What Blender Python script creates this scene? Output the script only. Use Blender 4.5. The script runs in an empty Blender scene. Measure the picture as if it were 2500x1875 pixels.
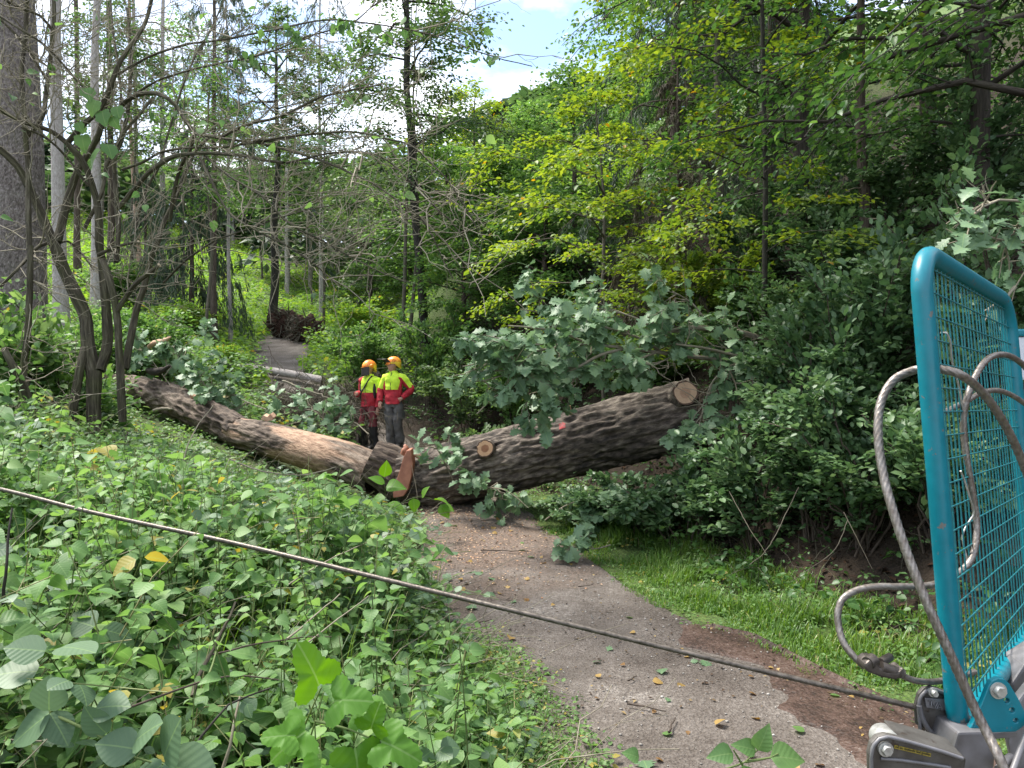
import bpy, bmesh, math, random
import numpy as np
from mathutils import Vector

# ---------------------------------------------------------------- camera, sky, sun, exposure
SC = bpy.context.scene
COL = SC.collection
F, CX, CY, CAMZ = 1878.0, 1250.0, 937.5, 1.8        # focal length and centre in photo pixels, eye height
cam_d = bpy.data.cameras.new('camera')
cam_d.sensor_width = 36.0
cam_d.lens = F / 2500.0 * 36.0
cam_d.clip_start = 0.05
cam_d.clip_end = 600.0
cam = bpy.data.objects.new('camera', cam_d)
cam.location = (0, 0, CAMZ)
cam.rotation_euler = (math.radians(90), 0, 0)
COL.objects.link(cam)
SC.camera = cam

SUN_EL, SUN_AZ = 62.0, -62.0                        # azimuth: degrees clockwise from +Y (the view direction)
world = bpy.data.worlds.new('World')
SC.world = world
world.use_nodes = True
wn, wl = world.node_tree.nodes, world.node_tree.links
wn.clear()
w_out = wn.new('ShaderNodeOutputWorld')
w_bg = wn.new('ShaderNodeBackground')
w_bg.inputs['Strength'].default_value = 0.1
w_sky = wn.new('ShaderNodeTexSky')
w_sky.sky_type = 'NISHITA'
w_sky.sun_disc = False
w_sky.sun_elevation = math.radians(SUN_EL)
w_sky.sun_rotation = math.radians(SUN_AZ)
w_tc = wn.new('ShaderNodeTexCoord')
w_map = wn.new('ShaderNodeMapping')
w_map.inputs['Scale'].default_value = (1.6, 1.6, 3.2)
w_no = wn.new('ShaderNodeTexNoise')
w_no.inputs['Scale'].default_value = 2.6
w_no.inputs['Detail'].default_value = 7.0
w_no.inputs['Roughness'].default_value = 0.55
w_rp = wn.new('ShaderNodeValToRGB')
w_rp.color_ramp.elements[0].position = 0.38
w_rp.color_ramp.elements[1].position = 0.56
w_mx = wn.new('ShaderNodeMix')
w_mx.data_type = 'RGBA'
w_mx.inputs[7].default_value = (6.0, 6.2, 6.8, 1)   # bright thin cloud
wl.new(w_tc.outputs['Generated'], w_map.inputs['Vector'])
wl.new(w_map.outputs['Vector'], w_no.inputs['Vector'])
wl.new(w_no.outputs['Fac'], w_rp.inputs['Fac'])
wl.new(w_rp.outputs['Color'], w_mx.inputs[0])
wl.new(w_sky.outputs['Color'], w_mx.inputs[6])
wl.new(w_mx.outputs[2], w_bg.inputs['Color'])
wl.new(w_bg.outputs['Background'], w_out.inputs['Surface'])

sun_d = bpy.data.lights.new('sun', 'SUN')
sun_d.energy = 2.6
sun_d.angle = math.radians(18)
sun_d.color = (1.0, 0.95, 0.86)
sun = bpy.data.objects.new('sun', sun_d)
_el, _az = math.radians(SUN_EL), math.radians(SUN_AZ)
_sd = Vector((math.sin(_az) * math.cos(_el), math.cos(_az) * math.cos(_el), math.sin(_el)))
sun.rotation_euler = _sd.to_track_quat('Z', 'Y').to_euler()
sun.location = (-20, 10, 40)
COL.objects.link(sun)

SC.view_settings.view_transform = 'Standard'
SC.view_settings.look = 'None'
SC.view_settings.gamma = 1.0
SC.view_settings.exposure = 1.85
SC.cycles.max_bounces = 6
SC.cycles.diffuse_bounces = 3
SC.cycles.glossy_bounces = 2
SC.cycles.transmission_bounces = 4
SC.cycles.transparent_max_bounces = 6
SC.cycles.caustics_reflective = False
SC.cycles.caustics_refractive = False

# ---------------------------------------------------------------- numbers
rng = np.random.default_rng(11)

def P(px, py, d):
    """The point that stands at depth d behind pixel (px, py) of the 2500 x 1875 photograph."""
    return np.array([(px - CX) / F * d, d, CAMZ - (py - CY) / F * d])

def PP(*pts):
    return np.array([P(*p) for p in pts])

def ss(t):
    t = np.clip(t, 0, 1)
    return t * t * (3 - 2 * t)

def _hash(i, j, k):
    h = (i.astype(np.uint32) * np.uint32(374761393) + j.astype(np.uint32) * np.uint32(668265263) + k.astype(np.uint32) * np.uint32(2147483647))
    h = (h ^ (h >> np.uint32(13))) * np.uint32(1274126177)
    h = h ^ (h >> np.uint32(16))
    return (h & np.uint32(0xFFFF)).astype(np.float64) / 65535.0

def vnoise(x, y, z):
    x, y, z = np.broadcast_arrays(np.asarray(x, float), np.asarray(y, float), np.asarray(z, float))
    x, y, z = x + 1000.0, y + 1000.0, z + 1000.0
    i, j, k = np.floor(x).astype(np.int64), np.floor(y).astype(np.int64), np.floor(z).astype(np.int64)
    u, v, w = x - i, y - j, z - k
    u, v, w = u * u * (3 - 2 * u), v * v * (3 - 2 * v), w * w * (3 - 2 * w)
    r = 0
    for a in (0, 1):
        for b in (0, 1):
            for c in (0, 1):
                r = r + _hash(i + a, j + b, k + c) * (u if a else 1 - u) * (v if b else 1 - v) * (w if c else 1 - w)
    return r

def fbm(x, y, z, n=3):
    r, a, s = 0, 0.5, 1.0
    for _ in range(n):
        r = r + a * vnoise(np.asarray(x) * s, np.asarray(y) * s, np.asarray(z) * s)
        a *= 0.5
        s *= 2.03
    return r / (1 - 0.5 ** n)

def unit(v):
    return v / np.maximum(np.linalg.norm(v, axis=-1, keepdims=True), 1e-9)

def catmull(pts, step):
    pts = np.asarray(pts, float)
    p = np.vstack([2 * pts[0] - pts[1], pts, 2 * pts[-1] - pts[-2]])
    out = []
    for i in range(1, len(p) - 2):
        n = max(1, int(np.linalg.norm(p[i + 1] - p[i]) / step))
        t = (np.arange(n) / n)[:, None]
        a, b, c, d = p[i - 1], p[i], p[i + 1], p[i + 2]
        out.append(0.5 * (2 * b + (c - a) * t + (2 * a - 5 * b + 4 * c - d) * t ** 2 + (3 * b - a - 3 * c + d) * t ** 3))
    out.append(p[-2][None])
    return np.vstack(out)

# ---------------------------------------------------------------- terrain function
LE = np.array([(-6, .9), (0, .6), (3.7, .24), (4.7, -.02), (5.3, -.22), (6, -.42), (7.3, -.86), (9.6, -1.05), (12, -2.0), (15, -3.4), (17.5, -5.3), (20, -7.1), (28, -9.0), (40, -11), (60, -13)])
RE = np.array([(-6, 3.2), (0, 2.9), (4.27, 2.13), (4.8, 1.9), (5.4, 1.7), (5.75, 1.4), (6.5, 1.12), (8, .77), (9.6, .25), (12, -.6), (15, -1.8), (17.5, -3.5), (20, -5.4), (28, -7.3), (40, -9.4), (60, -11)])
ZZ = np.array([(-6, 0), (8, 0), (10.5, .17), (13, .3), (15, .5), (17, 1.1), (20, 2.1), (28, 3.6), (35, 4.8), (50, 8.5), (80, 14), (140, 22)])

def left_edge(y): return np.interp(y, LE[:, 0], LE[:, 1])
def right_edge(y): return np.interp(y, RE[:, 0], RE[:, 1])
def path_z(y): return np.interp(y, ZZ[:, 0], ZZ[:, 1])

def gz(x, y):
    x, y = np.asarray(x, float), np.asarray(y, float)
    tl = np.clip(left_edge(y) - x, 0, None)
    tr = np.clip(x - right_edge(y), 0, None)
    hl = .62 * ss(tl / 2.6) + .27 * np.clip(tl - 2.4, 0, 13)
    hr = 2.2 * ss((tr - 1.0) / 3.2) + .5 * np.clip(tr - 3.2, 0, 26)
    bump = (fbm(x * .6, y * .6, 3.3) - .5) * .3 * np.clip((tl + tr) / 1.5, 0, 1)
    dip = .34 * np.exp(-((y - 10.1) / 1.5) ** 2) * ss((tl - .15) / 1.0) * ss((6.8 - tl) / 2)
    return path_z(y) + hl + hr + bump - dip

# ---------------------------------------------------------------- mesh buffer
class MB:
    def __init__(s):
        s.v, s.f, s.n = [], [], 0
        s.tint, s.tc = [], []

    def add(s, v, faces, tint=0.5, tc=None, mat=0, smooth=True):
        """faces: int array (n, 3) or (n, 4)"""
        v = np.asarray(v, float).reshape(-1, 3)
        f = np.asarray(faces, np.int64) + s.n
        m = np.full(len(f), mat) if np.isscalar(mat) else np.asarray(mat)
        s.v.append(v)
        s.f.append((f, m, smooth))
        s.tint.append(np.full(len(v), float(tint)) if np.isscalar(tint) else np.asarray(tint, float))
        s.tc.append(v if tc is None else np.asarray(tc, float).reshape(-1, 3))
        s.n += len(v)

    def build(s, name, mats, parent=None, origin=(0, 0, 0)):
        v = np.vstack(s.v) - np.asarray(origin, float)
        tot = [f.shape[1] * len(f) for f, _, _ in s.f]
        me = bpy.data.meshes.new(name)
        me.vertices.add(len(v))
        me.vertices.foreach_set('co', v.astype(np.float32).ravel())
        li = np.concatenate([f.ravel() for f, _, _ in s.f])
        ls = np.concatenate([np.full(len(f), f.shape[1]) for f, _, _ in s.f])
        me.loops.add(len(li))
        me.loops.foreach_set('vertex_index', li.astype(np.int32))
        me.polygons.add(len(ls))
        me.polygons.foreach_set('loop_start', (np.cumsum(ls) - ls).astype(np.int32))
        mi = np.concatenate([m for _, m, _ in s.f]).astype(np.int32)
        sm = np.concatenate([np.full(len(f), bool(k)) for f, _, k in s.f])
        if not isinstance(mats, (list, tuple)): mats = [mats]
        for m in mats: me.materials.append(m)
        me.polygons.foreach_set('material_index', mi)
        me.polygons.foreach_set('use_smooth', sm)
        me.update(calc_edges=True)
        a = me.attributes.new('tint', 'FLOAT', 'POINT')
        a.data.foreach_set('value', np.concatenate(s.tint).astype(np.float32))
        a = me.attributes.new('tc', 'FLOAT_VECTOR', 'POINT')
        a.data.foreach_set('vector', np.vstack(s.tc).astype(np.float32).ravel())
        ob = bpy.data.objects.new(name, me)
        COL.objects.link(ob)
        if parent is None:
            ob.location = origin
        else:
            ob.parent = parent
        return ob

def tag(o, label=None, cat=None, group=None, kind=None):
    if label: o['label'] = label
    if cat: o['category'] = cat
    if group: o['group'] = group
    if kind: o['kind'] = kind
    return o

def thing(name, loc, label, cat, group=None):
    o = bpy.data.objects.new(name, None)
    o.empty_display_size = 0.2
    o.location = loc
    COL.objects.link(o)
    return tag(o, label, cat, group)

def tubes(mb, Pts, R, n=6, mat=0, tint=0.5, cap=False):
    """K tubes at once: Pts (K, M, 3), R (K, M)"""
    Pts = np.asarray(Pts, float)
    if Pts.ndim == 2: Pts, R = Pts[None], np.asarray(R)[None]
    K, M, _ = Pts.shape
    R = np.broadcast_to(R, (K, M))
    T = unit(np.gradient(Pts, axis=1))
    m = unit(T.mean(axis=1))
    ref = np.where(np.abs(m[:, 2:3]) > .75, np.array([[1., 0.1, 0]]), np.array([[0.05, .1, 1.]]))[:, None, :]
    A = unit(np.cross(T, np.broadcast_to(ref, T.shape)))
    B = np.cross(T, A)
    an = np.arange(n) * 2 * np.pi / n
    ring = A[:, :, None, :] * np.cos(an)[None, None, :, None] + B[:, :, None, :] * np.sin(an)[None, None, :, None]
    V = Pts[:, :, None, :] + ring * R[:, :, None, None]
    L = np.concatenate([np.zeros((K, 1)), np.cumsum(np.linalg.norm(np.diff(Pts, axis=1), axis=2), axis=1)], axis=1)
    r0 = R.max(axis=1)
    tc = np.stack([np.cos(an)[None, None, :] * r0[:, None, None] + np.zeros((K, M, n)), np.sin(an)[None, None, :] * r0[:, None, None] + np.zeros((K, M, n)),
                   np.broadcast_to(L[:, :, None], (K, M, n)) + (np.arange(K) * 1.7)[:, None, None]], axis=-1)
    k, i, j = np.meshgrid(np.arange(K), np.arange(M - 1), np.arange(n), indexing='ij')
    a = (k * M + i) * n + j
    b = (k * M + i) * n + (j + 1) % n
    fa = np.stack([a, b, b + n, a + n], axis=-1).reshape(-1, 4)
    tv = tint if np.isscalar(tint) else np.repeat(np.asarray(tint), M * n)
    mb.add(V, fa, tint=tv, tc=tc, mat=mat)
    if cap:
        for kk in range(K):
            for e, flip in ((0, False), (M - 1, True)):
                c = Pts[kk, e]
                rv = V[kk, e]
                vv = np.vstack([c[None], rv])
                idx = np.arange(n)
                ff = np.stack([np.zeros(n, int), 1 + idx, 1 + (idx + 1) % n], axis=-1)
                if not flip: ff = ff[:, ::-1]
                mb.add(vv, ff, tint=tint if np.isscalar(tint) else tint[kk], tc=vv * 1.0, mat=mat, smooth=False)

def frames_pt(P_):
    """parallel-transport frames along a polyline"""
    T = unit(np.gradient(P_, axis=0))
    A = np.zeros_like(T)
    r = np.array([0, 0, 1.]) if abs(T[0, 2]) < .9 else np.array([1., 0, 0])
    a = unit(np.cross(T[0], r))
    for i in range(len(T)):
        a = unit(a - T[i] * np.dot(a, T[i]))
        A[i] = a
    return T, A, np.cross(T, A)

def cable(mb, pts, r, mat=0, n=30, step=.01, lobes=6, pitch=.1, cap=True, depth=.2, tint=0.5):
    """a twisted wire rope: a lobed section that turns as it is swept along"""
    P_ = catmull(pts, step)
    T, A, B = frames_pt(P_)
    L = np.concatenate([[0], np.cumsum(np.linalg.norm(np.diff(P_, axis=0), axis=1))])
    an = np.arange(n) * 2 * np.pi / n
    ph = an[None, :] - L[:, None] / pitch * 2 * np.pi
    rr = r * (1 - depth + depth * np.abs(np.cos(ph * lobes / 2)))
    V = P_[:, None] + (A[:, None] * np.cos(an)[None, :, None] + B[:, None] * np.sin(an)[None, :, None]) * rr[:, :, None]
    M = len(P_)
    i, j = np.meshgrid(np.arange(M - 1), np.arange(n), indexing='ij')
    a = i * n + j
    b = i * n + (j + 1) % n
    tc = np.stack([np.cos(an)[None] * r + 0 * ph, np.sin(an)[None] * r + 0 * ph, L[:, None] + 0 * ph], axis=-1)
    mb.add(V, np.stack([a, b, b + n, a + n], axis=-1).reshape(-1, 4), tc=tc, mat=mat, tint=tint)
    if cap:
        for e, fl in ((0, 0), (M - 1, 1)):
            vv = np.vstack([P_[e][None], V[e]])
            idx = np.arange(n)
            ff = np.stack([np.zeros(n, int), 1 + idx, 1 + (idx + 1) % n], axis=-1)
            mb.add(vv, ff if fl else ff[:, ::-1], mat=mat, smooth=False, tint=tint)
    return P_

def prism(mb, poly, depth, mat=0, bevel=.004, tint=.5):
    """an extruded polygon with a small bevel; poly: (n,3) front face, depth: vector"""
    bm = bmesh.new()
    vs = [bm.verts.new(p) for p in poly]
    f = bm.faces.new(vs)
    r = bmesh.ops.extrude_face_region(bm, geom=[f])
    bmesh.ops.translate(bm, verts=[g for g in r['geom'] if isinstance(g, bmesh.types.BMVert)], vec=depth)
    bmesh.ops.recalc_face_normals(bm, faces=bm.faces)
    if bevel: bmesh.ops.bevel(bm, geom=list(bm.edges), offset=bevel, segments=2, profile=.6, affect='EDGES')
    bmesh.ops.triangulate(bm, faces=bm.faces)
    bm.verts.index_update()
    v = np.array([q.co[:] for q in bm.verts])
    t = np.array([[q.index for q in g.verts] for g in bm.faces])
    bm.free()
    mb.add(v, t, mat=mat, smooth=False, tint=tint)

# leaf templates: u along the leaf, v across, w up
def tmpl_strip(rows, wf, fold=.18, droop=.25, curl=0.0):
    u = np.linspace(0, 1, rows)
    w = np.array([wf(a) for a in u])
    V, Fq = [], []
    for a, b in zip(u, w):
        z = -droop * a * a
        V += [(a, -b, z + fold * b - curl * b * b), (a, 0, z), (a, b, z + fold * b - curl * b * b)]
    for i in range(rows - 1):
        for s in (0, 1):
            q = i * 3 + s
            Fq.append((q, q + 3, q + 4, q + 1))
    return np.array(V), np.array(Fq)

L2 = (np.array([(0, 0, 0), (.42, -.31, .07), (1, 0, -.12), (.42, .31, .07)]), np.array([(0, 1, 2), (0, 2, 3)]))
L4 = (np.array([(0, 0, 0), (.22, -.25, .06), (.66, -.27, .03), (1, 0, -.16), (.66, .27, .03), (.22, .25, .06), (.45, 0, -.02)]),
      np.array([(0, 1, 6), (1, 2, 6), (2, 3, 6), (3, 4, 6), (4, 5, 6), (5, 0, 6)]))
NEEDLE = (np.array([(0, 0, 0), (.4, -.05, .0), (1, 0, -.1), (.4, .05, .0)]), np.array([(0, 1, 2), (0, 2, 3)]))
OVATE = tmpl_strip(7, lambda a: .36 * math.sin(math.pi * min(1, a ** .72)) * (1 + .06 * math.cos(a * 40)) + .002, .25, .3)
ROUND = tmpl_strip(7, lambda a: .46 * math.sin(math.pi * min(1, (a * .96 + .04) ** .8)) ** .8 + .002, .15, .2, .3)
OAK = tmpl_strip(17, lambda a: .30 * math.sin(math.pi * min(1, a ** 1.25)) ** .8 * (1 + .36 * math.sin(a * 2 * math.pi * 4.2)) + .012, .2, .3)
MAPLE = tmpl_strip(21, lambda a: .5 * math.sin(math.pi * min(1, (a * .97 + .03) ** .62)) ** .8 * (1 + .1 * math.sin(a * 2 * math.pi * 2.1 + .9)) * (1 + .05 * math.cos(a * 63)) + .004, .22, .34, .25)

def lobed():
    """a three-lobed leaf blade, cupped and folded, from rings about its middle"""
    n, V, Fq = 48, [(.45, 0, 0)], []
    th = np.arange(n) * 2 * np.pi / n
    rad = .4 + .13 * np.cos(3 * th) + .05 * np.cos(th) + .016 * np.cos(24 * th)
    for k in (.35, .7, 1.0):
        x, y = .45 + rad * k * np.cos(th), rad * k * np.sin(th)
        z = .16 * np.abs(y) - .3 * (x - .3) ** 2 - .25 * y ** 2 + .02 * np.sin(th * 5 + 1) * k
        V += list(zip(x, y, z))
    i = np.arange(n)
    for r_ in range(2):
        a, b = 1 + r_ * n + i, 1 + r_ * n + (i + 1) % n
        Fq.append(np.stack([a, a + n, b + n, b], -1))
    a, b = 1 + i[::2], 1 + (i[::2] + 1) % n
    Fq.append(np.stack([np.zeros(n // 2, int), a, b, 1 + (i[::2] + 2) % n], -1))
    return np.array(V), np.vstack(Fq)
LOBED = lobed()

def frames(d, up):
    x = unit(d)
    z = unit(up - (up * x).sum(-1, keepdims=True) * x)
    return x, np.cross(z, x), z

def leaves(mb, T, pos, d, up, size, tint, wid=1.0, mat=0, smooth=True):
    V0, F0 = T
    pos = np.asarray(pos)
    K = len(pos)
    if K == 0: return
    x, y, z = frames(np.asarray(d, float), np.asarray(up, float))
    size = np.broadcast_to(np.asarray(size, float), (K,))
    wid = np.broadcast_to(np.asarray(wid, float), (K,))
    bend = rng.uniform(.3, 1.7, K)
    V = pos[:, None] + size[:, None, None] * (V0[None, :, 0:1] * x[:, None] + (V0[None, :, 1:2] * wid[:, None, None]) * y[:, None] + V0[None, :, 2:3] * bend[:, None, None] * z[:, None])
    Fa = (F0[None] + (np.arange(K) * len(V0))[:, None, None]).reshape(-1, F0.shape[1])
    tc = np.broadcast_to(V0[None], (K,) + V0.shape) * size[:, None, None] + np.stack([rng.uniform(0, 50, K), 0 * size, 0 * size], -1)[:, None] * 0
    mb.add(V, Fa, tint=np.repeat(np.broadcast_to(np.asarray(tint, float), (K,)), len(V0)), tc=np.broadcast_to(V0[None], (K,) + V0.shape), mat=mat, smooth=smooth)

def rdir(k, flat=1.0):
    v = rng.normal(size=(k, 3))
    v[:, 2] *= flat
    return unit(v)

# ---------------------------------------------------------------- materials
def mat_new(name):
    m = bpy.data.materials.new(name)
    m.use_nodes = True
    nt = m.node_tree
    nt.nodes.clear()
    out = nt.nodes.new('ShaderNodeOutputMaterial')
    return m, nt.nodes, nt.links, out

def ramp(n, stops):
    r = n.new('ShaderNodeValToRGB')
    e = r.color_ramp.elements
    while len(e) > 1: e.remove(e[0])
    e[0].position, e[0].color = stops[0][0], tuple(stops[0][1]) + (1,)
    for p, c in stops[1:]:
        q = e.new(p)
        q.color = tuple(c) + (1,)
    return r

def attr(n, name):
    a = n.new('ShaderNodeAttribute')
    a.attribute_name = name
    return a

def leaf_mat(name, stops, trans=.35, rough=.45, spec=.5, vein=False):
    m, n, l, out = mat_new(name)
    a = attr(n, 'tint')
    r = ramp(n, stops)
    l.new(a.outputs['Fac'], r.inputs['Fac'])
    col = r.outputs['Color']
    bs = n.new('ShaderNodeBsdfPrincipled')
    if vein:
        t = attr(n, 'tc')
        sx = n.new('ShaderNodeSeparateXYZ')
        l.new(t.outputs['Vector'], sx.inputs[0])
        ab = n.new('ShaderNodeMath'); ab.operation = 'ABSOLUTE'
        l.new(sx.outputs['Y'], ab.inputs[0])
        mu = n.new('ShaderNodeMath'); mu.operation = 'MULTIPLY_ADD'
        mu.inputs[1].default_value = -.75
        l.new(ab.outputs[0], mu.inputs[0]); l.new(sx.outputs['X'], mu.inputs[2])
        si = n.new('ShaderNodeMath'); si.operation = 'MULTIPLY'; si.inputs[1].default_value = 42
        l.new(mu.outputs[0], si.inputs[0])
        sn = n.new('ShaderNodeMath'); sn.operation = 'SINE'
        l.new(si.outputs[0], sn.inputs[0])
        gt = n.new('ShaderNodeMapRange')
        gt.inputs[1].default_value, gt.inputs[2].default_value = .72, 1.0
        gt.inputs[3].default_value, gt.inputs[4].default_value = 0, .05
        l.new(sn.outputs[0], gt.inputs[0])
        mr = n.new('ShaderNodeMapRange')
        mr.inputs[1].default_value, mr.inputs[2].default_value = .012, .022
        mr.inputs[3].default_value, mr.inputs[4].default_value = .45, 0
        l.new(ab.outputs[0], mr.inputs[0])
        mxx = n.new('ShaderNodeMath'); mxx.operation = 'MAXIMUM'
        l.new(gt.outputs[0], mxx.inputs[0]); l.new(mr.outputs[0], mxx.inputs[1])
        mc = n.new('ShaderNodeMix'); mc.data_type = 'RGBA'
        mc.inputs[7].default_value = (.22, .33, .12, 1)
        l.new(mxx.outputs[0], mc.inputs[0]); l.new(col, mc.inputs[6])
        col = mc.outputs[2]
        bp = n.new('ShaderNodeBump'); bp.inputs['Strength'].default_value = .12; bp.inputs['Distance'].default_value = .002
        l.new(sn.outputs[0], bp.inputs['Height']); l.new(bp.outputs[0], bs.inputs['Normal'])
    bs.inputs['Roughness'].default_value = rough
    bs.inputs['Specular IOR Level'].default_value = spec
    l.new(col, bs.inputs['Base Color'])
    tr = n.new('ShaderNodeBsdfTranslucent')
    hs = n.new('ShaderNodeHueSaturation')
    hs.inputs['Hue'].default_value = .485
    hs.inputs['Saturation'].default_value = 1.15
    hs.inputs['Value'].default_value = 1.7
    l.new(col, hs.inputs['Color'])
    l.new(hs.outputs[0], tr.inputs['Color'])
    mx = n.new('ShaderNodeMixShader')
    mx.inputs[0].default_value = trans
    l.new(bs.outputs[0], mx.inputs[1]); l.new(tr.outputs[0], mx.inputs[2])
    l.new(mx.outputs[0], out.inputs['Surface'])
    return m

def bark_mat(name, c0, c1, c2, su=16., sv=2.5, bump=.6, dist=.02, moss=None, moss_amt=.45, rough=.85):
    m, n, l, out = mat_new(name)
    a = attr(n, 'tc')
    mp = n.new('ShaderNodeMapping')
    mp.inputs['Scale'].default_value = (su, su, sv)
    l.new(a.outputs['Vector'], mp.inputs['Vector'])
    n1 = n.new('ShaderNodeTexNoise'); n1.inputs['Scale'].default_value = 1.0; n1.inputs['Detail'].default_value = 6
    n1.inputs['Roughness'].default_value = .65
    l.new(mp.outputs[0], n1.inputs['Vector'])
    vo = n.new('ShaderNodeTexVoronoi'); vo.feature = 'DISTANCE_TO_EDGE'; vo.inputs['Scale'].default_value = .9
    l.new(mp.outputs[0], vo.inputs['Vector'])
    r = ramp(n, [(.28, c0), (.5, c1), (.72, c2)])
    l.new(n1.outputs['Fac'], r.inputs['Fac'])
    col = r.outputs['Color']
    if moss:
        n2 = n.new('ShaderNodeTexNoise'); n2.inputs['Scale'].default_value = 3.0; n2.inputs['Detail'].default_value = 5
        l.new(a.outputs['Vector'], n2.inputs['Vector'])
        mr = n.new('ShaderNodeMapRange'); mr.inputs[1].default_value = .45; mr.inputs[2].default_value = .68
        mr.inputs[4].default_value = moss_amt
        l.new(n2.outputs['Fac'], mr.inputs[0])
        mc = n.new('ShaderNodeMix'); mc.data_type = 'RGBA'
        mc.inputs[7].default_value = tuple(moss) + (1,)
        l.new(mr.outputs[0], mc.inputs[0]); l.new(col, mc.inputs[6])
        col = mc.outputs[2]
    bs = n.new('ShaderNodeBsdfPrincipled')
    bs.inputs['Roughness'].default_value = rough
    bs.inputs['Specular IOR Level'].default_value = .3
    l.new(col, bs.inputs['Base Color'])
    ad = n.new('ShaderNodeMath'); ad.operation = 'ADD'
    l.new(n1.outputs['Fac'], ad.inputs[0]); l.new(vo.outputs['Distance'], ad.inputs[1])
    bp = n.new('ShaderNodeBump'); bp.inputs['Strength'].default_value = bump; bp.inputs['Distance'].default_value = dist
    l.new(ad.outputs[0], bp.inputs['Height']); l.new(bp.outputs[0], bs.inputs['Normal'])
    l.new(bs.outputs[0], out.inputs['Surface'])
    return m

def paint_mat(name, col, rough=.4, metal=0.0, var=.15, scale=20., bump=.05, col2=None, chip=None, coords='tc'):
    m, n, l, out = mat_new(name)
    a = attr(n, coords)
    no = n.new('ShaderNodeTexNoise'); no.inputs['Scale'].default_value = scale; no.inputs['Detail'].default_value = 6
    l.new(a.outputs['Vector'], no.inputs['Vector'])
    c2 = col2 or tuple(c * (1 - var * 2) for c in col)
    r = ramp(n, [(.3, c2), (.65, col)])
    l.new(no.outputs['Fac'], r.inputs['Fac'])
    c = r.outputs['Color']
    bs = n.new('ShaderNodeBsdfPrincipled')
    if chip:
        n2 = n.new('ShaderNodeTexNoise'); n2.inputs['Scale'].default_value = scale * 1.3; n2.inputs['Detail'].default_value = 8
        n2.inputs['Roughness'].default_value = .7
        l.new(a.outputs['Vector'], n2.inputs['Vector'])
        mr = n.new('ShaderNodeMapRange'); mr.inputs[1].default_value = chip[0]; mr.inputs[2].default_value = chip[0] + .02
        l.new(n2.outputs['Fac'], mr.inputs[0])
        mc = n.new('ShaderNodeMix'); mc.data_type = 'RGBA'
        mc.inputs[7].default_value = tuple(chip[1]) + (1,)
        l.new(mr.outputs[0], mc.inputs[0]); l.new(c, mc.inputs[6])
        c = mc.outputs[2]
    l.new(c, bs.inputs['Base Color'])
    rr = n.new('ShaderNodeMapRange'); rr.inputs[3].default_value = rough - .1; rr.inputs[4].default_value = rough + .15
    l.new(no.outputs['Fac'], rr.inputs[0]); l.new(rr.outputs[0], bs.inputs['Roughness'])
    bs.inputs['Metallic'].default_value = metal
    if bump:
        bp = n.new('ShaderNodeBump'); bp.inputs['Strength'].default_value = bump; bp.inputs['Distance'].default_value = .01
        l.new(no.outputs['Fac'], bp.inputs['Height']); l.new(bp.outputs[0], bs.inputs['Normal'])
    l.new(bs.outputs[0], out.inputs['Surface'])
    return m

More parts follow.
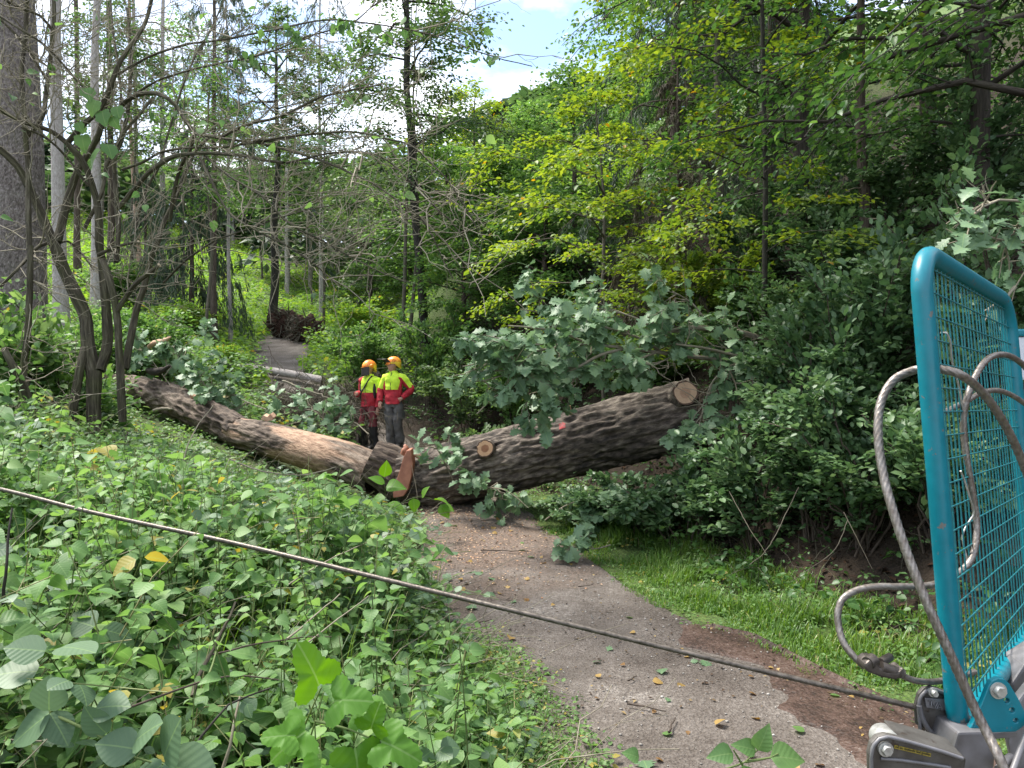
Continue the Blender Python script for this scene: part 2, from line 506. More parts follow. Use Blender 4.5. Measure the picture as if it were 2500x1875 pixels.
def ground_mat(name, stops, s1=1.2, s2=30., bump=.5, dist=.02, rough=.9, extra=None, turf=None):
    m, n, l, out = mat_new(name)
    a = n.new('ShaderNodeTexCoord')
    n1 = n.new('ShaderNodeTexNoise'); n1.inputs['Scale'].default_value = s1; n1.inputs['Detail'].default_value = 8
    n1.inputs['Roughness'].default_value = .62
    n2 = n.new('ShaderNodeTexNoise'); n2.inputs['Scale'].default_value = s2; n2.inputs['Detail'].default_value = 5
    n2.inputs['Roughness'].default_value = .7
    vo = n.new('ShaderNodeTexVoronoi'); vo.inputs['Scale'].default_value = s2 * 1.6
    for q in (n1, n2, vo): l.new(a.outputs['Object'], q.inputs['Vector'])
    mx = n.new('ShaderNodeMix'); mx.data_type = 'FLOAT'; mx.inputs[0].default_value = .5
    l.new(n1.outputs['Fac'], mx.inputs[2]); l.new(n2.outputs['Fac'], mx.inputs[3])
    r = ramp(n, stops)
    l.new(mx.outputs[0], r.inputs['Fac'])
    col = r.outputs['Color']
    if turf:    # 'tint' marks where the soil is overgrown with moss and low turf
        t = attr(n, 'tint')
        rt = ramp(n, [(.35, turf[0]), (.6, turf[1])])
        l.new(n2.outputs['Fac'], rt.inputs['Fac'])
        mc = n.new('ShaderNodeMix'); mc.data_type = 'RGBA'
        l.new(t.outputs['Fac'], mc.inputs[0]); l.new(col, mc.inputs[6]); l.new(rt.outputs['Color'], mc.inputs[7])
        col = mc.outputs[2]
    if extra:   # (centre, radius, colour): a stain such as sawdust with its own ragged outline
        for (cx, cy, rad, cc, amt) in extra:
            vm = n.new('ShaderNodeVectorMath'); vm.operation = 'DISTANCE'
            vm.inputs[1].default_value = (cx, cy, 0)
            sp = n.new('ShaderNodeVectorMath'); sp.operation = 'MULTIPLY'; sp.inputs[1].default_value = (1, .6, 0)
            l.new(a.outputs['Object'], sp.inputs[0]); l.new(sp.outputs[0], vm.inputs[0])
            sb = n.new('ShaderNodeMath'); sb.operation = 'MULTIPLY_ADD'; sb.inputs[1].default_value = rad * 2.2
            l.new(n1.outputs['Fac'], sb.inputs[0]); l.new(vm.outputs['Value'], sb.inputs[2])
            mr = n.new('ShaderNodeMapRange')
            mr.inputs[1].default_value, mr.inputs[2].default_value = rad * 1.3, rad * 2.3
            mr.inputs[3].default_value, mr.inputs[4].default_value = amt, 0
            l.new(sb.outputs[0], mr.inputs[0])
            ml = n.new('ShaderNodeMath'); ml.operation = 'MULTIPLY'
            g2 = n.new('ShaderNodeMapRange'); g2.inputs[1].default_value = .35; g2.inputs[2].default_value = .6
            l.new(n2.outputs['Fac'], g2.inputs[0])
            l.new(mr.outputs[0], ml.inputs[0]); l.new(g2.outputs[0], ml.inputs[1])
            mc = n.new('ShaderNodeMix'); mc.data_type = 'RGBA'; mc.inputs[7].default_value = tuple(cc) + (1,)
            l.new(ml.outputs[0], mc.inputs[0]); l.new(col, mc.inputs[6])
            col = mc.outputs[2]
    bs = n.new('ShaderNodeBsdfPrincipled')
    bs.inputs['Roughness'].default_value = rough
    bs.inputs['Specular IOR Level'].default_value = .3
    l.new(col, bs.inputs['Base Color'])
    ad = n.new('ShaderNodeMath'); ad.operation = 'MULTIPLY_ADD'; ad.inputs[1].default_value = .6
    l.new(vo.outputs['Distance'], ad.inputs[0]); l.new(n2.outputs['Fac'], ad.inputs[2])
    bp = n.new('ShaderNodeBump'); bp.inputs['Strength'].default_value = bump; bp.inputs['Distance'].default_value = dist
    l.new(ad.outputs[0], bp.inputs['Height']); l.new(bp.outputs[0], bs.inputs['Normal'])
    l.new(bs.outputs[0], out.inputs['Surface'])
    return m

M = {}
# greens: base colours of real foliage
M['herb'] = leaf_mat('herb_leaf', [(0, (.05, .105, .04)), (.35, (.088, .18, .056)), (.7, (.135, .25, .075)), (.98, (.2, .31, .1)), (1, (.3, .26, .06))], .38, .52, .35, vein=True)
M['herbfar'] = leaf_mat('herb_leaf_small', [(0, (.05, .105, .036)), (.4, (.092, .18, .052)), (.8, (.145, .255, .075)), (.985, (.21, .31, .11)), (1, (.3, .26, .06))], .38, .52, .35)
M['meadow'] = leaf_mat('meadow_leaf', [(0, (.09, .18, .035)), (.5, (.16, .29, .055)), (.9, (.25, .37, .07)), (1, (.36, .3, .07))], .42, .55, .3)
M['bramble'] = leaf_mat('bramble_leaf', [(0, (.055, .1, .055)), (.5, (.095, .16, .085)), (1, (.145, .22, .115))], .28, .48, .42, vein=True)
M['bright'] = leaf_mat('young_leaf', [(0, (.055, .15, .013)), (.5, (.085, .21, .02)), (1, (.13, .28, .03))], .42, .5, .35, vein=True)
M['oak'] = leaf_mat('oak_leaf', [(0, (.07, .135, .065)), (.5, (.12, .205, .105)), (1, (.2, .3, .165))], .25, .5, .42, vein=True)
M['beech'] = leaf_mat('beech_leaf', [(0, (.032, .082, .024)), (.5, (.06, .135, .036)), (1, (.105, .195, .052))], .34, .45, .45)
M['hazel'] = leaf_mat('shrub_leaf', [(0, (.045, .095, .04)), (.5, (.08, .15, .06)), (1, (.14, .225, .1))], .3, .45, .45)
M['ylw'] = leaf_mat('pale_beech_leaf', [(0, (.08, .15, .03)), (.45, (.135, .215, .038)), (.96, (.22, .29, .05)), (1, (.36, .24, .05))], .42, .5, .35)
M['mid'] = leaf_mat('green_tree_leaf', [(0, (.052, .115, .034)), (.5, (.092, .185, .05)), (.94, (.155, .265, .075)), (1, (.24, .27, .08))], .44, .5, .35)
M['ash'] = leaf_mat('grey_green_leaf', [(0, (.04, .08, .03)), (.5, (.075, .13, .045)), (1, (.13, .2, .065))], .34, .5, .35)
M['spruce'] = leaf_mat('spruce_needle', [(0, (.025, .05, .025)), (.6, (.05, .085, .042)), (1, (.085, .12, .06))], .2, .5, .4)
M['deadneedle'] = leaf_mat('dead_needle', [(0, (.045, .038, .026)), (.6, (.08, .068, .045)), (1, (.11, .11, .06))], .1, .7, .2)
M['dryleaf'] = leaf_mat('dry_leaf', [(0, (.08, .04, .018)), (.4, (.2, .11, .035)), (.75, (.3, .2, .065)), (1, (.36, .3, .15))], .2, .55, .3)
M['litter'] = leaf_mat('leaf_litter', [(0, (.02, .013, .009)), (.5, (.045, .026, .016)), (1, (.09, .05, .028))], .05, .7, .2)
M['grass'] = leaf_mat('grass_blade', [(0, (.05, .11, .022)), (.5, (.1, .2, .035)), (.85, (.17, .27, .06)), (1, (.34, .31, .14))], .35, .42, .4)
M['oakbark'] = bark_mat('oak_bark', (.045, .034, .026), (.13, .105, .082), (.26, .22, .18), 22., 4., .8, .02, (.07, .075, .03), .35)
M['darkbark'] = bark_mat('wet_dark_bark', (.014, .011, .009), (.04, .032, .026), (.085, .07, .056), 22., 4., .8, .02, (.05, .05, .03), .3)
M['shrubbark'] = bark_mat('mossy_shrub_bark', (.016, .013, .009), (.062, .053, .035), (.16, .145, .1), 30., 4., 1.0, .02, (.07, .08, .025), .5)
M['twig'] = bark_mat('pale_twig_bark', (.13, .11, .08), (.23, .2, .15), (.36, .33, .25), 60., 9., .3, .005, (.13, .14, .06), .3)
M['sprucebark'] = bark_mat('scaly_spruce_bark', (.045, .036, .032), (.15, .125, .115), (.3, .265, .245), 20., 15., 1.0, .03, (.12, .12, .09), .25)
M['palebark'] = bark_mat('pale_spruce_bark', (.19, .165, .15), (.3, .27, .25), (.42, .39, .37), 18., 12., .5, .01)
M['redbark'] = bark_mat('reddish_pine_bark', (.2, .12, .085), (.31, .2, .15), (.38, .28, .23), 18., 12., .5, .01)
M['blackbark'] = bark_mat('dark_wet_trunk', (.01, .009, .008), (.028, .024, .02), (.07, .062, .05), 20., 7., .8, .015, (.03, .04, .015), .3)
M['brownbark'] = bark_mat('brown_trunk', (.03, .022, .016), (.07, .052, .04), (.12, .095, .075), 22., 6., .8, .015)
M['thinbark'] = bark_mat('smooth_grey_bark', (.05, .042, .032), (.095, .082, .062), (.16, .14, .11), 30., 6., .4, .008, (.06, .07, .03), .4)

# ---------------------------------------------------------------- the setting: ground, path, mud
M['soil'] = ground_mat('forest_soil', [(.3, (.012, .009, .006)), (.5, (.032, .022, .014)), (.7, (.06, .042, .026))], 1.5, 22, .8, .03, turf=((.04, .07, .018), (.11, .18, .04)))
M['path'] = ground_mat('gravel_path', [(.35, (.045, .035, .028)), (.45, (.1, .083, .07)), (.55, (.155, .134, .117)), (.66, (.31, .28, .25))], 1.3, 42, .9, .02, .88,
                       extra=[(-.15, 5.0, 1.1, (.36, .23, .16), .45), (-1.1, 6.3, .8, (.36, .25, .17), .5), (.2, 2.8, .3, (.05, .044, .038), .75), (.75, 3.2, .22, (.06, .052, .046), .6), (-.3, 4.1, .3, (.07, .06, .052), .5)])
M['mud'] = ground_mat('wet_red_mud', [(.36, (.014, .01, .008)), (.46, (.042, .025, .019)), (.55, (.085, .052, .04)), (.63, (.135, .105, .09))], 2.2, 34, .7, .015, .5)

def grid_xy():
    xs = np.concatenate([np.arange(-70, -12, 1.2), np.arange(-12, -4, .35), np.arange(-4, 5, .12), np.arange(5, 14, .4), np.arange(14, 70, 1.4)])
    ys = np.concatenate([np.arange(-8, 1, .5), np.arange(1, 12, .12), np.arange(12, 30, .35), np.arange(30, 60, .9), np.arange(60, 131, 2.5)])
    return xs, ys
xs, ys = grid_xy()
X, Y = np.meshgrid(xs, ys)
inside = np.clip(np.minimum(X - left_edge(Y), right_edge(Y) - X) / .25, 0, 1)
Z = gz(X, Y) - .05 * inside + (fbm(X * 3, Y * 3, 1.1) - .5) * .05 * (1 - inside)
ny, nx = X.shape
i, j = np.meshgrid(np.arange(ny - 1), np.arange(nx - 1), indexing='ij')
q = i * nx + j
mb = MB()
mb.add(np.stack([X, Y, Z], -1), np.stack([q, q + 1, q + nx + 1, q + nx], -1).reshape(-1, 4),
       tint=np.clip(np.maximum(ss((Y - 17) / 4) * .9, ss((left_edge(Y) - X + .1) / .4) * .45) + .8 * ((X > right_edge(Y) - .05) & (X < right_edge(Y) + .95) & (Y < 11)), 0, 1).ravel())
tag(mb.build('ground', M['soil']), kind='structure')

def strip(name, mat, yy, lf, rf, zf, nu=40, wob=.12, seed=0.):
    u = np.linspace(0, 1, nu)
    l = lf(yy) + (fbm(yy * 1.3, seed, 0, 4) - .5) * wob * 2 + (fbm(yy * 9, seed, 3, 2) - .5) * wob * .5
    r = rf(yy) + (fbm(yy * 1.3, seed + 9, 0, 4) - .5) * wob * 2
    X_ = l[:, None] + (r - l)[:, None] * u[None]
    Y_ = np.broadcast_to(yy[:, None], X_.shape)
    e = np.minimum(u, 1 - u)[None] * (r - l)[:, None]
    Z_ = zf(X_, Y_, e)
    i, j = np.meshgrid(np.arange(len(yy) - 1), np.arange(nu - 1), indexing='ij')
    q = i * nu + j
    mb = MB()
    mb.add(np.stack([X_, Y_, Z_], -1), np.stack([q, q + 1, q + nu + 1, q + nu], -1).reshape(-1, 4))
    return tag(mb.build(name, mat), kind='structure')

def path_surface(x, y, e):
    return path_z(y) + .006 + .03 * ss(e / .5) - .05 * (1 - ss(e / .12)) + (fbm(x * 1.2, y * 1.2, 7, 3) - .5) * .05
strip('path', M['path'], np.concatenate([np.arange(-6, 14, .07), np.arange(14, 27.6, .2)]), lambda y: left_edge(y) - .15, lambda y: right_edge(y) + .12, path_surface, 48)
my = np.arange(2.2, 5.75, .05)
mud_l = lambda y: np.interp(y, [2.2, 3.2, 4.0, 4.5, 5.1, 5.6, 6.3], [1.85, 1.68, 1.52, 1.46, 1.33, 1.27, 1.36])
mud_r = lambda y: np.interp(y, [2.2, 3.2, 4.27, 4.8, 5.4, 5.75, 6.3], [3.2, 2.75, 2.4, 2.15, 1.86, 1.56, 1.36])
strip('mud', M['mud'], my, mud_l, mud_r, lambda x, y, e: path_surface(x, y, np.minimum(x - left_edge(y) + .15, right_edge(y) + .12 - x)) + .02 * ss(e / .12) - .008 + (fbm(x * 4, y * 4, 2, 3) - .5) * .012 * ss(e / .2) + .03 * (x > right_edge(y) + .0), 40, .3, 4.)

# ---------------------------------------------------------------- plant builders
def stem_points(base, H, lean=(0, 0), wob=.03, m=14, seed=0):
    t = np.linspace(0, 1, m)
    b = np.asarray(base, float)
    w = np.stack([(fbm(t * 3, seed, .3) - .5), (fbm(t * 3, seed, 7.3) - .5)], -1) * wob * H * 2
    w -= w[0]
    return np.stack([b[0] + lean[0] * t * H + w[:, 0], b[1] + lean[1] * t * H + w[:, 1], b[2] - .15 + (H + .15) * t], -1)

def along(Pl, t):
    """points at parameters t (0..1) of one polyline"""
    f = np.clip(t, 0, .9999) * (len(Pl) - 1)
    i = f.astype(int)
    w = (f - i)[:, None]
    return Pl[i] * (1 - w) + Pl[i + 1] * w

def limbs_of(trunk, H, cb, cr, n, seed, elev=(.15, .7), droop=.25, bias=None, prof=None, m=7):
    r = np.random.default_rng(seed)
    s = (np.arange(n) + r.uniform(0, .9, n)) / n
    t = cb + (1 - cb) * s * .98
    st = along(trunk, t)
    az = np.arange(n) * 2.4 + r.uniform(-.5, .5, n)
    d = np.stack([np.cos(az), np.sin(az), np.zeros(n)], -1)
    ln = cr * (np.sin(np.pi * np.clip(s * .72 + .24, 0, 1)) if prof is None else prof(s)) * r.uniform(.7, 1.15, n)
    if bias is not None: ln = ln * np.clip(1 + d @ np.array([bias[0], bias[1], 0.]), .12, 3)
    e = elev[0] + (elev[1] - elev[0]) * s + r.uniform(-.15, .15, n)
    u = np.linspace(0, 1, m)
    pts = st[:, None] + d[:, None] * (ln[:, None] * u[None])[..., None]
    z = ln[:, None] * (e[:, None] * u[None] - droop * u[None] ** 2)
    pts[..., 2] += z
    side = np.stack([-d[:, 1], d[:, 0], np.zeros(n)], -1)
    pts += side[:, None] * ((r.uniform(-.25, .25, n) * ln)[:, None] * u[None] ** 2)[..., None]
    pts += r.normal(size=pts.shape) * (ln[:, None] * .025 * np.minimum(u, .5)[None] * 2)[..., None]
    return pts, ln

def subs_of(pts, ln, k, seed, frac=.42, ang=(.5, 1.2), vert=.25, m=4, t0=.25):
    r = np.random.default_rng(seed)
    n, mm, _ = pts.shape
    li = np.repeat(np.arange(n), k)
    t = r.uniform(t0, 1, n * k)
    f = np.clip(t, 0, .999) * (mm - 1)
    i = f.astype(int)
    w = (f - i)[:, None]
    st = pts[li, i] * (1 - w) + pts[li, i + 1] * w
    d = unit(pts[li, np.minimum(i + 1, mm - 1)] - pts[li, i])
    a = r.uniform(*ang, n * k) * np.where(r.random(n * k) < .5, -1, 1)
    c, s_ = np.cos(a), np.sin(a)
    dd = np.stack([d[:, 0] * c - d[:, 1] * s_, d[:, 0] * s_ + d[:, 1] * c, d[:, 2] + r.normal(size=n * k) * vert], -1)
    dd = unit(dd)
    L = ln[li] * frac * (1.2 - .6 * t) * r.uniform(.6, 1.3, n * k)
    u = np.linspace(0, 1, m)
    out = st[:, None] + dd[:, None] * (L[:, None] * u[None])[..., None]
    out[..., 2] -= (L[:, None] * .18 * u[None] ** 2)
    return out, L

def spray_leaves(mb, T, subs, L, n, size, seed, jit=.05, up_j=.45, tint=(0, 1), t0=.05, flat=.35, wid=1.0, hang=0.0, ptint=.25):
    r = np.random.default_rng(seed)
    K, m, _ = subs.shape
    pr = L / L.sum()
    idx = r.choice(K, n, p=pr)
    t = r.uniform(t0, 1, n) ** .85
    f = np.clip(t, 0, .999) * (m - 1)
    i = f.astype(int)
    w = (f - i)[:, None]
    p = subs[idx, i] * (1 - w) + subs[idx, i + 1] * w
    d = unit(subs[idx, -1] - subs[idx, 0])
    a = r.uniform(.3, 1.3, n) * np.where(r.random(n) < .5, -1, 1)
    c, s_ = np.cos(a), np.sin(a)
    dd = np.stack([d[:, 0] * c - d[:, 1] * s_, d[:, 0] * s_ + d[:, 1] * c, d[:, 2] * .5 + r.normal(size=n) * .25 - hang], -1)
    off = r.normal(size=(n, 3)) * jit
    off[:, 2] *= flat
    up = np.stack([r.normal(size=n) * up_j, r.normal(size=n) * up_j, np.ones(n)], -1)
    subt = r.uniform(-ptint, ptint, K)
    tt = np.where(r.random(n) < .012, 1., np.clip(tint[0] + (tint[1] - tint[0]) * r.random(n) + subt[idx], 0, .93))
    leaves(mb, T, p + off, dd, up, size * r.uniform(.65, 1.25, n), tt, wid)

def broad(label, base, H, cr, cb=.2, n=6000, ls=.09, leaf='mid', bark='brownbark', tr=.1, lean=(0, 0), seed=1, nl=26, ks=6, elev=(.15, .7), droop=.25,
          bias=None, T=L4, jit=.1, up_j=.5, tint=(0, 1), name='broadleaf_tree', cat='tree', group=None, prof=None, wob=.03, flat=.35, crown2=None, taper=.85, ptint=.25, hang=0.):
    b = np.array([base[0], base[1], float(gz(base[0], base[1])) if len(base) < 3 else base[2]])
    root = thing(name, b, label, cat, group)
    trunk = stem_points(b, H, lean, wob, 16, seed)
    u = np.linspace(0, 1, 16)
    mb = MB()
    tubes(mb, trunk, tr * (1 - taper * u) * (1 + .5 * np.exp(-u * 40)), 10)
    pts, ln = limbs_of(trunk, H, cb, cr, nl, seed, elev, droop, bias, prof)
    sb, L = subs_of(pts, ln, ks, seed + 1)
    uu = np.linspace(1, .12, pts.shape[1])
    tubes(mb, pts, np.clip(ln / cr, .3, 1.5)[:, None] * tr * .3 * uu[None], 5)
    tubes(mb, sb, np.full(len(sb), tr * .075)[:, None] * np.linspace(1, .3, sb.shape[1])[None], 3)
    mb.build('trunk', M[bark], root, b)
    mb = MB()
    allb = np.concatenate([sb, along_tail(pts, 4)])
    allL = np.concatenate([L, ln * .35])
    spray_leaves(mb, T, allb, allL, n, ls, seed + 2, jit, up_j, tint, flat=flat, ptint=ptint, hang=hang)
    mb.build('crown', M[leaf], root, b)
    return root

def along_tail(pts, m):
    """the outer 40 % of every limb as a short polyline"""
    k, mm, _ = pts.shape
    t = np.linspace(.6, .999, m) * (mm - 1)
    i = t.astype(int)
    w = (t - i)[None, :, None]
    return pts[:, i] * (1 - w) + pts[:, np.minimum(i + 1, mm - 1)] * w

def conifer(label, base, H, r, cb=.15, cr=2.0, n=9000, bark='sprucebark', needle='spruce', seed=1, nl=50, ls=.14, name='spruce_tree', dead=20, lean=(0, 0), group=None, top=1.0, wob=.012, tintr=(0, 1), hang=.9):
    b = np.array([base[0], base[1], float(gz(base[0], base[1]))])
    root = thing(name, b, label, 'tree', group)
    trunk = stem_points(b, H, lean, wob, 16, seed)
    u = np.linspace(0, 1, 16)
    mb = MB()
    tubes(mb, trunk, r * (1 - .8 * u) * (1 + .35 * np.exp(-u * 35)), 14)
    mt = mb
    pr = lambda s: 1.05 - .85 * s
    if dead:
        pd, ld = limbs_of(trunk, H, .04, cr * .45, dead, seed + 5, (-.1, .1), .2, None, lambda s: .5 + 0 * s)
        ok = (pd[:, 0, 2] - b[2]) < cb * H * 1.2
        if ok.any(): tubes(mt, pd[ok], .012 * np.linspace(1, .3, pd.shape[1])[None] + 0 * pd[ok][..., 0], 4, mat=1)
    if n:
        pts, ln = limbs_of(trunk, H, cb, cr, nl, seed, (.05, .45), .55, None, pr)
        sb, L = subs_of(pts, ln, 7, seed + 1, .3, (.3, 1.1), .3)
        sb[..., 2] -= (L[:, None] * np.linspace(0, 1, sb.shape[1])[None] ** 1.5) * hang
        tubes(mt, pts, r * .14 * np.linspace(1, .15, pts.shape[1])[None] + 0 * pts[..., 0], 4)
        tubes(mt, sb, .006 * np.linspace(1, .4, sb.shape[1])[None] + 0 * sb[..., 0], 3)
        mb = MB()
        spray_leaves(mb, NEEDLE, sb, L, n, ls, seed + 2, .035, .8, tintr, wid=1.6, hang=.55)
        mb.build('crown', M[needle], root, b)
    mt.build('trunk', [M[bark], M['twig']], root, b)
    return root

def bush(label, base, H, R, n=3000, ls=.07, leaf='beech', seed=1, T=L4, ns=16, name='shrub', cat='shrub', group=None, tint=(0, 1), bark='brownbark', up_j=.55, bias=(0, 0), arch=.35, jit=.06, sr=.012, ks=5):
    b = np.array([base[0], base[1], float(gz(base[0], base[1])) if len(base) < 3 else base[2]])
    root = thing(name, b, label, cat, group)
    r = np.random.default_rng(seed)
    m = 7
    u = np.linspace(0, 1, m)
    az = np.arange(ns) * 2.4 + r.uniform(-.6, .6, ns)
    out = r.uniform(.25, 1.0, ns) * R
    hh = H * r.uniform(.55, 1.05, ns) * (1.15 - .4 * out / R)
    d = np.stack([np.cos(az) + bias[0], np.sin(az) + bias[1]], -1)
    pts = np.zeros((ns, m, 3))
    pts[..., :2] = b[None, None, :2] + d[:, None] * (out[:, None] * u[None] ** 1.3)[..., None] + r.normal(size=(ns, 1, 2)) * .08 * R
    pts[..., 2] = b[2] - .05 + hh[:, None] * (u[None] * (1 + arch) - arch * u[None] ** 2.4)
    pts[:, 1:] += r.normal(size=(ns, m - 1, 3)) * .03 * H
    ln = np.full(ns, H * .8)
    sb, L = subs_of(pts, ln, ks, seed + 1, .38, (.4, 1.3), .35, t0=.2)
    mb = MB()
    tubes(mb, pts, sr * np.linspace(1, .35, m)[None] + 0 * pts[..., 0], 5)
    tubes(mb, sb, sr * .4 * np.linspace(1, .4, sb.shape[1])[None] + 0 * sb[..., 0], 3)
    mb.build('stems', M[bark], root, b)
    mb = MB()
    spray_leaves(mb, T, np.concatenate([sb, along_tail(pts, 4)]), np.concatenate([L, ln * .3]), n, ls, seed + 2, jit, up_j, tint)
    mb.build('foliage', M[leaf], root, b)
    return root

# ---------------------------------------------------------------- the bare shrub at the left, its stems followed one by one
def trace_branches(mb, lst, step=.06, n=8, mat=0, wob=.006):
    out = []
    for e in lst:
        pts, r0, r1 = e
        c = catmull(PP(*pts), step)
        c = c + (np.stack([fbm(np.arange(len(c)) * .35, r0 * 999, k) for k in (1., 5., 9.)], -1) - .5) * wob * 2
        t = np.linspace(0, 1, len(c))
        tubes(mb, c, (r0 * (1 - t) + r1 * t) * (1 + .25 * (fbm(np.arange(len(c)) * .5, r0 * 77, 3) - .5)), n, mat)
        out.append(c)
    return out

def twiggery(mb, branches, k, Lr, r0, seed, up=.2, n=4, mat=0, fork=2, bias=(0, 0, 0), t0=.25):
    """curved side twigs, forked once or twice"""
    r = np.random.default_rng(seed)
    ends = []
    cur = branches
    for lev in range(fork):
        P_, RR = [], []
        for c in cur:
            kk = k if lev == 0 else 3
            for _ in range(kk):
                i = int(r.uniform(t0, .98) * (len(c) - 1))
                d0 = unit(c[min(i + 1, len(c) - 1)] - c[max(i - 1, 0)])
                d = unit(d0 * .7 + r.normal(size=3) * .75 + np.array([0, 0, up]) + np.asarray(bias))
                L = r.uniform(*Lr) * (.5 ** lev)
                u = np.linspace(0, 1, 7)
                bend = r.normal(size=3) * .4 + np.array([0, 0, .25])
                q = c[i] + d[None] * (L * u)[:, None] + bend[None] * (L * u ** 2 * .5)[:, None]
                q[1:] += r.normal(size=(6, 3)) * L * .022
                P_.append(q)
                RR.append(r0 * (.62 ** lev) * r.uniform(.7, 1.2) * np.linspace(1, .35, 7))
        P_, RR = np.array(P_), np.array(RR)
        tubes(mb, P_, RR, n, mat)
        cur = list(P_)
        ends.append(P_)
    return ends

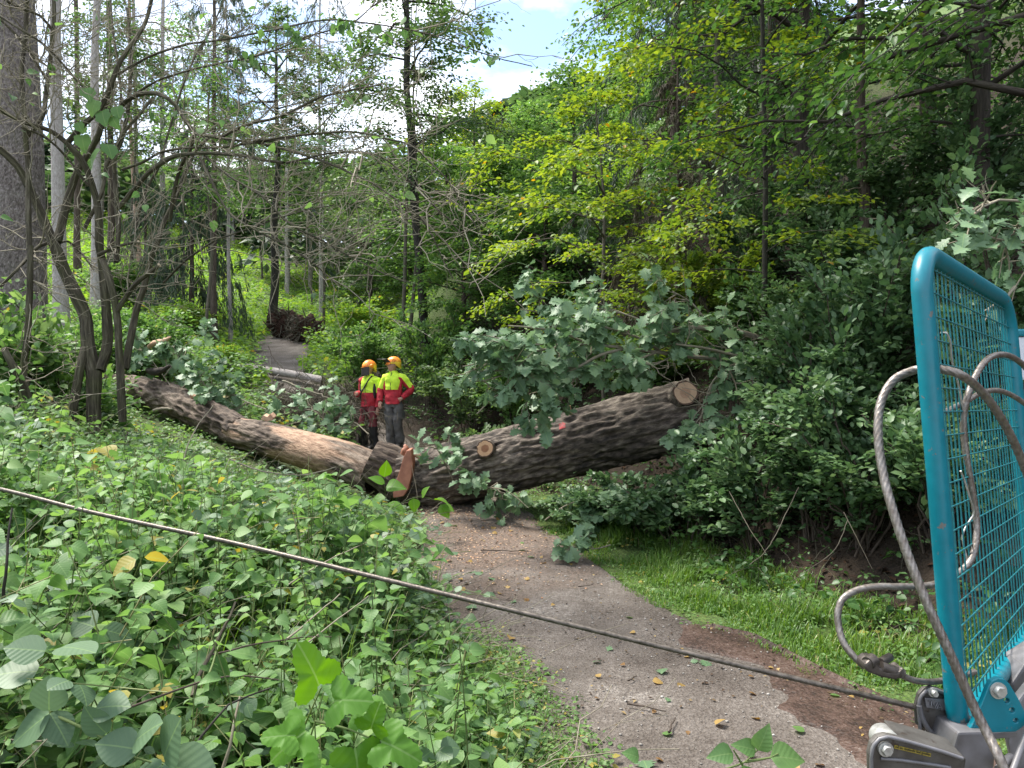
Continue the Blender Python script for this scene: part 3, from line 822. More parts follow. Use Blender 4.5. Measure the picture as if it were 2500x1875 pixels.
sb_base = P(235, 1110, 8.0)
shrub = thing('bare_tree', sb_base, 'mossy multi-stemmed bare tree with crooked forking stems at the left edge of the clearing', 'tree')
D = 8.0
stems = [
    ([(229, 1120, D), (230, 1040, D), (229, 980, D), (230, 905, D)], .078, .078),
    ([(228, 910, D), (215, 840, D + .05), (208, 775, D + .1), (185, 720, D + .1), (155, 655, D + .1), (130, 590, D + .1)], .075, .06),
    ([(130, 592, D + .1), (100, 520, D + .1), (73, 464, D + .05), (42, 405, D), (0, 365, D - .1), (-50, 330, D - .2)], .052, .034),
    ([(140, 590, D + .1), (160, 510, D + .2), (183, 435, D + .2), (205, 390, D + .2), (228, 354, D + .2), (246, 312, D + .2), (258, 250, D + .2), (275, 200, D + .3)], .048, .026),
    ([(243, 905, D), (262, 840, D + .1), (258, 740, D + .1), (250, 640, D + .1), (242, 600, D + .05), (240, 520, D), (230, 470, D), (205, 400, D - .1), (165, 350, D - .15)], .06, .03),
    ([(165, 350, D - .15), (205, 305, D - .2), (240, 272, D - .2), (262, 230, D - .2), (280, 180, D - .2), (305, 130, D - .2), (335, 90, D - .1), (360, 40, D), (375, -30, D)], .03, .018),
    ([(165, 350, D - .15), (122, 318, D - .2), (72, 303, D - .3), (30, 285, D - .4), (-20, 258, D - .5)], .026, .02),
    ([(216, 455, D), (150, 370, D - .1), (100, 330, D - .3), (50, 310, D - .4)], .015, .009),
    ([(300, 1030, D - .2), (296, 960, D - .2), (292, 870, D - .2), (285, 770, D - .2), (272, 700, D - .2), (250, 635, D - .1)], .044, .034),
    ([(306, 900, D - .1), (318, 830, D), (332, 760, D + .1), (352, 700, D + .15), (366, 640, D + .2), (385, 590, D + .2), (398, 550, D + .3), (430, 480, D + .4), (470, 380, D + .6), (515, 330, D + .8)], .042, .016),
    ([(286, 760, D - .2), (300, 735, D - .25), (330, 695, D - .35), (356, 672, D - .4), (388, 648, D - .45)], .027, .021),
    ([(240, 622, D), (272, 606, D - .1), (305, 596, D - .2), (338, 590, D - .3)], .02, .013),
    ([(165, 1090, D - .15), (172, 1040, D - .15), (183, 970, D - .12), (195, 900, D - .1), (207, 850, D)], .05, .044),
    ([(205, 560, D), (245, 480, D), (262, 400, D + .1), (300, 330, D + .2), (340, 280, D + .3), (372, 240, D + .4)], .022, .014),
    ([(284, 640, D), (290, 560, D + .1), (283, 470, D + .2), (280, 390, D + .3), (300, 330, D + .4), (315, 240, D + .5), (320, 130, D + .6), (310, 20, D + .7)], .03, .016),
    ([(275, 300, D + .1), (301, 252, D), (330, 234, D - .1), (358, 228, D - .2), (386, 229, D - .3), (412, 242, D - .4), (432, 262, D - .4), (455, 298, D - .5), (476, 325, D - .5)], .026, .018),
    ([(476, 325, D - .5), (510, 332, D - .6), (541, 333, D - .7), (602, 305, D - .9), (683, 285, D - 1.1), (773, 242, D - 1.3), (850, 222, D - 1.4), (930, 205, D - 1.5)], .016, .008),
    ([(476, 325, D - .5), (462, 370, D - .3), (440, 410, D - .1), (425, 470, D), (415, 540, D + .1)], .019, .02),
    ([(288, 510, D), (320, 470, D - .1), (366, 419, D - .3), (400, 395, D - .4), (427, 382, D - .5), (488, 374, D - .7), (570, 378, D - .9), (630, 388, D - 1.0), (691, 398, D - 1.1)], .026, .013),
    ([(300, 415, D - .1), (350, 395, D - .3), (400, 370, D - .4), (470, 360, D - .6), (540, 360, D - .8), (620, 350, D - 1.), (720, 335, D - 1.1)], .014, .007),
    ([(476, 328, D - .5), (560, 340, D - .8), (640, 350, D - 1.), (720, 372, D - 1.2), (800, 399, D - 1.4), (860, 424, D - 1.5), (922, 455, D - 1.6), (975, 492, D - 1.7), (1024, 529, D - 1.8), (1060, 585, D - 1.8), (1085, 640, D - 1.8), (1105, 680, D - 1.8)], .014, .006),
    ([(620, 345, D - 1.), (740, 330, D - 1.3), (853, 322, D - 1.5), (930, 335, D - 1.7), (1003, 356, D - 1.9), (1045, 392, D - 2.), (1085, 431, D - 2.), (1125, 490, D - 2.), (1158, 545, D - 2.), (1180, 590, D - 2.)], .012, .005),
    ([(700, 398, D - 1.1), (800, 375, D - 1.4), (880, 372, D - 1.6), (942, 390, D - 1.7), (1000, 440, D - 1.8), (1044, 488, D - 1.8), (1090, 530, D - 1.9), (1125, 570, D - 1.9)], .011, .005),
    ([(490, 385, D - .7), (520, 450, D - .9), (560, 520, D - 1.), (620, 560, D - 1.2), (700, 600, D - 1.3), (760, 640, D - 1.4), (830, 700, D - 1.5)], .012, .006),
    ([(500, 380, D - .7), (560, 430, D - 1.), (640, 480, D - 1.2), (700, 540, D - 1.3), (790, 590, D - 1.4), (900, 650, D - 1.5), (990, 690, D - 1.6)], .011, .005),
    ([(400, 690, D + .1), (450, 640, D - .2), (520, 590, D - .5), (580, 568, D - .8), (630, 550, D - 1.), (720, 520, D - 1.2), (820, 500, D - 1.3)], .012, .005),
    ([(130, 590, D + .1), (95, 600, D), (70, 625, D - .1), (40, 660, D - .3), (0, 700, D - .4)], .02, .014),
    ([(135, 600, D + .1), (165, 590, D + .3), (200, 620, D + .5), (230, 660, D + .6)], .014, .008),
    ([(75, 600, D - .4), (74, 700, D - .4), (68, 800, D - .35), (58, 900, D - .3), (70, 960, D - .3)], .03, .034),
    ([(73, 610, D - .4), (70, 500, D - .3), (68, 400, D - .2), (60, 300, D - .2), (52, 180, D - .1), (62, 80, D), (66, -30, D)], .03, .022),
    ([(60, 340, D - .2), (100, 290, D - .1), (112, 230, D), (125, 120, D), (132, 40, D), (128, -40, D)], .026, .02),
    ([(130, 80, D), (100, 40, D - .1), (40, 15, D - .2), (-20, -20, D - .3)], .015, .012),
    ([(0, 45, D - .2), (60, 110, D - .1), (100, 170, D), (115, 200, D + .1)], .014, .012),
    ([(0, 40, D - .6), (60, 78, D - .6), (120, 120, D - .5), (190, 200, D - .4), (240, 260, D - .3)], .012, .008),
    ([(10, 850, D - .6), (35, 900, D - .6), (60, 950, D - .5), (80, 1010, D - .4), (95, 1060, D - .3), (120, 1090, D - .2)], .034, .05),
    ([(270, 0, D + .8), (275, 70, D + .7), (285, 140, D + .6), (295, 230, D + .5), (285, 300, D + .3)], .012, .016),
    ([(330, 560, D + .1), (350, 480, D + .2), (390, 400, D + .2), (410, 330, D + .3), (440, 230, D + .4), (470, 150, D + .5), (520, 60, D + .6), (560, -30, D + .7)], .015, .009),
    ([(290, 180, D), (360, 140, D - .3), (450, 110, D - .5), (560, 95, D - .7), (680, 70, D - 1.), (800, 49, D - 1.2), (881, 55, D - 1.3), (960, 65, D - 1.4), (1028, 79, D - 1.5), (1100, 100, D - 1.6), (1158, 122, D - 1.7), (1230, 145, D - 1.7), (1300, 163, D - 1.8)], .013, .004),
    ([(300, 250, D), (380, 200, D - .2), (470, 170, D - .4), (560, 150, D - .6), (650, 130, D - .8), (750, 90, D - 1.), (850, 60, D - 1.1), (930, 0, D - 1.2)], .012, .005),
]
mb = MB()
cb_ = trace_branches(mb, stems)
mb.build('stems', M['shrubbark'], shrub, sb_base)
mb = MB()
small = [c for c, s in zip(cb_, stems) if s[1] < .04]
fine = [c for c, s in zip(cb_, stems) if s[1] <= .016]
e1 = twiggery(mb, small, 7, (.35, 1.25), .0075, 3, .1, 4, fork=3, bias=(.35, -.1, 0))
e2 = twiggery(mb, fine, 7, (.25, .9), .0045, 4, .05, 4, fork=2, bias=(.3, -.1, -.05), t0=.35)
mb.build('twigs', M['twig'], shrub, sb_base)
mb = MB()     # the few leaves it still carries
r_ = np.random.default_rng(5)
tw = np.concatenate([e1[1], e1[2]])
sel = tw[r_.choice(len(tw), 150)]
p_ = sel[:, -1] + 0
keep = (p_[:, 2] > 3.2) | (r_.random(len(p_)) < .2)
sel = sel[keep]
leaves(mb, OVATE, sel[:, -1], unit(sel[:, -1] - sel[:, -3]) + np.array([0, 0, -.6]), rdir(len(sel)) + np.array([0, -.3, .7]), r_.uniform(.06, .12, len(sel)), r_.random(len(sel)) ** .8)
for (px, py, d, s) in [(210, 215, 7.6, .15), (235, 245, 7.6, .16), (250, 270, 7.6, .17), (285, 260, 7.6, .14), (200, 330, 7.7, .16), (245, 365, 7.6, .2), (262, 352, 7.6, .17), (190, 300, 7.6, .11), (275, 285, 7.6, .13)]:
    leaves(mb, MAPLE, P(px, py, d)[None], np.array([[r_.normal() * .5, -.3, -.8]]), np.array([[r_.normal() * .4, -.8, .6]]), s, r_.uniform(.3, .8))
for k in range(20):  # leafy tips of the long upper branches
    c = cb_[-2] if k % 2 else cb_[-1]
    i = int(r_.uniform(.45, 1) * (len(c) - 1))
    for _ in range(3):
        leaves(mb, OVATE, (c[i] + r_.normal(size=3) * .04)[None], np.array([[r_.normal() * .6, r_.normal() * .4, -.7]]), r_.normal(size=(1, 3)) + np.array([[0, -.3, .6]]), r_.uniform(.06, .11), r_.uniform(.1, .6))
mb.build('foliage', M['herb'], shrub, sb_base)
for (px, py, d, dr, rr) in [(389, 647, D - .45, (.75, -.15, .5), .021), (338, 590, D - .3, (1, -.3, .15), .013)]:
    mb = MB()
    c = P(px, py, d)
    dd = unit(np.array(dr))
    tubes(mb, np.array([c - dd * .004, c + dd * .006]), np.array([rr * .98, rr * .9]), 10, cap=True)
    M.setdefault('freshcut', paint_mat('fresh_cut_wood', (.62, .5, .33), .7, 0, .1, 60, .2))
    mb.build('cut_end', M['freshcut'], shrub, sb_base)

# ---------------------------------------------------------------- trees
# the tall trunks behind the bare tree
big = conifer('massive scaly grey spruce trunk at the left edge, thickest of the standing trunks', (-7.05, 11.0), 19, .40, .45, 2.6, 2500, 'sprucebark', seed=31, nl=30, dead=34)
poles = [
    (325, 30, 20, .11, 'palebark', 'thin whitish trunk close beside the slender reddish pine'),
    (190, 30, 21, .13, 'brownbark', 'dim brown trunk deep in the stand behind the pale spruces'),
    (700, 42, 17, .1, 'palebark', 'faint grey trunk far up the valley left of the path bend'),
    # px, depth, height, radius, bark, label
    (152, 18, 20, .17, 'palebark', 'pale smooth spruce trunk just right of the massive scaly trunk'),
    (236, 22, 20, .15, 'palebark', 'pale spruce trunk seen through the forking stems of the bare tree'),
    (268, 27, 20, .13, 'brownbark', 'grey brown spruce trunk behind the right-hand stems of the bare tree'),
    (346, 30, 21, .1, 'redbark', 'slender reddish pine trunk rising behind the arching branch of the bare tree'),
    (390, 28, 20, .11, 'palebark', 'light grey trunk standing clear right of the reddish pine'),
    (563, 24, 13, .065, 'palebark', 'thin pale straight stem standing on the bright slope left of the dark trunk'),
    (786, 33, 17, .1, 'palebark', 'pale distant trunk above the bend of the path'),
]
for i, (px, d, H, r, bk, lab) in enumerate(poles):
    conifer(lab, ((px - CX) / F * d, d), H, r, .66 if H > 15 else .5, 1.5 if H > 15 else .8, 1800, bk, seed=200 + i * 7, nl=30, ls=.2, dead=9, name='spruce_tree' if bk != 'redbark' else 'pine_tree', lean=(rng.normal() * .008, 0), group='tall trunks on the left slope')
conifer('weeping spruce with long hanging grey-green branches behind the arching bare branch', (-10.2, 24.5), 6.4, .09, .2, 1.9, 12000, 'brownbark', seed=41, nl=52, ls=.2, dead=0, hang=2.2)
conifer('weeping young spruce half hidden left of the thin pale straight stem', (-12.6, 26.5), 5.0, .08, .2, 1.6, 6000, 'brownbark', seed=42, nl=44, ls=.2, dead=0, hang=1.8)
conifer('tall thin spruce whose grey crown shows through the upper bare twigs', (-8.9, 23), 15, .1, .4, 1.5, 4500, 'brownbark', seed=43, nl=46, ls=.18, dead=20, hang=1.2)

# valley floor and centre
broad('black wet trunk with a sparse spreading crown at the left edge of the far path', (-9.35, 30), 12.5, 2.6, .5, 5000, .14, 'ash', 'blackbark', .18, seed=51, nl=22, jit=.14)
broad('tall airy tree with an ivied trunk and loose grey-green leaves against the sky', (-2.05, 18.5), 17, 2.5, .2, 13500, .1, 'ash', 'blackbark', .12, (-.02, 0), seed=52, nl=40, jit=.2, elev=(.1, .7))
broad('twin-stemmed slim grey tree, its left stem', (-2.78, 19), 9, 1.5, .4, 3200, .1, 'ash', 'thinbark', .06, seed=53, nl=16, jit=.15)
broad('twin-stemmed slim grey tree, its right stem', (-2.58, 19.05), 10, 1.6, .4, 3600, .1, 'mid', 'thinbark', .055, seed=54, nl=16, jit=.15)
broad('slender tree leaning left with a dark thin trunk in the middle of the green wall', (.75, 17.5), P(1290, 440, 17.5)[2] - float(gz(.75, 17.5)), 1.2, .3, 4500, .1, 'mid', 'blackbark', .055, (-.14, 0), seed=55, nl=22, jit=.14)
cen = [
    (250, 25, 14, 2.0, 6000, 'ash', .11, 'airy tree behind the right stems of the bare tree'),
    (790, 29, 13, 2.0, 6000, 'ash', .11, 'airy grey-green tree left of the tall ivied tree'),
    (500, 22.5, 12, 1.5, 4200, 'mid', .1, 'slim light green tree above the weeping spruce'),
    (330, 27, 16, 1.7, 3600, 'ash', .12, 'thin-leaved tall tree behind the reddish pine'),
    (450, 31, 17, 1.9, 3800, 'mid', .13, 'loose green tree showing between the bare twigs at the upper left'),
    (560, 36, 15, 2.0, 4200, 'ash', .15, 'distant rounded tree above the weeping spruce'),
    (760, 38, 12, 2.2, 5000, 'ash', .15, 'distant grey-green tree above the bend of the path'),
    (640, 44, 13, 2.4, 5000, 'mid', .16, 'far green tree at the top of the valley left of the path bend'),
    (905, 26, 9.5, 2.4, 6500, 'ash', .12, 'round grey-green tree behind the airy ivied tree'),
    (1005, 24, 7.5, 2.2, 7000, 'mid', .11, 'low leafy tree filling the gap right of the twin-stemmed tree'),
    (1090, 22, 8.5, 2.2, 7500, 'mid', .11, 'mid green tree behind the helmeted workers, right of the dark ivied trunk'),
    (1165, 27, 12, 2.3, 7500, 'ylw', .12, 'yellow-green treetop rising at the foot of the sky gap'),
    (1215, 20, 6.5, 2.0, 7000, 'mid', .1, 'bushy deep green tree behind the slender leaning tree'),
    (1300, 24, 11.5, 2.4, 9000, 'mid', .11, 'broad green tree directly below the sky gap'),
    (1400, 19, 11.0, 1.5, 8000, 'mid', .1, 'full green tree at the right border of the sky gap'),
    (1625, 22, 16, 2.3, 12000, 'mid', .11, 'tall bright tree reaching out of the picture right of the sky gap'),
    (1710, 20, 16, 2.4, 12000, 'mid', .11, 'tall leafy tree behind the pale beech sapling, left of its stem'),
    (1830, 22, 17, 2.8, 12000, 'mid', .12, 'tall leafy tree behind the pale beech sapling, right of its stem'),
    (1330, 16.5, 5.6, 1.8, 8000, 'mid', .095, 'young dense tree above the fallen oak crown'),
    (1130, 18, 5.0, 1.7, 7000, 'mid', .09, 'young dense tree with many thin stems right of the workers'),
]
TOPS = [-40, 120, 150, 60, 20, 230, 330, 350, 430, 470, 360, 205, 380, 255, 160, -70, -260, -260, 470, 520]
for i, (px, d, H, cr, n, lf, ls, lab) in enumerate(cen):
    x_ = (px - CX) / F * d
    H = P(px, TOPS[i], d)[2] - float(gz(x_, d))
    broad(lab, (x_, d), H, min(cr, H * .42), .5 if i < 8 else .1, n, ls, lf, 'thinbark' if i < 8 else 'brownbark', .055 if i < 8 else .085, seed=300 + i * 11, nl=34, jit=.17, elev=(.1, .8), tint=(0.05, .95))
conifer('dark spruce with brown dead lower branches right of the sapling stem', (5.1, 15.2), 12, .16, .12, 2.2, 15000, 'brownbark', seed=61, nl=60, dead=40, ls=.14)
conifer('dark spruce behind the pale beech sapling, showing grey drooping boughs', (3.4, 15.5), 11.5, .15, .1, 2.3, 16000, 'brownbark', seed=62, nl=60, dead=40, ls=.14)
conifer('dead brown-needled young spruce under the pale beech sapling', (2.9, 13.4), 4.4, .07, .15, 1.4, 9000, 'brownbark', 'deadneedle', seed=63, nl=36, dead=14, ls=.12)

# pale beech sapling with a dark straight stem
broad('pale yellow-green beech sapling with a straight dark stem and tiered sprays', (3.19, 9.8), 8.4, 2.1, .16, 9000, .078, 'ylw', 'blackbark', .04, seed=71, nl=34, ks=7, elev=(.2, .45), droop=.3, bias=(-.55, -.1), T=L4, jit=.09, up_j=.38, flat=.2, wob=.006, taper=.6, name='beech_tree')
broad('second yellow-green beech left of the dark-stemmed sapling, leaning over the fallen oak', (1.55, 12.6), 5.6, 1.9, .2, 8000, .082, 'ylw', 'thinbark', .05, (-.03, -.02), seed=72, nl=34, ks=7, elev=(.2, .5), bias=(-.3, -.2), jit=.1, up_j=.38, flat=.22, name='beech_tree')
broad('upper light green beech behind the sapling, touched with yellow', (3.6, 13.5), 12, 2.6, .35, 11000, .085, 'ylw', 'thinbark', .07, seed=73, nl=36, ks=7, elev=(.2, .5), jit=.1, up_j=.4, tint=(0, .6), name='beech_tree')

# the shaded beeches on the right bank
rb = [
    ((5.6, 9.2), 11, 3.3, 17000, 'broad shaded beech whose low boughs hang behind the teal guard', (-.25, -.25), 81),
    ((7.2, 12.0), 13, 3.6, 15000, 'tall shaded beech at the upper right corner, farther up the bank', (-.3, -.1), 82),
    ((4.7, 12.3), 10, 2.8, 13000, 'shaded beech just right of the sapling stem, among the spruces', (-.2, -.2), 83),
    ((5.4, 6.9), 9.5, 3.1, 13000, 'near shaded beech leaning in from the right edge over the guard', (-.45, .1), 84),
]
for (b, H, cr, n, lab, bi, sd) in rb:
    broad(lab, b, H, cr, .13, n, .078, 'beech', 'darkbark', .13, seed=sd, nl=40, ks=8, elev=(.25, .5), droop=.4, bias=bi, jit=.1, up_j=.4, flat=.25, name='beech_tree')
tk = [((6.0, 11.0), .13, 8, 'bare brown trunk in the deep shade above the guard corner', 91), ((4.9, 10.6), .09, 7, 'thin brown trunk in the deep shade left of the guard', 92), ((7.5, 10.2), .17, 10, 'stout brown trunk at the right edge in deep shade', 93)]
for (b, r, H, lab, sd) in tk:
    conifer(lab, b, H, r, .7, 1.4, 2500, 'brownbark', seed=sd, nl=22, dead=26, name='spruce_tree')

# ---------------------------------------------------------------- bushes on the right bank, beneath and behind the log
bs = [
    # px, depth, H, R, n, leaf size, leaf, label
    (1440, 9.0, .55, .7, 2200, .075, 'hazel', 'low shrub at the path edge under the cut branch stub'),
    (1560, 8.8, .75, .8, 2800, .08, 'hazel', 'dark shrub below the middle of the fallen oak'),
    (1700, 8.3, .95, .8, 3000, .08, 'hazel', 'rounded dark shrub in front of the large sawn face'),
    (1850, 7.6, 1.3, .8, 3400, .08, 'hazel', 'shaded shrub under the pale sawn stub with hanging twigs'),
    (1990, 7.2, 1.75, .9, 3600, .078, 'hazel', 'shaded shrub left of the big cable loop'),
    (2110, 6.6, 1.55, .8, 3200, .075, 'hazel', 'dark shrub seen inside the big cable loop'),
    (2290, 6.0, 1.7, .9, 3200, .08, 'hazel', 'dark shrub behind the teal mesh'),
    (2440, 6.4, 2.0, 1.0, 3200, .085, 'hazel', 'tall dark shrub at the right edge behind the guard'),
    (1790, 10.6, 1.4, 1.0, 4200, .08, 'mid', 'green shrub on the slope just above the large sawn face'),
    (1920, 9.6, 1.5, 1.1, 4200, .08, 'hazel', 'leafy shrub between the sapling stem and the dark logs'),
    (2080, 9.4, 1.5, 1.0, 3800, .085, 'hazel', 'overhanging shrub above the dark logs'),
    (1560, 12.0, 1.4, 1.2, 5000, .085, 'mid', 'wide green shrub above the fallen oak crown'),
    (1680, 12.4, 1.5, 1.2, 5000, .085, 'ylw', 'yellowish shrub on the slope above the fallen oak crown'),
    (1410, 14.0, 1.6, 1.3, 5000, .09, 'mid', 'green shrub left above the fallen oak crown'),
    (1270, 14.5, 1.7, 1.2, 5000, .085, 'mid', 'dense shrub beside the left tips of the fallen oak crown'),
    (1150, 15.5, 2.0, 1.2, 5000, .085, 'ash', 'dark shrub a step right of the two workers'),
    (1060, 17.0, 2.3, 1.1, 5000, .085, 'mid', 'bright shrub close behind the workers'),
    (1190, 12.6, .9, .8, 2400, .085, 'ash', 'grey-green shrub just behind the middle of the fallen oak'),
    (1830, 12.5, 1.8, 1.2, 4500, .085, 'hazel', 'shaded shrub at the foot of the dark spruces'),
    (2010, 12.0, 2.0, 1.3, 4500, .09, 'hazel', 'shaded shrub under the thin brown trunk'),
    (2200, 10.8, 2.0, 1.3, 4500, .09, 'hazel', 'shaded shrub high on the bank behind the guard top'),
    (2010, 7.7, 2.1, .8, 3600, .085, 'hazel', 'tall shaded shrub draping over the left end of the dark logs'),
    (2150, 7.4, 2.3, .8, 3600, .085, 'hazel', 'tall shaded shrub draping over the dark logs beside the guard post'),
    (1960, 8.2, 1.6, .7, 3000, .085, 'hazel', 'shaded shrub between the large sawn face and the dark logs'),
    (2400, 9.5, 2.4, 1.3, 4500, .09, 'hazel', 'shaded shrub high on the bank at the right edge'),
]
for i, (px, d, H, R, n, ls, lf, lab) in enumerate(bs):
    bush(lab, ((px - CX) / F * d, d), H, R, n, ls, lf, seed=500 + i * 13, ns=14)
# valley shrubs
vs = [
    (450, 23, 1.1, 1.3, 4200, .1, 'meadow', 'bright shrub on the slope left of the fallen pale log'),
    (395, 17, 1.1, .9, 3600, .095, 'mid', 'dark green shrub behind the curved pale broken branch'),
    (560, 20, .7, .5, 2400, .08, 'meadow', 'rusty tinged low shrub at the left edge of the far path'),
    (300, 26, 1.6, 1.6, 4200, .12, 'mid', 'green thicket beneath the pale trunks'),
    (930, 30, 2.2, 1.8, 4500, .13, 'mid', 'green thicket at the right of the pale meadow slope'),
    (110, 8.6, 1.25, .7, 2600, .1, 'mid', 'leafy bush left of the bare tree foot, below the massive trunk'),
    (20, 8.4, 1.6, .8, 3000, .11, 'herbfar', 'large-leaved bush cut by the left picture edge'),
    (185, 9.2, 1.0, .6, 2200, .1, 'herbfar', 'leafy bush close behind the leaning left stem of the bare tree'),
    (890, 22, 1.6, 1.0, 5000, .095, 'meadow', 'light shrub right of the far path'),
    (890, 18.5, 1.7, 1.2, 5000, .09, 'mid', 'green shrub behind the left worker'),
    (865, 27, 1.5, 1.1, 5000, .11, 'meadow', 'pale shrub right of the two root plates'),
    (330, 16, 1.7, 1.3, 4500, .1, 'mid', 'green shrub behind the right stems of the bare tree'),
    (210, 14.5, 1.2, 1.1, 4200, .1, 'mid', 'leafy shrub between bare tree and massive trunk'),
    (60, 10.2, 1.1, 1.0, 3400, .1, 'mid', 'leafy shrub at the foot of the massive scaly trunk'),
]
for i, (px, d, H, R, n, ls, lf, lab) in enumerate(vs):
    bush(lab, ((px - CX) / F * d, d), H, R, n, ls, lf, seed=800 + i * 13, ns=16, jit=.12)

# ---------------------------------------------------------------- the far wooded hillside: one mass
mb, mt = MB(), MB()
r_ = np.random.default_rng(77)
for k in range(210):
    y = r_.uniform(44, 105)
    x = r_.uniform(-.75, .55) * y
    z = float(gz(x, y))
    H = r_.uniform(7, 13)
    H = min(H, P(CX + F * x / y, np.interp(CX + F * x / y, [0, 500, 900, 1100, 1250, 1500, 1700], [330, 430, 400, 310, 250, 190, 60]), y)[2] - z)
    if H < 2.5: continue
    con = r_.random() < .3
    n = 360 if y < 70 else 240
    s = r_.random(n) ** .8
    rad = (1.05 - s) * 2.4 if con else np.sin(np.pi * np.clip(s * .8 + .15, 0, 1)) * 3
    a = r_.uniform(0, 6.283, n)
    q = r_.uniform(.45, 1.05, n) ** .5
    p = np.stack([x + np.cos(a) * rad * q, y + np.sin(a) * rad * q, z + H * (.15 + .88 * s)], -1)
    d = np.stack([np.cos(a), np.sin(a), np.full(n, -.4 if con else .1)], -1) + r_.normal(size=(n, 3)) * .3
    leaves(mb, L2, p, d, np.stack([r_.normal(size=n) * .5, r_.normal(size=n) * .5, np.ones(n)], -1), r_.uniform(.5, 1.0, n), np.clip(r_.random(n) * .7 + r_.uniform(-.1, .3), 0, 1), mat=0 if con else 1)
    tubes(mb, np.array([[x, y, z - .3], [x, y, z + H * .5], [x, y, z + H]]), np.array([.16, .11, .02]), 5, mat=2)
tag(mb.build('forest', [M['spruce'], M['ash'], M['palebark']]), 'far wooded hillside of mixed spruces and broadleaf trees beyond the valley', 'forest', kind='stuff')  # distance haze is put into the leaf colour: muted grey-green broadleaf crowns

# ---------------------------------------------------------------- the fallen oak
def log_mat(name, dark, mid, light, bare=None):
    """furrowed bark; 'tint' marks where the bark has been torn off"""
    m, n, l, out = mat_new(name)
    a = attr(n, 'tc')
    mp = n.new('ShaderNodeMapping'); mp.inputs['Scale'].default_value = (20, 20, 6.5)
    l.new(a.outputs['Vector'], mp.inputs['Vector'])
    n1 = n.new('ShaderNodeTexNoise'); n1.inputs['Scale'].default_value = 1; n1.inputs['Detail'].default_value = 7; n1.inputs['Roughness'].default_value = .65
    l.new(mp.outputs[0], n1.inputs['Vector'])
    n2 = n.new('ShaderNodeTexNoise'); n2.inputs['Scale'].default_value = 1.6; n2.inputs['Detail'].default_value = 4
    l.new(a.outputs['Vector'], n2.inputs['Vector'])
    ad = n.new('ShaderNodeMath'); ad.operation = 'MULTIPLY_ADD'; ad.inputs[1].default_value = .5
    sb = n.new('ShaderNodeMath'); sb.operation = 'SUBTRACT'; sb.inputs[1].default_value = .25
    l.new(n2.outputs['Fac'], ad.inputs[0]); l.new(n1.outputs['Fac'], ad.inputs[2]); l.new(ad.outputs[0], sb.inputs[0])
    r = ramp(n, [(.33, dark), (.5, mid), (.7, light)])
    l.new(sb.outputs[0], r.inputs['Fac'])
    col = r.outputs['Color']
    bs = n.new('ShaderNodeBsdfPrincipled'); bs.inputs['Roughness'].default_value = .8
    bs.inputs['Specular IOR Level'].default_value = .35
    if bare:
        t = attr(n, 'tint')
        wv = ramp(n, [(.35, bare[0]), (.6, bare[1])])
        l.new(n1.outputs['Fac'], wv.inputs['Fac'])
        mc = n.new('ShaderNodeMix'); mc.data_type = 'RGBA'
        l.new(t.outputs['Fac'], mc.inputs[0]); l.new(col, mc.inputs[6]); l.new(wv.outputs['Color'], mc.inputs[7])
        col = mc.outputs[2]
    l.new(col, bs.inputs['Base Color'])
    bp = n.new('ShaderNodeBump'); bp.inputs['Strength'].default_value = 1.0; bp.inputs['Distance'].default_value = .035
    l.new(n1.outputs['Fac'], bp.inputs['Height']); l.new(bp.outputs[0], bs.inputs['Normal'])
    l.new(bs.outputs[0], out.inputs['Surface'])
    return m

def wood_mat(name, heart, sap, edge):
    """sawn end grain: rings about the centre (tc: radius fraction in x, angle in y)"""
    m, n, l, out = mat_new(name)
    a = attr(n, 'tc')
    sx = n.new('ShaderNodeSeparateXYZ'); l.new(a.outputs['Vector'], sx.inputs[0])
    tc = n.new('ShaderNodeTexCoord')
    no = n.new('ShaderNodeTexNoise'); no.inputs['Scale'].default_value = 9; no.inputs['Detail'].default_value = 5
    l.new(tc.outputs['Object'], no.inputs['Vector'])
    ad = n.new('ShaderNodeMath'); ad.operation = 'MULTIPLY_ADD'; ad.inputs[1].default_value = .22
    l.new(no.outputs['Fac'], ad.inputs[0]); l.new(sx.outputs['X'], ad.inputs[2])
    r = ramp(n, [(.1, heart), (.5, heart), (.6, sap), (.98, sap), (1.04, edge)])
    l.new(ad.outputs[0], r.inputs['Fac'])
    mu = n.new('ShaderNodeMath'); mu.operation = 'MULTIPLY'; mu.inputs[1].default_value = 75
    l.new(ad.outputs[0], mu.inputs[0])
    sn = n.new('ShaderNodeMath'); sn.operation = 'SINE'; l.new(mu.outputs[0], sn.inputs[0])
    mr = n.new('ShaderNodeMapRange'); mr.inputs[1].default_value = -1; mr.inputs[3].default_value = .78; mr.inputs[4].default_value = 1.05
    l.new(sn.outputs[0], mr.inputs[0])
    mc = n.new('ShaderNodeMix'); mc.data_type = 'RGBA'; mc.blend_type = 'MULTIPLY'; mc.inputs[0].default_value = 1
    l.new(r.outputs['Color'], mc.inputs[6]); l.new(mr.outputs[0], mc.inputs[7])
    bs = n.new('ShaderNodeBsdfPrincipled'); bs.inputs['Roughness'].default_value = .75
    l.new(mc.outputs[2], bs.inputs['Base Color'])
    l.new(bs.outputs[0], out.inputs['Surface'])
    return m

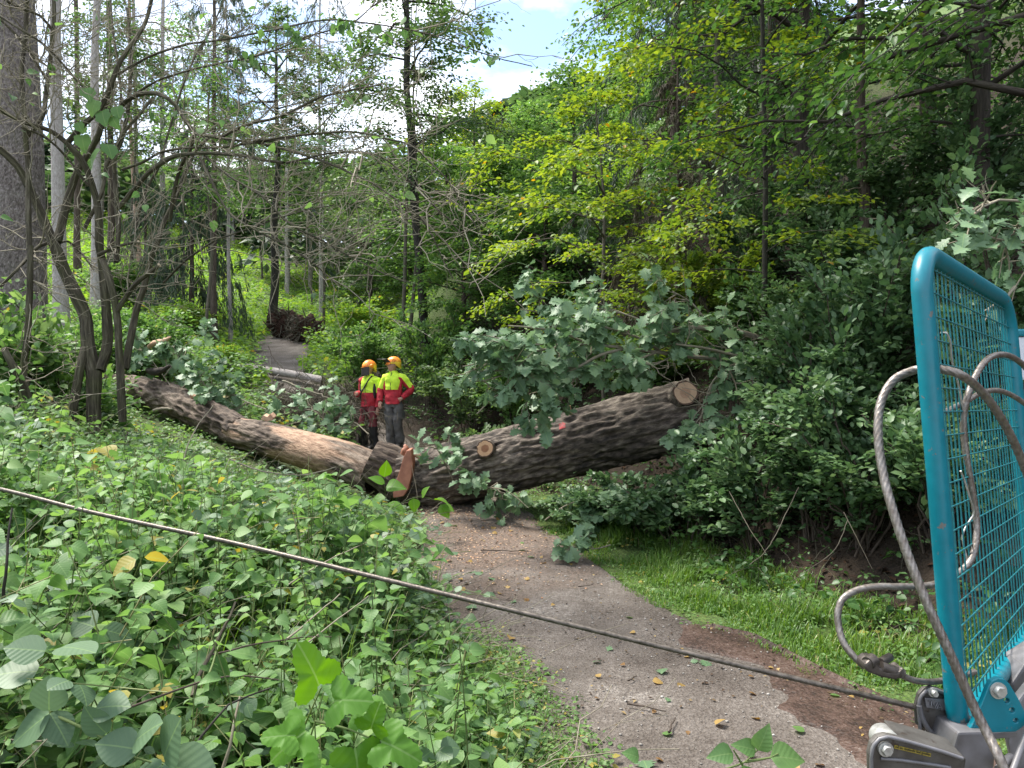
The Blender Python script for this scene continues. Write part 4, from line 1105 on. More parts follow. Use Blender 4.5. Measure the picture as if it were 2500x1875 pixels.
M['logdark'] = log_mat('furrowed_oak_bark', (.018, .014, .011), (.085, .066, .052), (.27, .225, .18))
M['logpale'] = log_mat('scraped_oak_bark', (.028, .019, .014), (.1, .073, .054), (.24, .19, .145), ((.2, .12, .075), (.42, .28, .19)))
M['endgrain'] = wood_mat('sawn_oak_end', (.3, .14, .07), (.56, .34, .19), (.1, .055, .035))
M['endpink'] = wood_mat('sawn_reddish_end', (.4, .24, .15), (.5, .33, .21), (.1, .055, .035))
M['redslab'] = paint_mat('fresh_red_split_wood', (.4, .17, .1), .65, 0, .12, 9, .35, (.24, .085, .05))
M['palewood'] = paint_mat('torn_pale_wood', (.6, .4, .27), .75, 0, .2, 14, .5, (.38, .2, .12))

def furrowed(mb, pts, rads, n=110, step=.028, amp=.03, mat=0, bare=None, seed=0., rough=None):
    """a log with deep, interlacing bark ridges modelled into the surface"""
    P_ = catmull(pts, step)
    rads = np.interp(np.linspace(0, 1, len(P_)), np.linspace(0, 1, len(rads)), rads)
    T, A, B = frames_pt(P_)
    L = np.concatenate([[0], np.cumsum(np.linalg.norm(np.diff(P_, axis=0), axis=1))])
    an = np.arange(n) * 2 * np.pi / n
    R0 = rads.mean()
    ca, sa = np.cos(an)[None] * R0 + 0 * L[:, None], np.sin(an)[None] * R0 + 0 * L[:, None]
    LL = L[:, None] + 0 * ca
    wob = fbm(ca * 3, sa * 3, LL * 1.6 + seed, 2) - .5
    f1 = vnoise(ca * 17 + wob * 1.5, sa * 17 + wob * 1.5, LL * 4.0 + seed)
    f2 = vnoise(ca * 26, sa * 26, LL * 13 + seed + 5)
    ridge = 1 - np.abs(2 * f1 - 1) ** .55
    h = (ss(ridge * 1.5) * .7 + f2 * .4 - .5)
    lump = (fbm(ca * 1.6, sa * 1.6, LL * .8 + seed, 3) - .5) * .22
    bm_ = bare(L[:, None], an[None], P_) if bare else np.zeros_like(h)
    rr = rads[:, None] * (1 + lump * .6) + h * amp * 1.6 * (1 - .85 * bm_)
    V = P_[:, None] + (A[:, None] * np.cos(an)[None, :, None] + B[:, None] * np.sin(an)[None, :, None]) * rr[:, :, None]
    M_ = len(P_)
    i, j = np.meshgrid(np.arange(M_ - 1), np.arange(n), indexing='ij')
    a = i * n + j
    b = i * n + (j + 1) % n
    mb.add(V, np.stack([a, b, b + n, a + n], -1).reshape(-1, 4), tint=bm_.ravel(), tc=np.stack([ca, sa, LL + seed], -1), mat=mat)
    return P_, V, T

def disc(mb, ring, centre, nr=10, mat=0, bulge=0.0, nrm=None, rough=.004):
    """fills a ring of points with concentric rings (tc.x = radius fraction)"""
    n = len(ring)
    k = np.linspace(0, 1, nr + 1)[1:]
    V = [centre[None]]
    tc = [np.array([[0, 0, 0.]])]
    for q in k:
        v = centre[None] + (ring - centre[None]) * q
        if nrm is not None: v = v + nrm[None] * (bulge * (1 - q * q) + (rng.random((n, 1)) - .5) * rough * (q < 1))
        V.append(v)
        tc.append(np.stack([np.full(n, q), np.arange(n) / n, np.zeros(n)], -1))
    V = np.vstack(V)
    i = np.arange(n)
    tri = np.stack([np.zeros(n, int), 1 + i, 1 + (i + 1) % n], -1)
    mb.add(V, tri, tc=np.vstack(tc), mat=mat, smooth=False)
    qs = []
    for r in range(nr - 1):
        a = 1 + r * n + i
        b = 1 + r * n + (i + 1) % n
        qs.append(np.stack([a, a + n, b + n, b], -1))
    mb.add(V, np.vstack(qs), tc=np.vstack(tc), mat=mat, smooth=False)

def stub(root, base, d, r, ln, barkm, endm, o, name='branch_stub', flat=(1, 1), nseg=28):
    """a sawn branch: a short furrowed collar and its end grain"""
    d = unit(np.asarray(d, float))
    pts = np.array([base - d * r * .6, base + d * ln * .5, base + d * ln])
    mb = MB()
    P_, V, T = furrowed(mb, pts, [r * 1.35, r * 1.08, r], n=44, step=.02, amp=.012, seed=r * 50)
    b = mb.build(name, barkm, root, o)
    mb = MB()
    disc(mb, V[-1], P_[-1], 10, 0, 0, d)
    mb.build('cut_face', endm, b, o)
    return b

# right part: thick dark trunk running up to the right behind the leaves
oO = P(1000, 1260, 10.4)
oak = thing('fallen_oak', oO, 'thick dark furrowed oak trunk lying across the gravel path with two sawn branch stubs', 'fallen tree')
mb = MB()
Pm, Vm, Tm = furrowed(mb, PP((985, 1172, 10.45), (1060, 1165, 10.4), (1180, 1138, 10.2), (1320, 1103, 10.0), (1480, 1062, 9.8), (1620, 1028, 9.6), (1705, 1006, 9.5)), [.38, .395, .4, .4, .405, .41, .41], n=150, step=.02, amp=.048)
body = mb.build('trunk', M['logdark'], oak, oO)
mb = MB()
disc(mb, Vm[-1], Pm[-1], 8, 0, 0, Tm[-1])
disc(mb, Vm[0][::-1], Pm[0], 8, 0, 0, -Tm[0])
mb.build('sawn_end', M['endpink'], oak, oO)
stub(oak, P(1190, 1100, 9.86), (-.12, -.95, .2), .105, .2, M['logdark'], M['endgrain'], oO)
stub(oak, P(1668, 968, 9.22), (-.05, -.92, .3), .145, .15, M['logdark'], M['endpink'], oO)
mb = MB()
mb_paint = MB()
# a short broken spike and a red paint dash on the bark
tubes(mb, catmull(PP((1392, 1012, 9.7), (1393, 1003, 9.66), (1391, 990, 9.62)), .01), np.linspace(.03, .008, len(catmull(PP((1392, 1012, 9.7), (1393, 1003, 9.66), (1391, 990, 9.62)), .01))), 8, cap=True)
mb.build('broken_spike', M['palewood'], oak, oO)
M['redpaint'] = paint_mat('red_spray_paint', (.33, .028, .03), .7, 0, .3, 30, .2, (.1, .02, .018))
kk = [(k, a) for k in range(len(Vm)) for a in range(150)]
pv = Vm.reshape(-1, 3)
sc = np.stack([CX + F * pv[:, 0] / pv[:, 1], CY - F * (pv[:, 2] - CAMZ) / pv[:, 1]], -1)
vis = np.zeros(len(pv), bool)
front = pv[:, 1] < np.repeat(Pm[:, 1], 150) - .1
dash = front & (np.abs(sc[:, 0] - 1372) < 9) & (np.abs(sc[:, 1] - 1040 + (sc[:, 0] - 1372) * .3) < 9)
ids = np.nonzero(dash)[0]
if len(ids):
    S_ = set(ids.tolist())
    fq = [(a, (a // 150) * 150 + (a + 1) % 150, (a // 150) * 150 + (a + 1) % 150 + 150, a + 150) for a in ids if a + 150 in S_ and ((a // 150) * 150 + (a + 1) % 150) in S_]
    if fq:
        nv = unit(pv - np.repeat(Pm, 150, axis=0))
        used = np.unique(np.array(fq))
        mp_ = {u: i for i, u in enumerate(used)}
        mb_paint.add((pv + nv * .004)[used], np.array([[mp_[q] for q in f] for f in fq]))
        mb_paint.build('paint_dash', M['redpaint'], oak, oO)

# a short piece between two saw cuts, and the red slab split off beside it
pO = P(940, 1260, 10.5)
pc = thing('oak_log', pO, 'short oak section between two saw cuts at the middle of the windthrown trunk', 'log')
mb = MB()
Pp, Vp, Tp = furrowed(mb, PP((903, 1122, 10.44), (945, 1142, 10.45), (985, 1165, 10.46)), [.27, .31, .34], n=110, step=.022, amp=.03, seed=4.)
mb.build('bark', M['logpale'], pc, pO)
mb = MB()
disc(mb, Vp[0][::-1], Pp[0], 9, 0, .01, -Tp[0])
disc(mb, Vp[-1], Pp[-1], 9, 0, .01, Tp[-1])
mb.build('sawn_end', M['endpink'], pc, pO)
sO = P(975, 1215, 10.0)
mb = MB()
prof = [(1003, 1098), (1008, 1135), (1004, 1165), (996, 1195), (985, 1212), (960, 1216), (959, 1205), (965, 1180), (975, 1150), (984, 1118), (992, 1100)]
prism(mb, [P(x, y, 9.93 + (1216 - y) * .0006) for x, y in prof], Vector((.02, .14, .02)), bevel=.012)
tag(mb.build('wood_slab', M['redslab'], None, sO), 'upright reddish slab of freshly split oak leaning against the sawn trunk', 'wood slab')
for (pts, rr, lab) in [(PP((985, 1108, 10.12), (992, 1096, 10.1), (988, 1086, 10.1)), [.05, .05, .02], 'small torn chunk of red wood on top of the split slab'), (PP((1004, 1106, 10.15), (1018, 1110, 10.12), (1026, 1118, 10.1)), [.035, .04, .02], 'small yellowish torn chunk beside the top of the split slab')]:
    mb = MB()
    c = catmull(pts, .015)
    V_ = c + (rng.random(c.shape) - .5) * .015
    tubes(mb, V_, np.interp(np.linspace(0, 1, len(c)), [0, .5, 1], rr), 8, cap=True)
    tag(mb.build('wood_chunk', M['redslab'] if 'red' in lab else M['palewood'], None, c[0]), lab, 'wood chunk')

# left part: paler trunk, scraped bare, running up the left bank
lO = P(600, 1120, 11.6)
lg = thing('fallen_tree', lO, 'paler half-scraped oak trunk lying up the left bank behind the bare tree', 'fallen tree')
def bare1(L, an, P_):
    px = CX + F * P_[:, 0] / P_[:, 1]
    m1 = np.exp(-((px[:, None] - 770) / 85) ** 2) * 1.25 + np.exp(-((px[:, None] - 590) / 30) ** 2) * .8
    n = fbm(np.cos(an) * 2.2 + 0 * L, np.sin(an) * 2.2 + 0 * L, L * 1.1, 4)
    return np.clip((m1 - .45 + (n - .5) * 2.6) * 2.2, 0, 1)
mb = MB()
P2, V2, T2 = furrowed(mb, PP((925, 1165, 10.7), (850, 1128, 10.95), (760, 1102, 11.3), (650, 1072, 11.8), (570, 1052, 12.2)), [.27, .275, .27, .25, .23], n=120, step=.025, amp=.024, bare=bare1, seed=11.)
mb.build('trunk', M['logpale'], lg, lO)
mb = MB()
P3, V3, T3 = furrowed(mb, PP((585, 1055, 12.1), (520, 1022, 12.5), (430, 980, 13.1), (340, 952, 13.7), (250, 942, 14.2), (205, 938, 14.5)), [.22, .24, .24, .22, .19, .17], n=110, step=.028, amp=.045, seed=21., bare=lambda L, an, P_: np.clip((np.cos(an - 1.2) - .93) * 6 + 0 * L, 0, .5) * (fbm(np.cos(an) * 3 + 0 * L, np.sin(an) * 3 + 0 * L, L * .6) > .55))
mb.build('upper_trunk', M['logpale'], lg, lO)
mb = MB()
disc(mb, V3[-1], P3[-1], 6, 0, 0, T3[-1])
disc(mb, V2[-1], P2[-1], 6, 0, .02, T2[-1], .03)
mb.build('torn_end', M['palewood'], lg, lO)
for (pts, rr, mt_, nm) in [
    (PP((362, 905, 13.2), (378, 908, 13.1), (398, 903, 13.0), (415, 892, 12.9)), [.05, .07, .05, .02], 'darkbark', 'broken_branch'),
    (PP((470, 965, 12.7), (490, 978, 12.6), (508, 992, 12.5), (520, 1002, 12.4)), [.05, .05, .04, .012], 'palewood', 'splinter'),
    (PP((375, 1002, 12.9), (395, 998, 12.8), (425, 998, 12.7)), [.03, .03, .02], 'twig', 'broken_branch')]:
    mb = MB()
    c = catmull(pts, .03)
    tubes(mb, c + (rng.random(c.shape) - .5) * .012, np.interp(np.linspace(0, 1, len(c)), np.linspace(0, 1, len(rr)), rr), 9, cap=True)
    mb.build(nm, M[mt_], lg, lO)
mb = MB()
c = catmull(PP((358, 862, 13.6), (364, 848, 13.5), (378, 838, 13.4), (398, 833, 13.3), (418, 822, 13.2)), .03)
tubes(mb, c + (rng.random(c.shape) - .5) * .02, np.interp(np.linspace(0, 1, len(c)), [0, .3, .6, .85, 1], [.035, .045, .05, .035, .008]), 7, cap=True)
tag(mb.build('broken_branch', M['palewood'], None, c[0]), 'curved pale barkless branch sticking up behind the left end of the scraped trunk', 'branch')
mb = MB()
c = PP((640, 1022, 11.8))
prism(mb, PP((636, 1024, 11.8), (643, 1014, 11.8), (652, 1018, 11.8), (660, 1011, 11.8), (668, 1020, 11.8), (664, 1027, 11.8), (650, 1029, 11.8)), Vector((.02, .09, .03)), bevel=.006)
tag(mb.build('wood_chunk', M['palewood'], None, c[0]), 'pinkish torn wood chunk lying in leaves behind the scraped trunk', 'wood chunk')

# two dark trunks in the shade behind the guard
for (pts, rr, lab, sd) in [
    (PP((1900, 935, 8.9), (2050, 892, 8.5), (2180, 858, 8.2), (2330, 815, 7.9)), [.2, .23, .24, .24], 'dark wet log in deep shade behind the guard, the lower of two', 31.),
    (PP((1990, 812, 9.3), (2080, 795, 9.1), (2200, 775, 8.9), (2340, 745, 8.6)), [.15, .18, .2, .2], 'dark wet log in deep shade behind the guard, the upper of two', 37.)]:
    o = pts.mean(axis=0)
    t = thing('fallen_log', o, lab, 'log', 'dark logs on the right bank')
    mb = MB()
    Pq, Vq, Tq = furrowed(mb, pts, rr, n=90, step=.03, amp=.028, seed=sd)
    mb.build('bark', M['logdark'], t, o)
    mb = MB()
    disc(mb, Vq[0][::-1], Pq[0], 6, 0, 0, -Tq[0])
    mb.build('sawn_end', M['logdark'], t, o)
for (pts, rr, lab) in [(PP((1872, 1036, 8.5), (1880, 1042, 8.44), (1892, 1034, 8.4)), [.05, .05], 'short pale sawn stub in the shaded shrubs right of the fallen oak')]:
    t = thing('sawn_branch', pts[0], lab, 'branch')
    mb = MB()
    d = unit(np.array([-.35, -.8, -.3]))
    b0 = P(1874, 1042, 8.4)
    tubes(mb, np.array([b0 - d * .25, b0 - d * .1, b0]), np.array([.05, .048, .046]), 16, cap=False)
    mb.build('bark', M['palebark'], t, pts[0])
    mb = MB()
    disc(mb, b0[None] + np.stack([np.cos(np.arange(16) * .3927) * .046, np.zeros(16), np.sin(np.arange(16) * .3927) * .046], -1), b0, 5)
    mb.build('cut_face', M['freshcut'], t, pts[0])

# the oak's broken crown: leafy branches thrown over the trunk
def oak_branch(name, label, limbs, seed, nleaf, ls=.19, k=6, Lr=(.35, .9), group=None, spread=.1, up=.05, leafm='oak'):
    o = P(*limbs[0][0][0])
    t = thing(name, o, label, 'branch', group)
    mb = MB()
    cc = trace_branches(mb, limbs, .06, 8)
    ends = twiggery(mb, cc, k, Lr, .009, seed, up, 4, fork=2, bias=(-.25, -.25, .02), t0=.15)
    mb.build('limbs', M['twig'], t, o)
    mb = MB()
    r = np.random.default_rng(seed)
    tw = np.concatenate(ends)
    L = np.linalg.norm(tw[:, -1] - tw[:, 0], axis=1)
    idx = r.choice(len(tw), nleaf, p=L / L.sum())
    u = r.uniform(.25, 1, nleaf) ** .6
    p = np.stack([along(tw[i], np.array([q]))[0] for i, q in zip(idx, u)])
    qx, qy = CX + F * p[:, 0] / p[:, 1], CY - F * (p[:, 2] - CAMZ) / p[:, 1]
    ok = ~(((np.abs(qx - 1190) < 70) & (np.abs(qy - 1078) < 62)) | ((np.abs(qx - 1668) < 75) & (np.abs(qy - 945) < 78)))   # the sawn stubs were cleared of twigs
    p, idx = p[ok], idx[ok]
    nleaf = len(p)
    d = unit(tw[idx, -1] - tw[idx, -3]) * .6 + r.normal(size=(nleaf, 3)) * .5 + np.array([0, -.1, -.4])
    upv = np.stack([r.normal(size=nleaf) * .5, r.normal(size=nleaf) * .45 - .45, np.ones(nleaf)], -1)
    leaves(mb, OAK, p + r.normal(size=p.shape) * .02, d, upv, ls * r.uniform(.6, 1.2, nleaf), np.clip(r.random(nleaf) * .8 + .1 + r.normal(size=len(tw))[idx] * .12, 0, 1), r.uniform(.95, 1.35, nleaf))
    mb.build('foliage', M[leafm], t, o)
    return t

oak_branch('oak_branch', 'large silvery green leafy oak branch thrown across the dark fallen trunk', [
    ([(1760, 880, 9.6), (1700, 872, 9.4), (1620, 862, 9.2), (1530, 850, 8.9), (1440, 838, 8.7), (1370, 812, 8.5), (1300, 800, 8.3), (1240, 795, 8.2)], .03, .008),
    ([(1530, 850, 8.9), (1470, 865, 8.7), (1400, 900, 8.5), (1330, 920, 8.4), (1260, 940, 8.3), (1200, 975, 8.2), (1165, 1010, 8.2)], .02, .007),
    ([(1440, 838, 8.7), (1350, 850, 8.5), (1270, 865, 8.3), (1200, 880, 8.2), (1130, 895, 8.1)], .016, .006),
    ([(1400, 900, 8.5), (1330, 890, 8.3), (1250, 910, 8.2), (1180, 930, 8.1), (1140, 930, 8.1)], .013, .006),
    ([(1620, 862, 9.2), (1560, 825, 9.1), (1480, 800, 9.0), (1400, 775, 8.9), (1330, 765, 8.8), (1270, 755, 8.7)], .018, .006),
    ([(1700, 872, 9.4), (1640, 825, 9.3), (1580, 790, 9.2), (1520, 765, 9.2), (1450, 752, 9.2)], .016, .006),
    ([(1600, 862, 9.1), (1550, 880, 8.9), (1480, 900, 8.8), (1420, 920, 8.7), (1350, 945, 8.6), (1290, 965, 8.5)], .014, .006),
    ([(1370, 812, 8.5), (1320, 840, 8.3), (1260, 835, 8.2), (1190, 820, 8.1)], .01, .005),
    ([(1330, 920, 8.4), (1300, 950, 8.3), (1270, 975, 8.3)], .01, .005),
    ([(1650, 866, 9.2), (1610, 885, 9.0), (1570, 900, 8.9), (1540, 910, 8.9)], .01, .005)], 901, 1350, .155, up=-.12, Lr=(.25, .6))
oak_branch('oak_branch', 'upper oak branch with bent grey limbs leaning over the large sawn face', [
    ([(1900, 840, 9.7), (1800, 810, 9.5), (1700, 800, 9.3), (1640, 808, 9.2), (1590, 812, 9.1)], .04, .03),
    ([(1890, 900, 9.4), (1800, 870, 9.2), (1720, 850, 9.0), (1650, 840, 8.9)], .025, .012),
    ([(1770, 806, 9.4), (1720, 775, 9.3), (1690, 740, 9.3), (1640, 710, 9.3)], .014, .007)], 902, 230, .15, 5, up=.1)
oak_branch('oak_branch', 'drooping oak spray with dusty leaves below the middle of the dark trunk', [
    ([(1215, 1180, 9.5), (1180, 1195, 9.4), (1140, 1170, 9.4), (1100, 1140, 9.4), (1075, 1120, 9.4)], .01, .005),
    ([(1190, 1190, 9.4), (1230, 1195, 9.2), (1262, 1215, 9.1), (1290, 1240, 9.0)], .009, .004),
    ([(1215, 1180, 9.5), (1205, 1215, 9.3), (1200, 1245, 9.2)], .008, .004)], 903, 110, .15, 3, (.15, .4))
oak_branch('oak_branch', 'green oak spray hanging on the trunk between split slab and round stub', [
    ([(1105, 1170, 9.8), (1080, 1120, 9.75), (1060, 1085, 9.75), (1045, 1065, 9.8)], .008, .004),
    ([(1080, 1120, 9.75), (1095, 1080, 9.75), (1110, 1060, 9.8)], .006, .003)], 904, 50, .15, 3, (.12, .3))
oak_branch('oak_branch', 'oak leaf spray lying on the grass at the path edge', [
    ([(1490, 1330, 7.9), (1450, 1340, 7.8), (1410, 1335, 7.7), (1385, 1345, 7.6)], .007, .004),
    ([(1450, 1340, 7.8), (1420, 1310, 7.8), (1400, 1300, 7.8)], .005, .003)], 905, 46, .14, 3, (.1, .3))
oak_branch('oak_branch', 'oak spray under the log, dark at the right of the sawn slab', [
    ([(1330, 1270, 9.0), (1370, 1240, 8.9), (1420, 1220, 8.8), (1470, 1225, 8.7)], .009, .004),
    ([(1370, 1240, 8.9), (1400, 1270, 8.8), (1440, 1290, 8.7)], .007, .003)], 906, 80, .15, 3, (.15, .4))
oak_branch('oak_branch', 'oak branch with large dull leaves hanging in from the right edge above the guard', [
    ([(2560, 500, 3.6), (2500, 490, 3.6), (2440, 487, 3.6), (2400, 500, 3.6), (2340, 528, 3.6), (2310, 548, 3.6)], .007, .003),
    ([(2560, 600, 3.5), (2490, 590, 3.5), (2440, 600, 3.5), (2400, 610, 3.5)], .006, .003),
    ([(2440, 487, 3.6), (2380, 515, 3.5), (2350, 540, 3.5), (2330, 560, 3.5)], .005, .002),
    ([(2540, 540, 3.5), (2480, 560, 3.5), (2450, 620, 3.5), (2440, 680, 3.5)], .005, .002),
    ([(2560, 640, 3.4), (2510, 650, 3.4), (2480, 700, 3.4), (2470, 740, 3.4)], .005, .002)], 907, 62, .1, 3, (.08, .22), up=-.3)
for (lab, limbs, sd, n) in [
    ('oak foliage draped over the right end of the dark trunk, beside the large sawn stub', [([(1830, 880, 9.3), (1780, 900, 9.1), (1740, 930, 8.95), (1725, 980, 8.85), (1735, 1040, 8.8)], .014, .005), ([(1780, 900, 9.1), (1800, 960, 8.9), (1790, 1020, 8.8), (1770, 1080, 8.75)], .01, .004), ([(1740, 930, 8.95), (1715, 1010, 8.85), (1700, 1070, 8.8), (1690, 1110, 8.8)], .009, .004)], 917, 330),
    ('fallen oak foliage heaped behind the scraped trunk, left of the workers', [([(900, 1060, 12.4), (860, 1030, 12.6), (800, 1035, 12.6), (740, 1030, 12.6), (690, 1040, 12.5)], .012, .005), ([(800, 1035, 12.6), (770, 1005, 12.7), (730, 1000, 12.8), (690, 1010, 12.8)], .01, .004), ([(860, 1030, 12.6), (850, 1000, 12.8), (820, 985, 12.9)], .01, .004)], 911, 170),
    ('fallen oak foliage heaped on the left end of the scraped trunk', [([(430, 960, 13.0), (400, 920, 13.2), (370, 880, 13.4), (340, 850, 13.5)], .012, .005), ([(400, 920, 13.2), (430, 880, 13.3), (450, 850, 13.4), (480, 870, 13.3)], .01, .004), ([(430, 960, 13.0), (470, 930, 12.9), (500, 940, 12.8), (540, 960, 12.7)], .01, .004)], 912, 330),
    ('grey-green fallen oak twigs between the pale log and the scraped trunk', [([(650, 1000, 12.9), (600, 980, 13.1), (560, 960, 13.3), (520, 955, 13.4)], .011, .005), ([(600, 980, 13.1), (580, 1000, 13.), (540, 1000, 13.)], .008, .004)], 913, 200)]:
    oak_branch('oak_branch', lab, limbs, sd, n, .17, 5, (.25, .6))

# ---------------------------------------------------------------- wind-thrown spruces up the path
t = thing('spruce_log', P(640, 905, 19.6), 'thin pale spruce stem lying across the far path', 'log')
mb = MB()
c = catmull(PP((548, 886, 20.0), (600, 897, 19.7), (660, 906, 19.4), (715, 914, 19.1), (790, 928, 18.7)), .15)
tubes(mb, c, np.linspace(.115, .09, len(c)), 14, cap=True)
for k in range(26):
    q = c[rng.integers(2, len(c) - 2)]
    d = unit(np.array([rng.normal() * .4, -.4 + rng.normal() * .4, rng.uniform(-.3, 1)]))
    tubes(mb, np.array([q, q + d * .25, q + d * rng.uniform(.35, .6) + np.array([0, 0, -.08])]), np.array([.014, .01, .004]), 4)
mb.build('bark', M['palebark'], t, P(640, 905, 19.6))

bO = P(770, 985, 15.5)
bp_ = thing('brushwood', bO, 'heap of grey-brown dead spruce boughs left of the workers', 'brushwood')
mb = MB()
r_ = np.random.default_rng(40)
P_, RR = [], []
for k in range(420):
    x0, y0, d0 = r_.uniform(690, 860), r_.uniform(985, 1015), r_.uniform(15.0, 17.0)
    a = P(x0, y0, d0)
    a[2] = gz(a[0], a[1]) + r_.uniform(0, .5)
    peak = 1.5 * math.exp(-((x0 - 800) / 60) ** 2) + .6
    dr = np.array([r_.normal() * .7 - .1, r_.normal() * .4, r_.uniform(.3, 1.0)])
    L = r_.uniform(.5, 1.0) * peak
    u = np.linspace(0, 1, 7)
    q = a + dr[None] * (L * u)[:, None]
    q[:, 2] -= L * .55 * u ** 2.2
    q[1:] += r_.normal(size=(6, 3)) * .02
    P_.append(q); RR.append(r_.uniform(.005, .014) * np.linspace(1, .3, 7))
P_, RR = np.array(P_), np.array(RR)
tubes(mb, P_, RR, 4)
sb, L = subs_of(P_, np.full(len(P_), .9), 5, 3, .4, (.3, 1.), .3)
sb[..., 2] -= (L[:, None] * np.linspace(0, 1, 4)[None] ** 1.4) * .6
tubes(mb, sb, .004 * np.linspace(1, .5, 4)[None] + 0 * sb[..., 0], 3)
mb.build('branches', M['thinbark'], bp_, bO)
mb = MB()
spray_leaves(mb, NEEDLE, sb, L, 15000, .13, 44, .03, .8, (0, .9), wid=1.3, hang=.7)
mb.build('needles', M['deadneedle'], bp_, bO)

M['rootearth'] = ground_mat('root_earth', [(.34, (.012, .007, .005)), (.48, (.05, .026, .018)), (.62, (.13, .075, .055))], 3, 14, 1.0, .06)
def root_plate(label, px, py, d, R, seed, tilt):
    c0 = P(px, py, d)
    o = np.array([c0[0], c0[1], c0[2] - R])
    t = thing('root_plate', o, label, 'root plate', 'root plates of the wind-thrown spruces')
    r = np.random.default_rng(seed)
    bm = bmesh.new()
    bmesh.ops.create_icosphere(bm, subdivisions=4, radius=1)
    v = np.array([q.co[:] for q in bm.verts])
    f = np.array([[q.index for q in g.verts] for g in bm.faces])
    bm.free()
    k = fbm(v[:, 0] * 2.2 + seed, v[:, 1] * 2.2, v[:, 2] * 2.2, 4)
    rdg = 1 - np.abs(2 * vnoise(v[:, 0] * 3.2 + seed, v[:, 1] * 3.2, v[:, 2] * 3.2 + 5) - 1)
    v = v * (.2 + 1.05 * k + .45 * rdg * rdg)[:, None] * R
    v[:, 1] *= .45
    v[:, 2] *= .92
    ct, st = math.cos(tilt), math.sin(tilt)
    v = np.stack([v[:, 0] * ct - v[:, 1] * st, v[:, 0] * st + v[:, 1] * ct, v[:, 2]], -1)
    mb = MB()
    mb.add(v + c0, f)
    mb.build('earth', M['rootearth'], t, o)
    P_, RR = [], []
    for k in range(130):
        a = r.uniform(0, 6.28)
        rad = r.uniform(.2, .95) * R
        q = c0 + np.array([math.cos(a) * rad, -.3 * R + r.normal() * .1, math.sin(a) * rad])
        dr = unit(np.array([math.cos(a) * .8 + r.normal() * .5, -.5 + r.normal() * .5, math.sin(a) * .6 + r.normal() * .5 - .2]))
        u = np.linspace(0, 1, 6)[:, None]
        L_ = r.uniform(.3, 1.0) * R
        qq = q + dr * u * L_ + r.normal(size=3) * .25 * u ** 2 * L_
        P_.append(qq); RR.append(r.uniform(.008, .032) * np.linspace(1, .3, 6))
    mb = MB()
    tubes(mb, np.array(P_), np.array(RR), 5)
    mb.build('roots', M['thinbark'], t, o)
root_plate('upturned dark root plate beside the black trunk, the left of the two', 690, 788, 26.8, .5, 5, .4)
root_plate('upturned dark root plate at the head of the far path, the right of the two', 748, 806, 25.8, .52, 8, -.3)

# ---------------------------------------------------------------- the two forestry workers
M['skin'] = paint_mat('skin', (.44, .24, .17), .5, 0, .06, 30, 0)
M['hivis'] = paint_mat('hi_vis_yellow_cloth', (.62, .85, .05), .8, 0, .06, 12, .3, (.5, .74, .04))
M['redcloth'] = paint_mat('red_cloth', (.42, .018, .03), .8, 0, .1, 12, .3, (.3, .012, .022))
M['winecloth'] = paint_mat('wine_red_trouser_cloth', (.2, .038, .045), .85, 0, .1, 14, .3, (.12, .026, .03))
M['greycloth'] = paint_mat('grey_trouser_cloth', (.105, .1, .095), .85, 0, .1, 14, .3, (.06, .057, .055))
M['blackcloth'] = paint_mat('black_cloth', (.02, .019, .018), .8, 0, .1, 14, .2)
M['boot'] = paint_mat('dark_boot_leather', (.03, .026, .022), .5, 0, .1, 20, .2)
M['helmet'] = paint_mat('orange_yellow_helmet', (.85, .4, .04), .35, 0, .1, 7, 0, (.8, .14, .015))
M['helmyel'] = paint_mat('yellow_helmet_rim', (.9, .62, .05), .35, 0, .05, 7, 0)
M['visor'] = paint_mat('dark_visor_mesh', (.04, .032, .03), .45, 0, .1, 40, 0)
M['hair'] = paint_mat('brown_hair', (.07, .045, .03), .7, 0, .1, 40, .2)
M['zip'] = paint_mat('dark_zip', (.05, .08, .03), .6, 0, .1, 40, 0)
M['pale'] = paint_mat('pale_piping', (.8, .6, .4), .6, 0, .1, 40, 0)
M['eye'] = paint_mat('dark_eye', (.03, .02, .015), .3, 0, .1, 40, 0)

def skin_mesh(verts, edges, radii, root=0, sub=2):
    me = bpy.data.meshes.new('skin_tmp')
    me.from_pydata([tuple(v) for v in verts], edges, [])
    ob = bpy.data.objects.new('skin_tmp', me)
    COL.objects.link(ob)
    m = ob.modifiers.new('s', 'SKIN')
    m.use_smooth_shade = True
    for i, r in enumerate(radii):
        sv = me.skin_vertices[0].data[i]
        sv.radius = (r, r) if np.isscalar(r) else r
        sv.use_root = (i == root)
    s = ob.modifiers.new('u', 'SUBSURF')
    s.levels = sub
    s.render_levels = sub
    dg = bpy.context.evaluated_depsgraph_get()
    ev = ob.evaluated_get(dg)
    em = ev.to_mesh()
    em.calc_loop_triangles()
    v = np.array([q.co[:] for q in em.vertices])
    f = np.array([t.vertices[:] for t in em.loop_triangles])
    ev.to_mesh_clear()
    bpy.data.objects.remove(ob)
    bpy.data.meshes.remove(me)
    return v, f

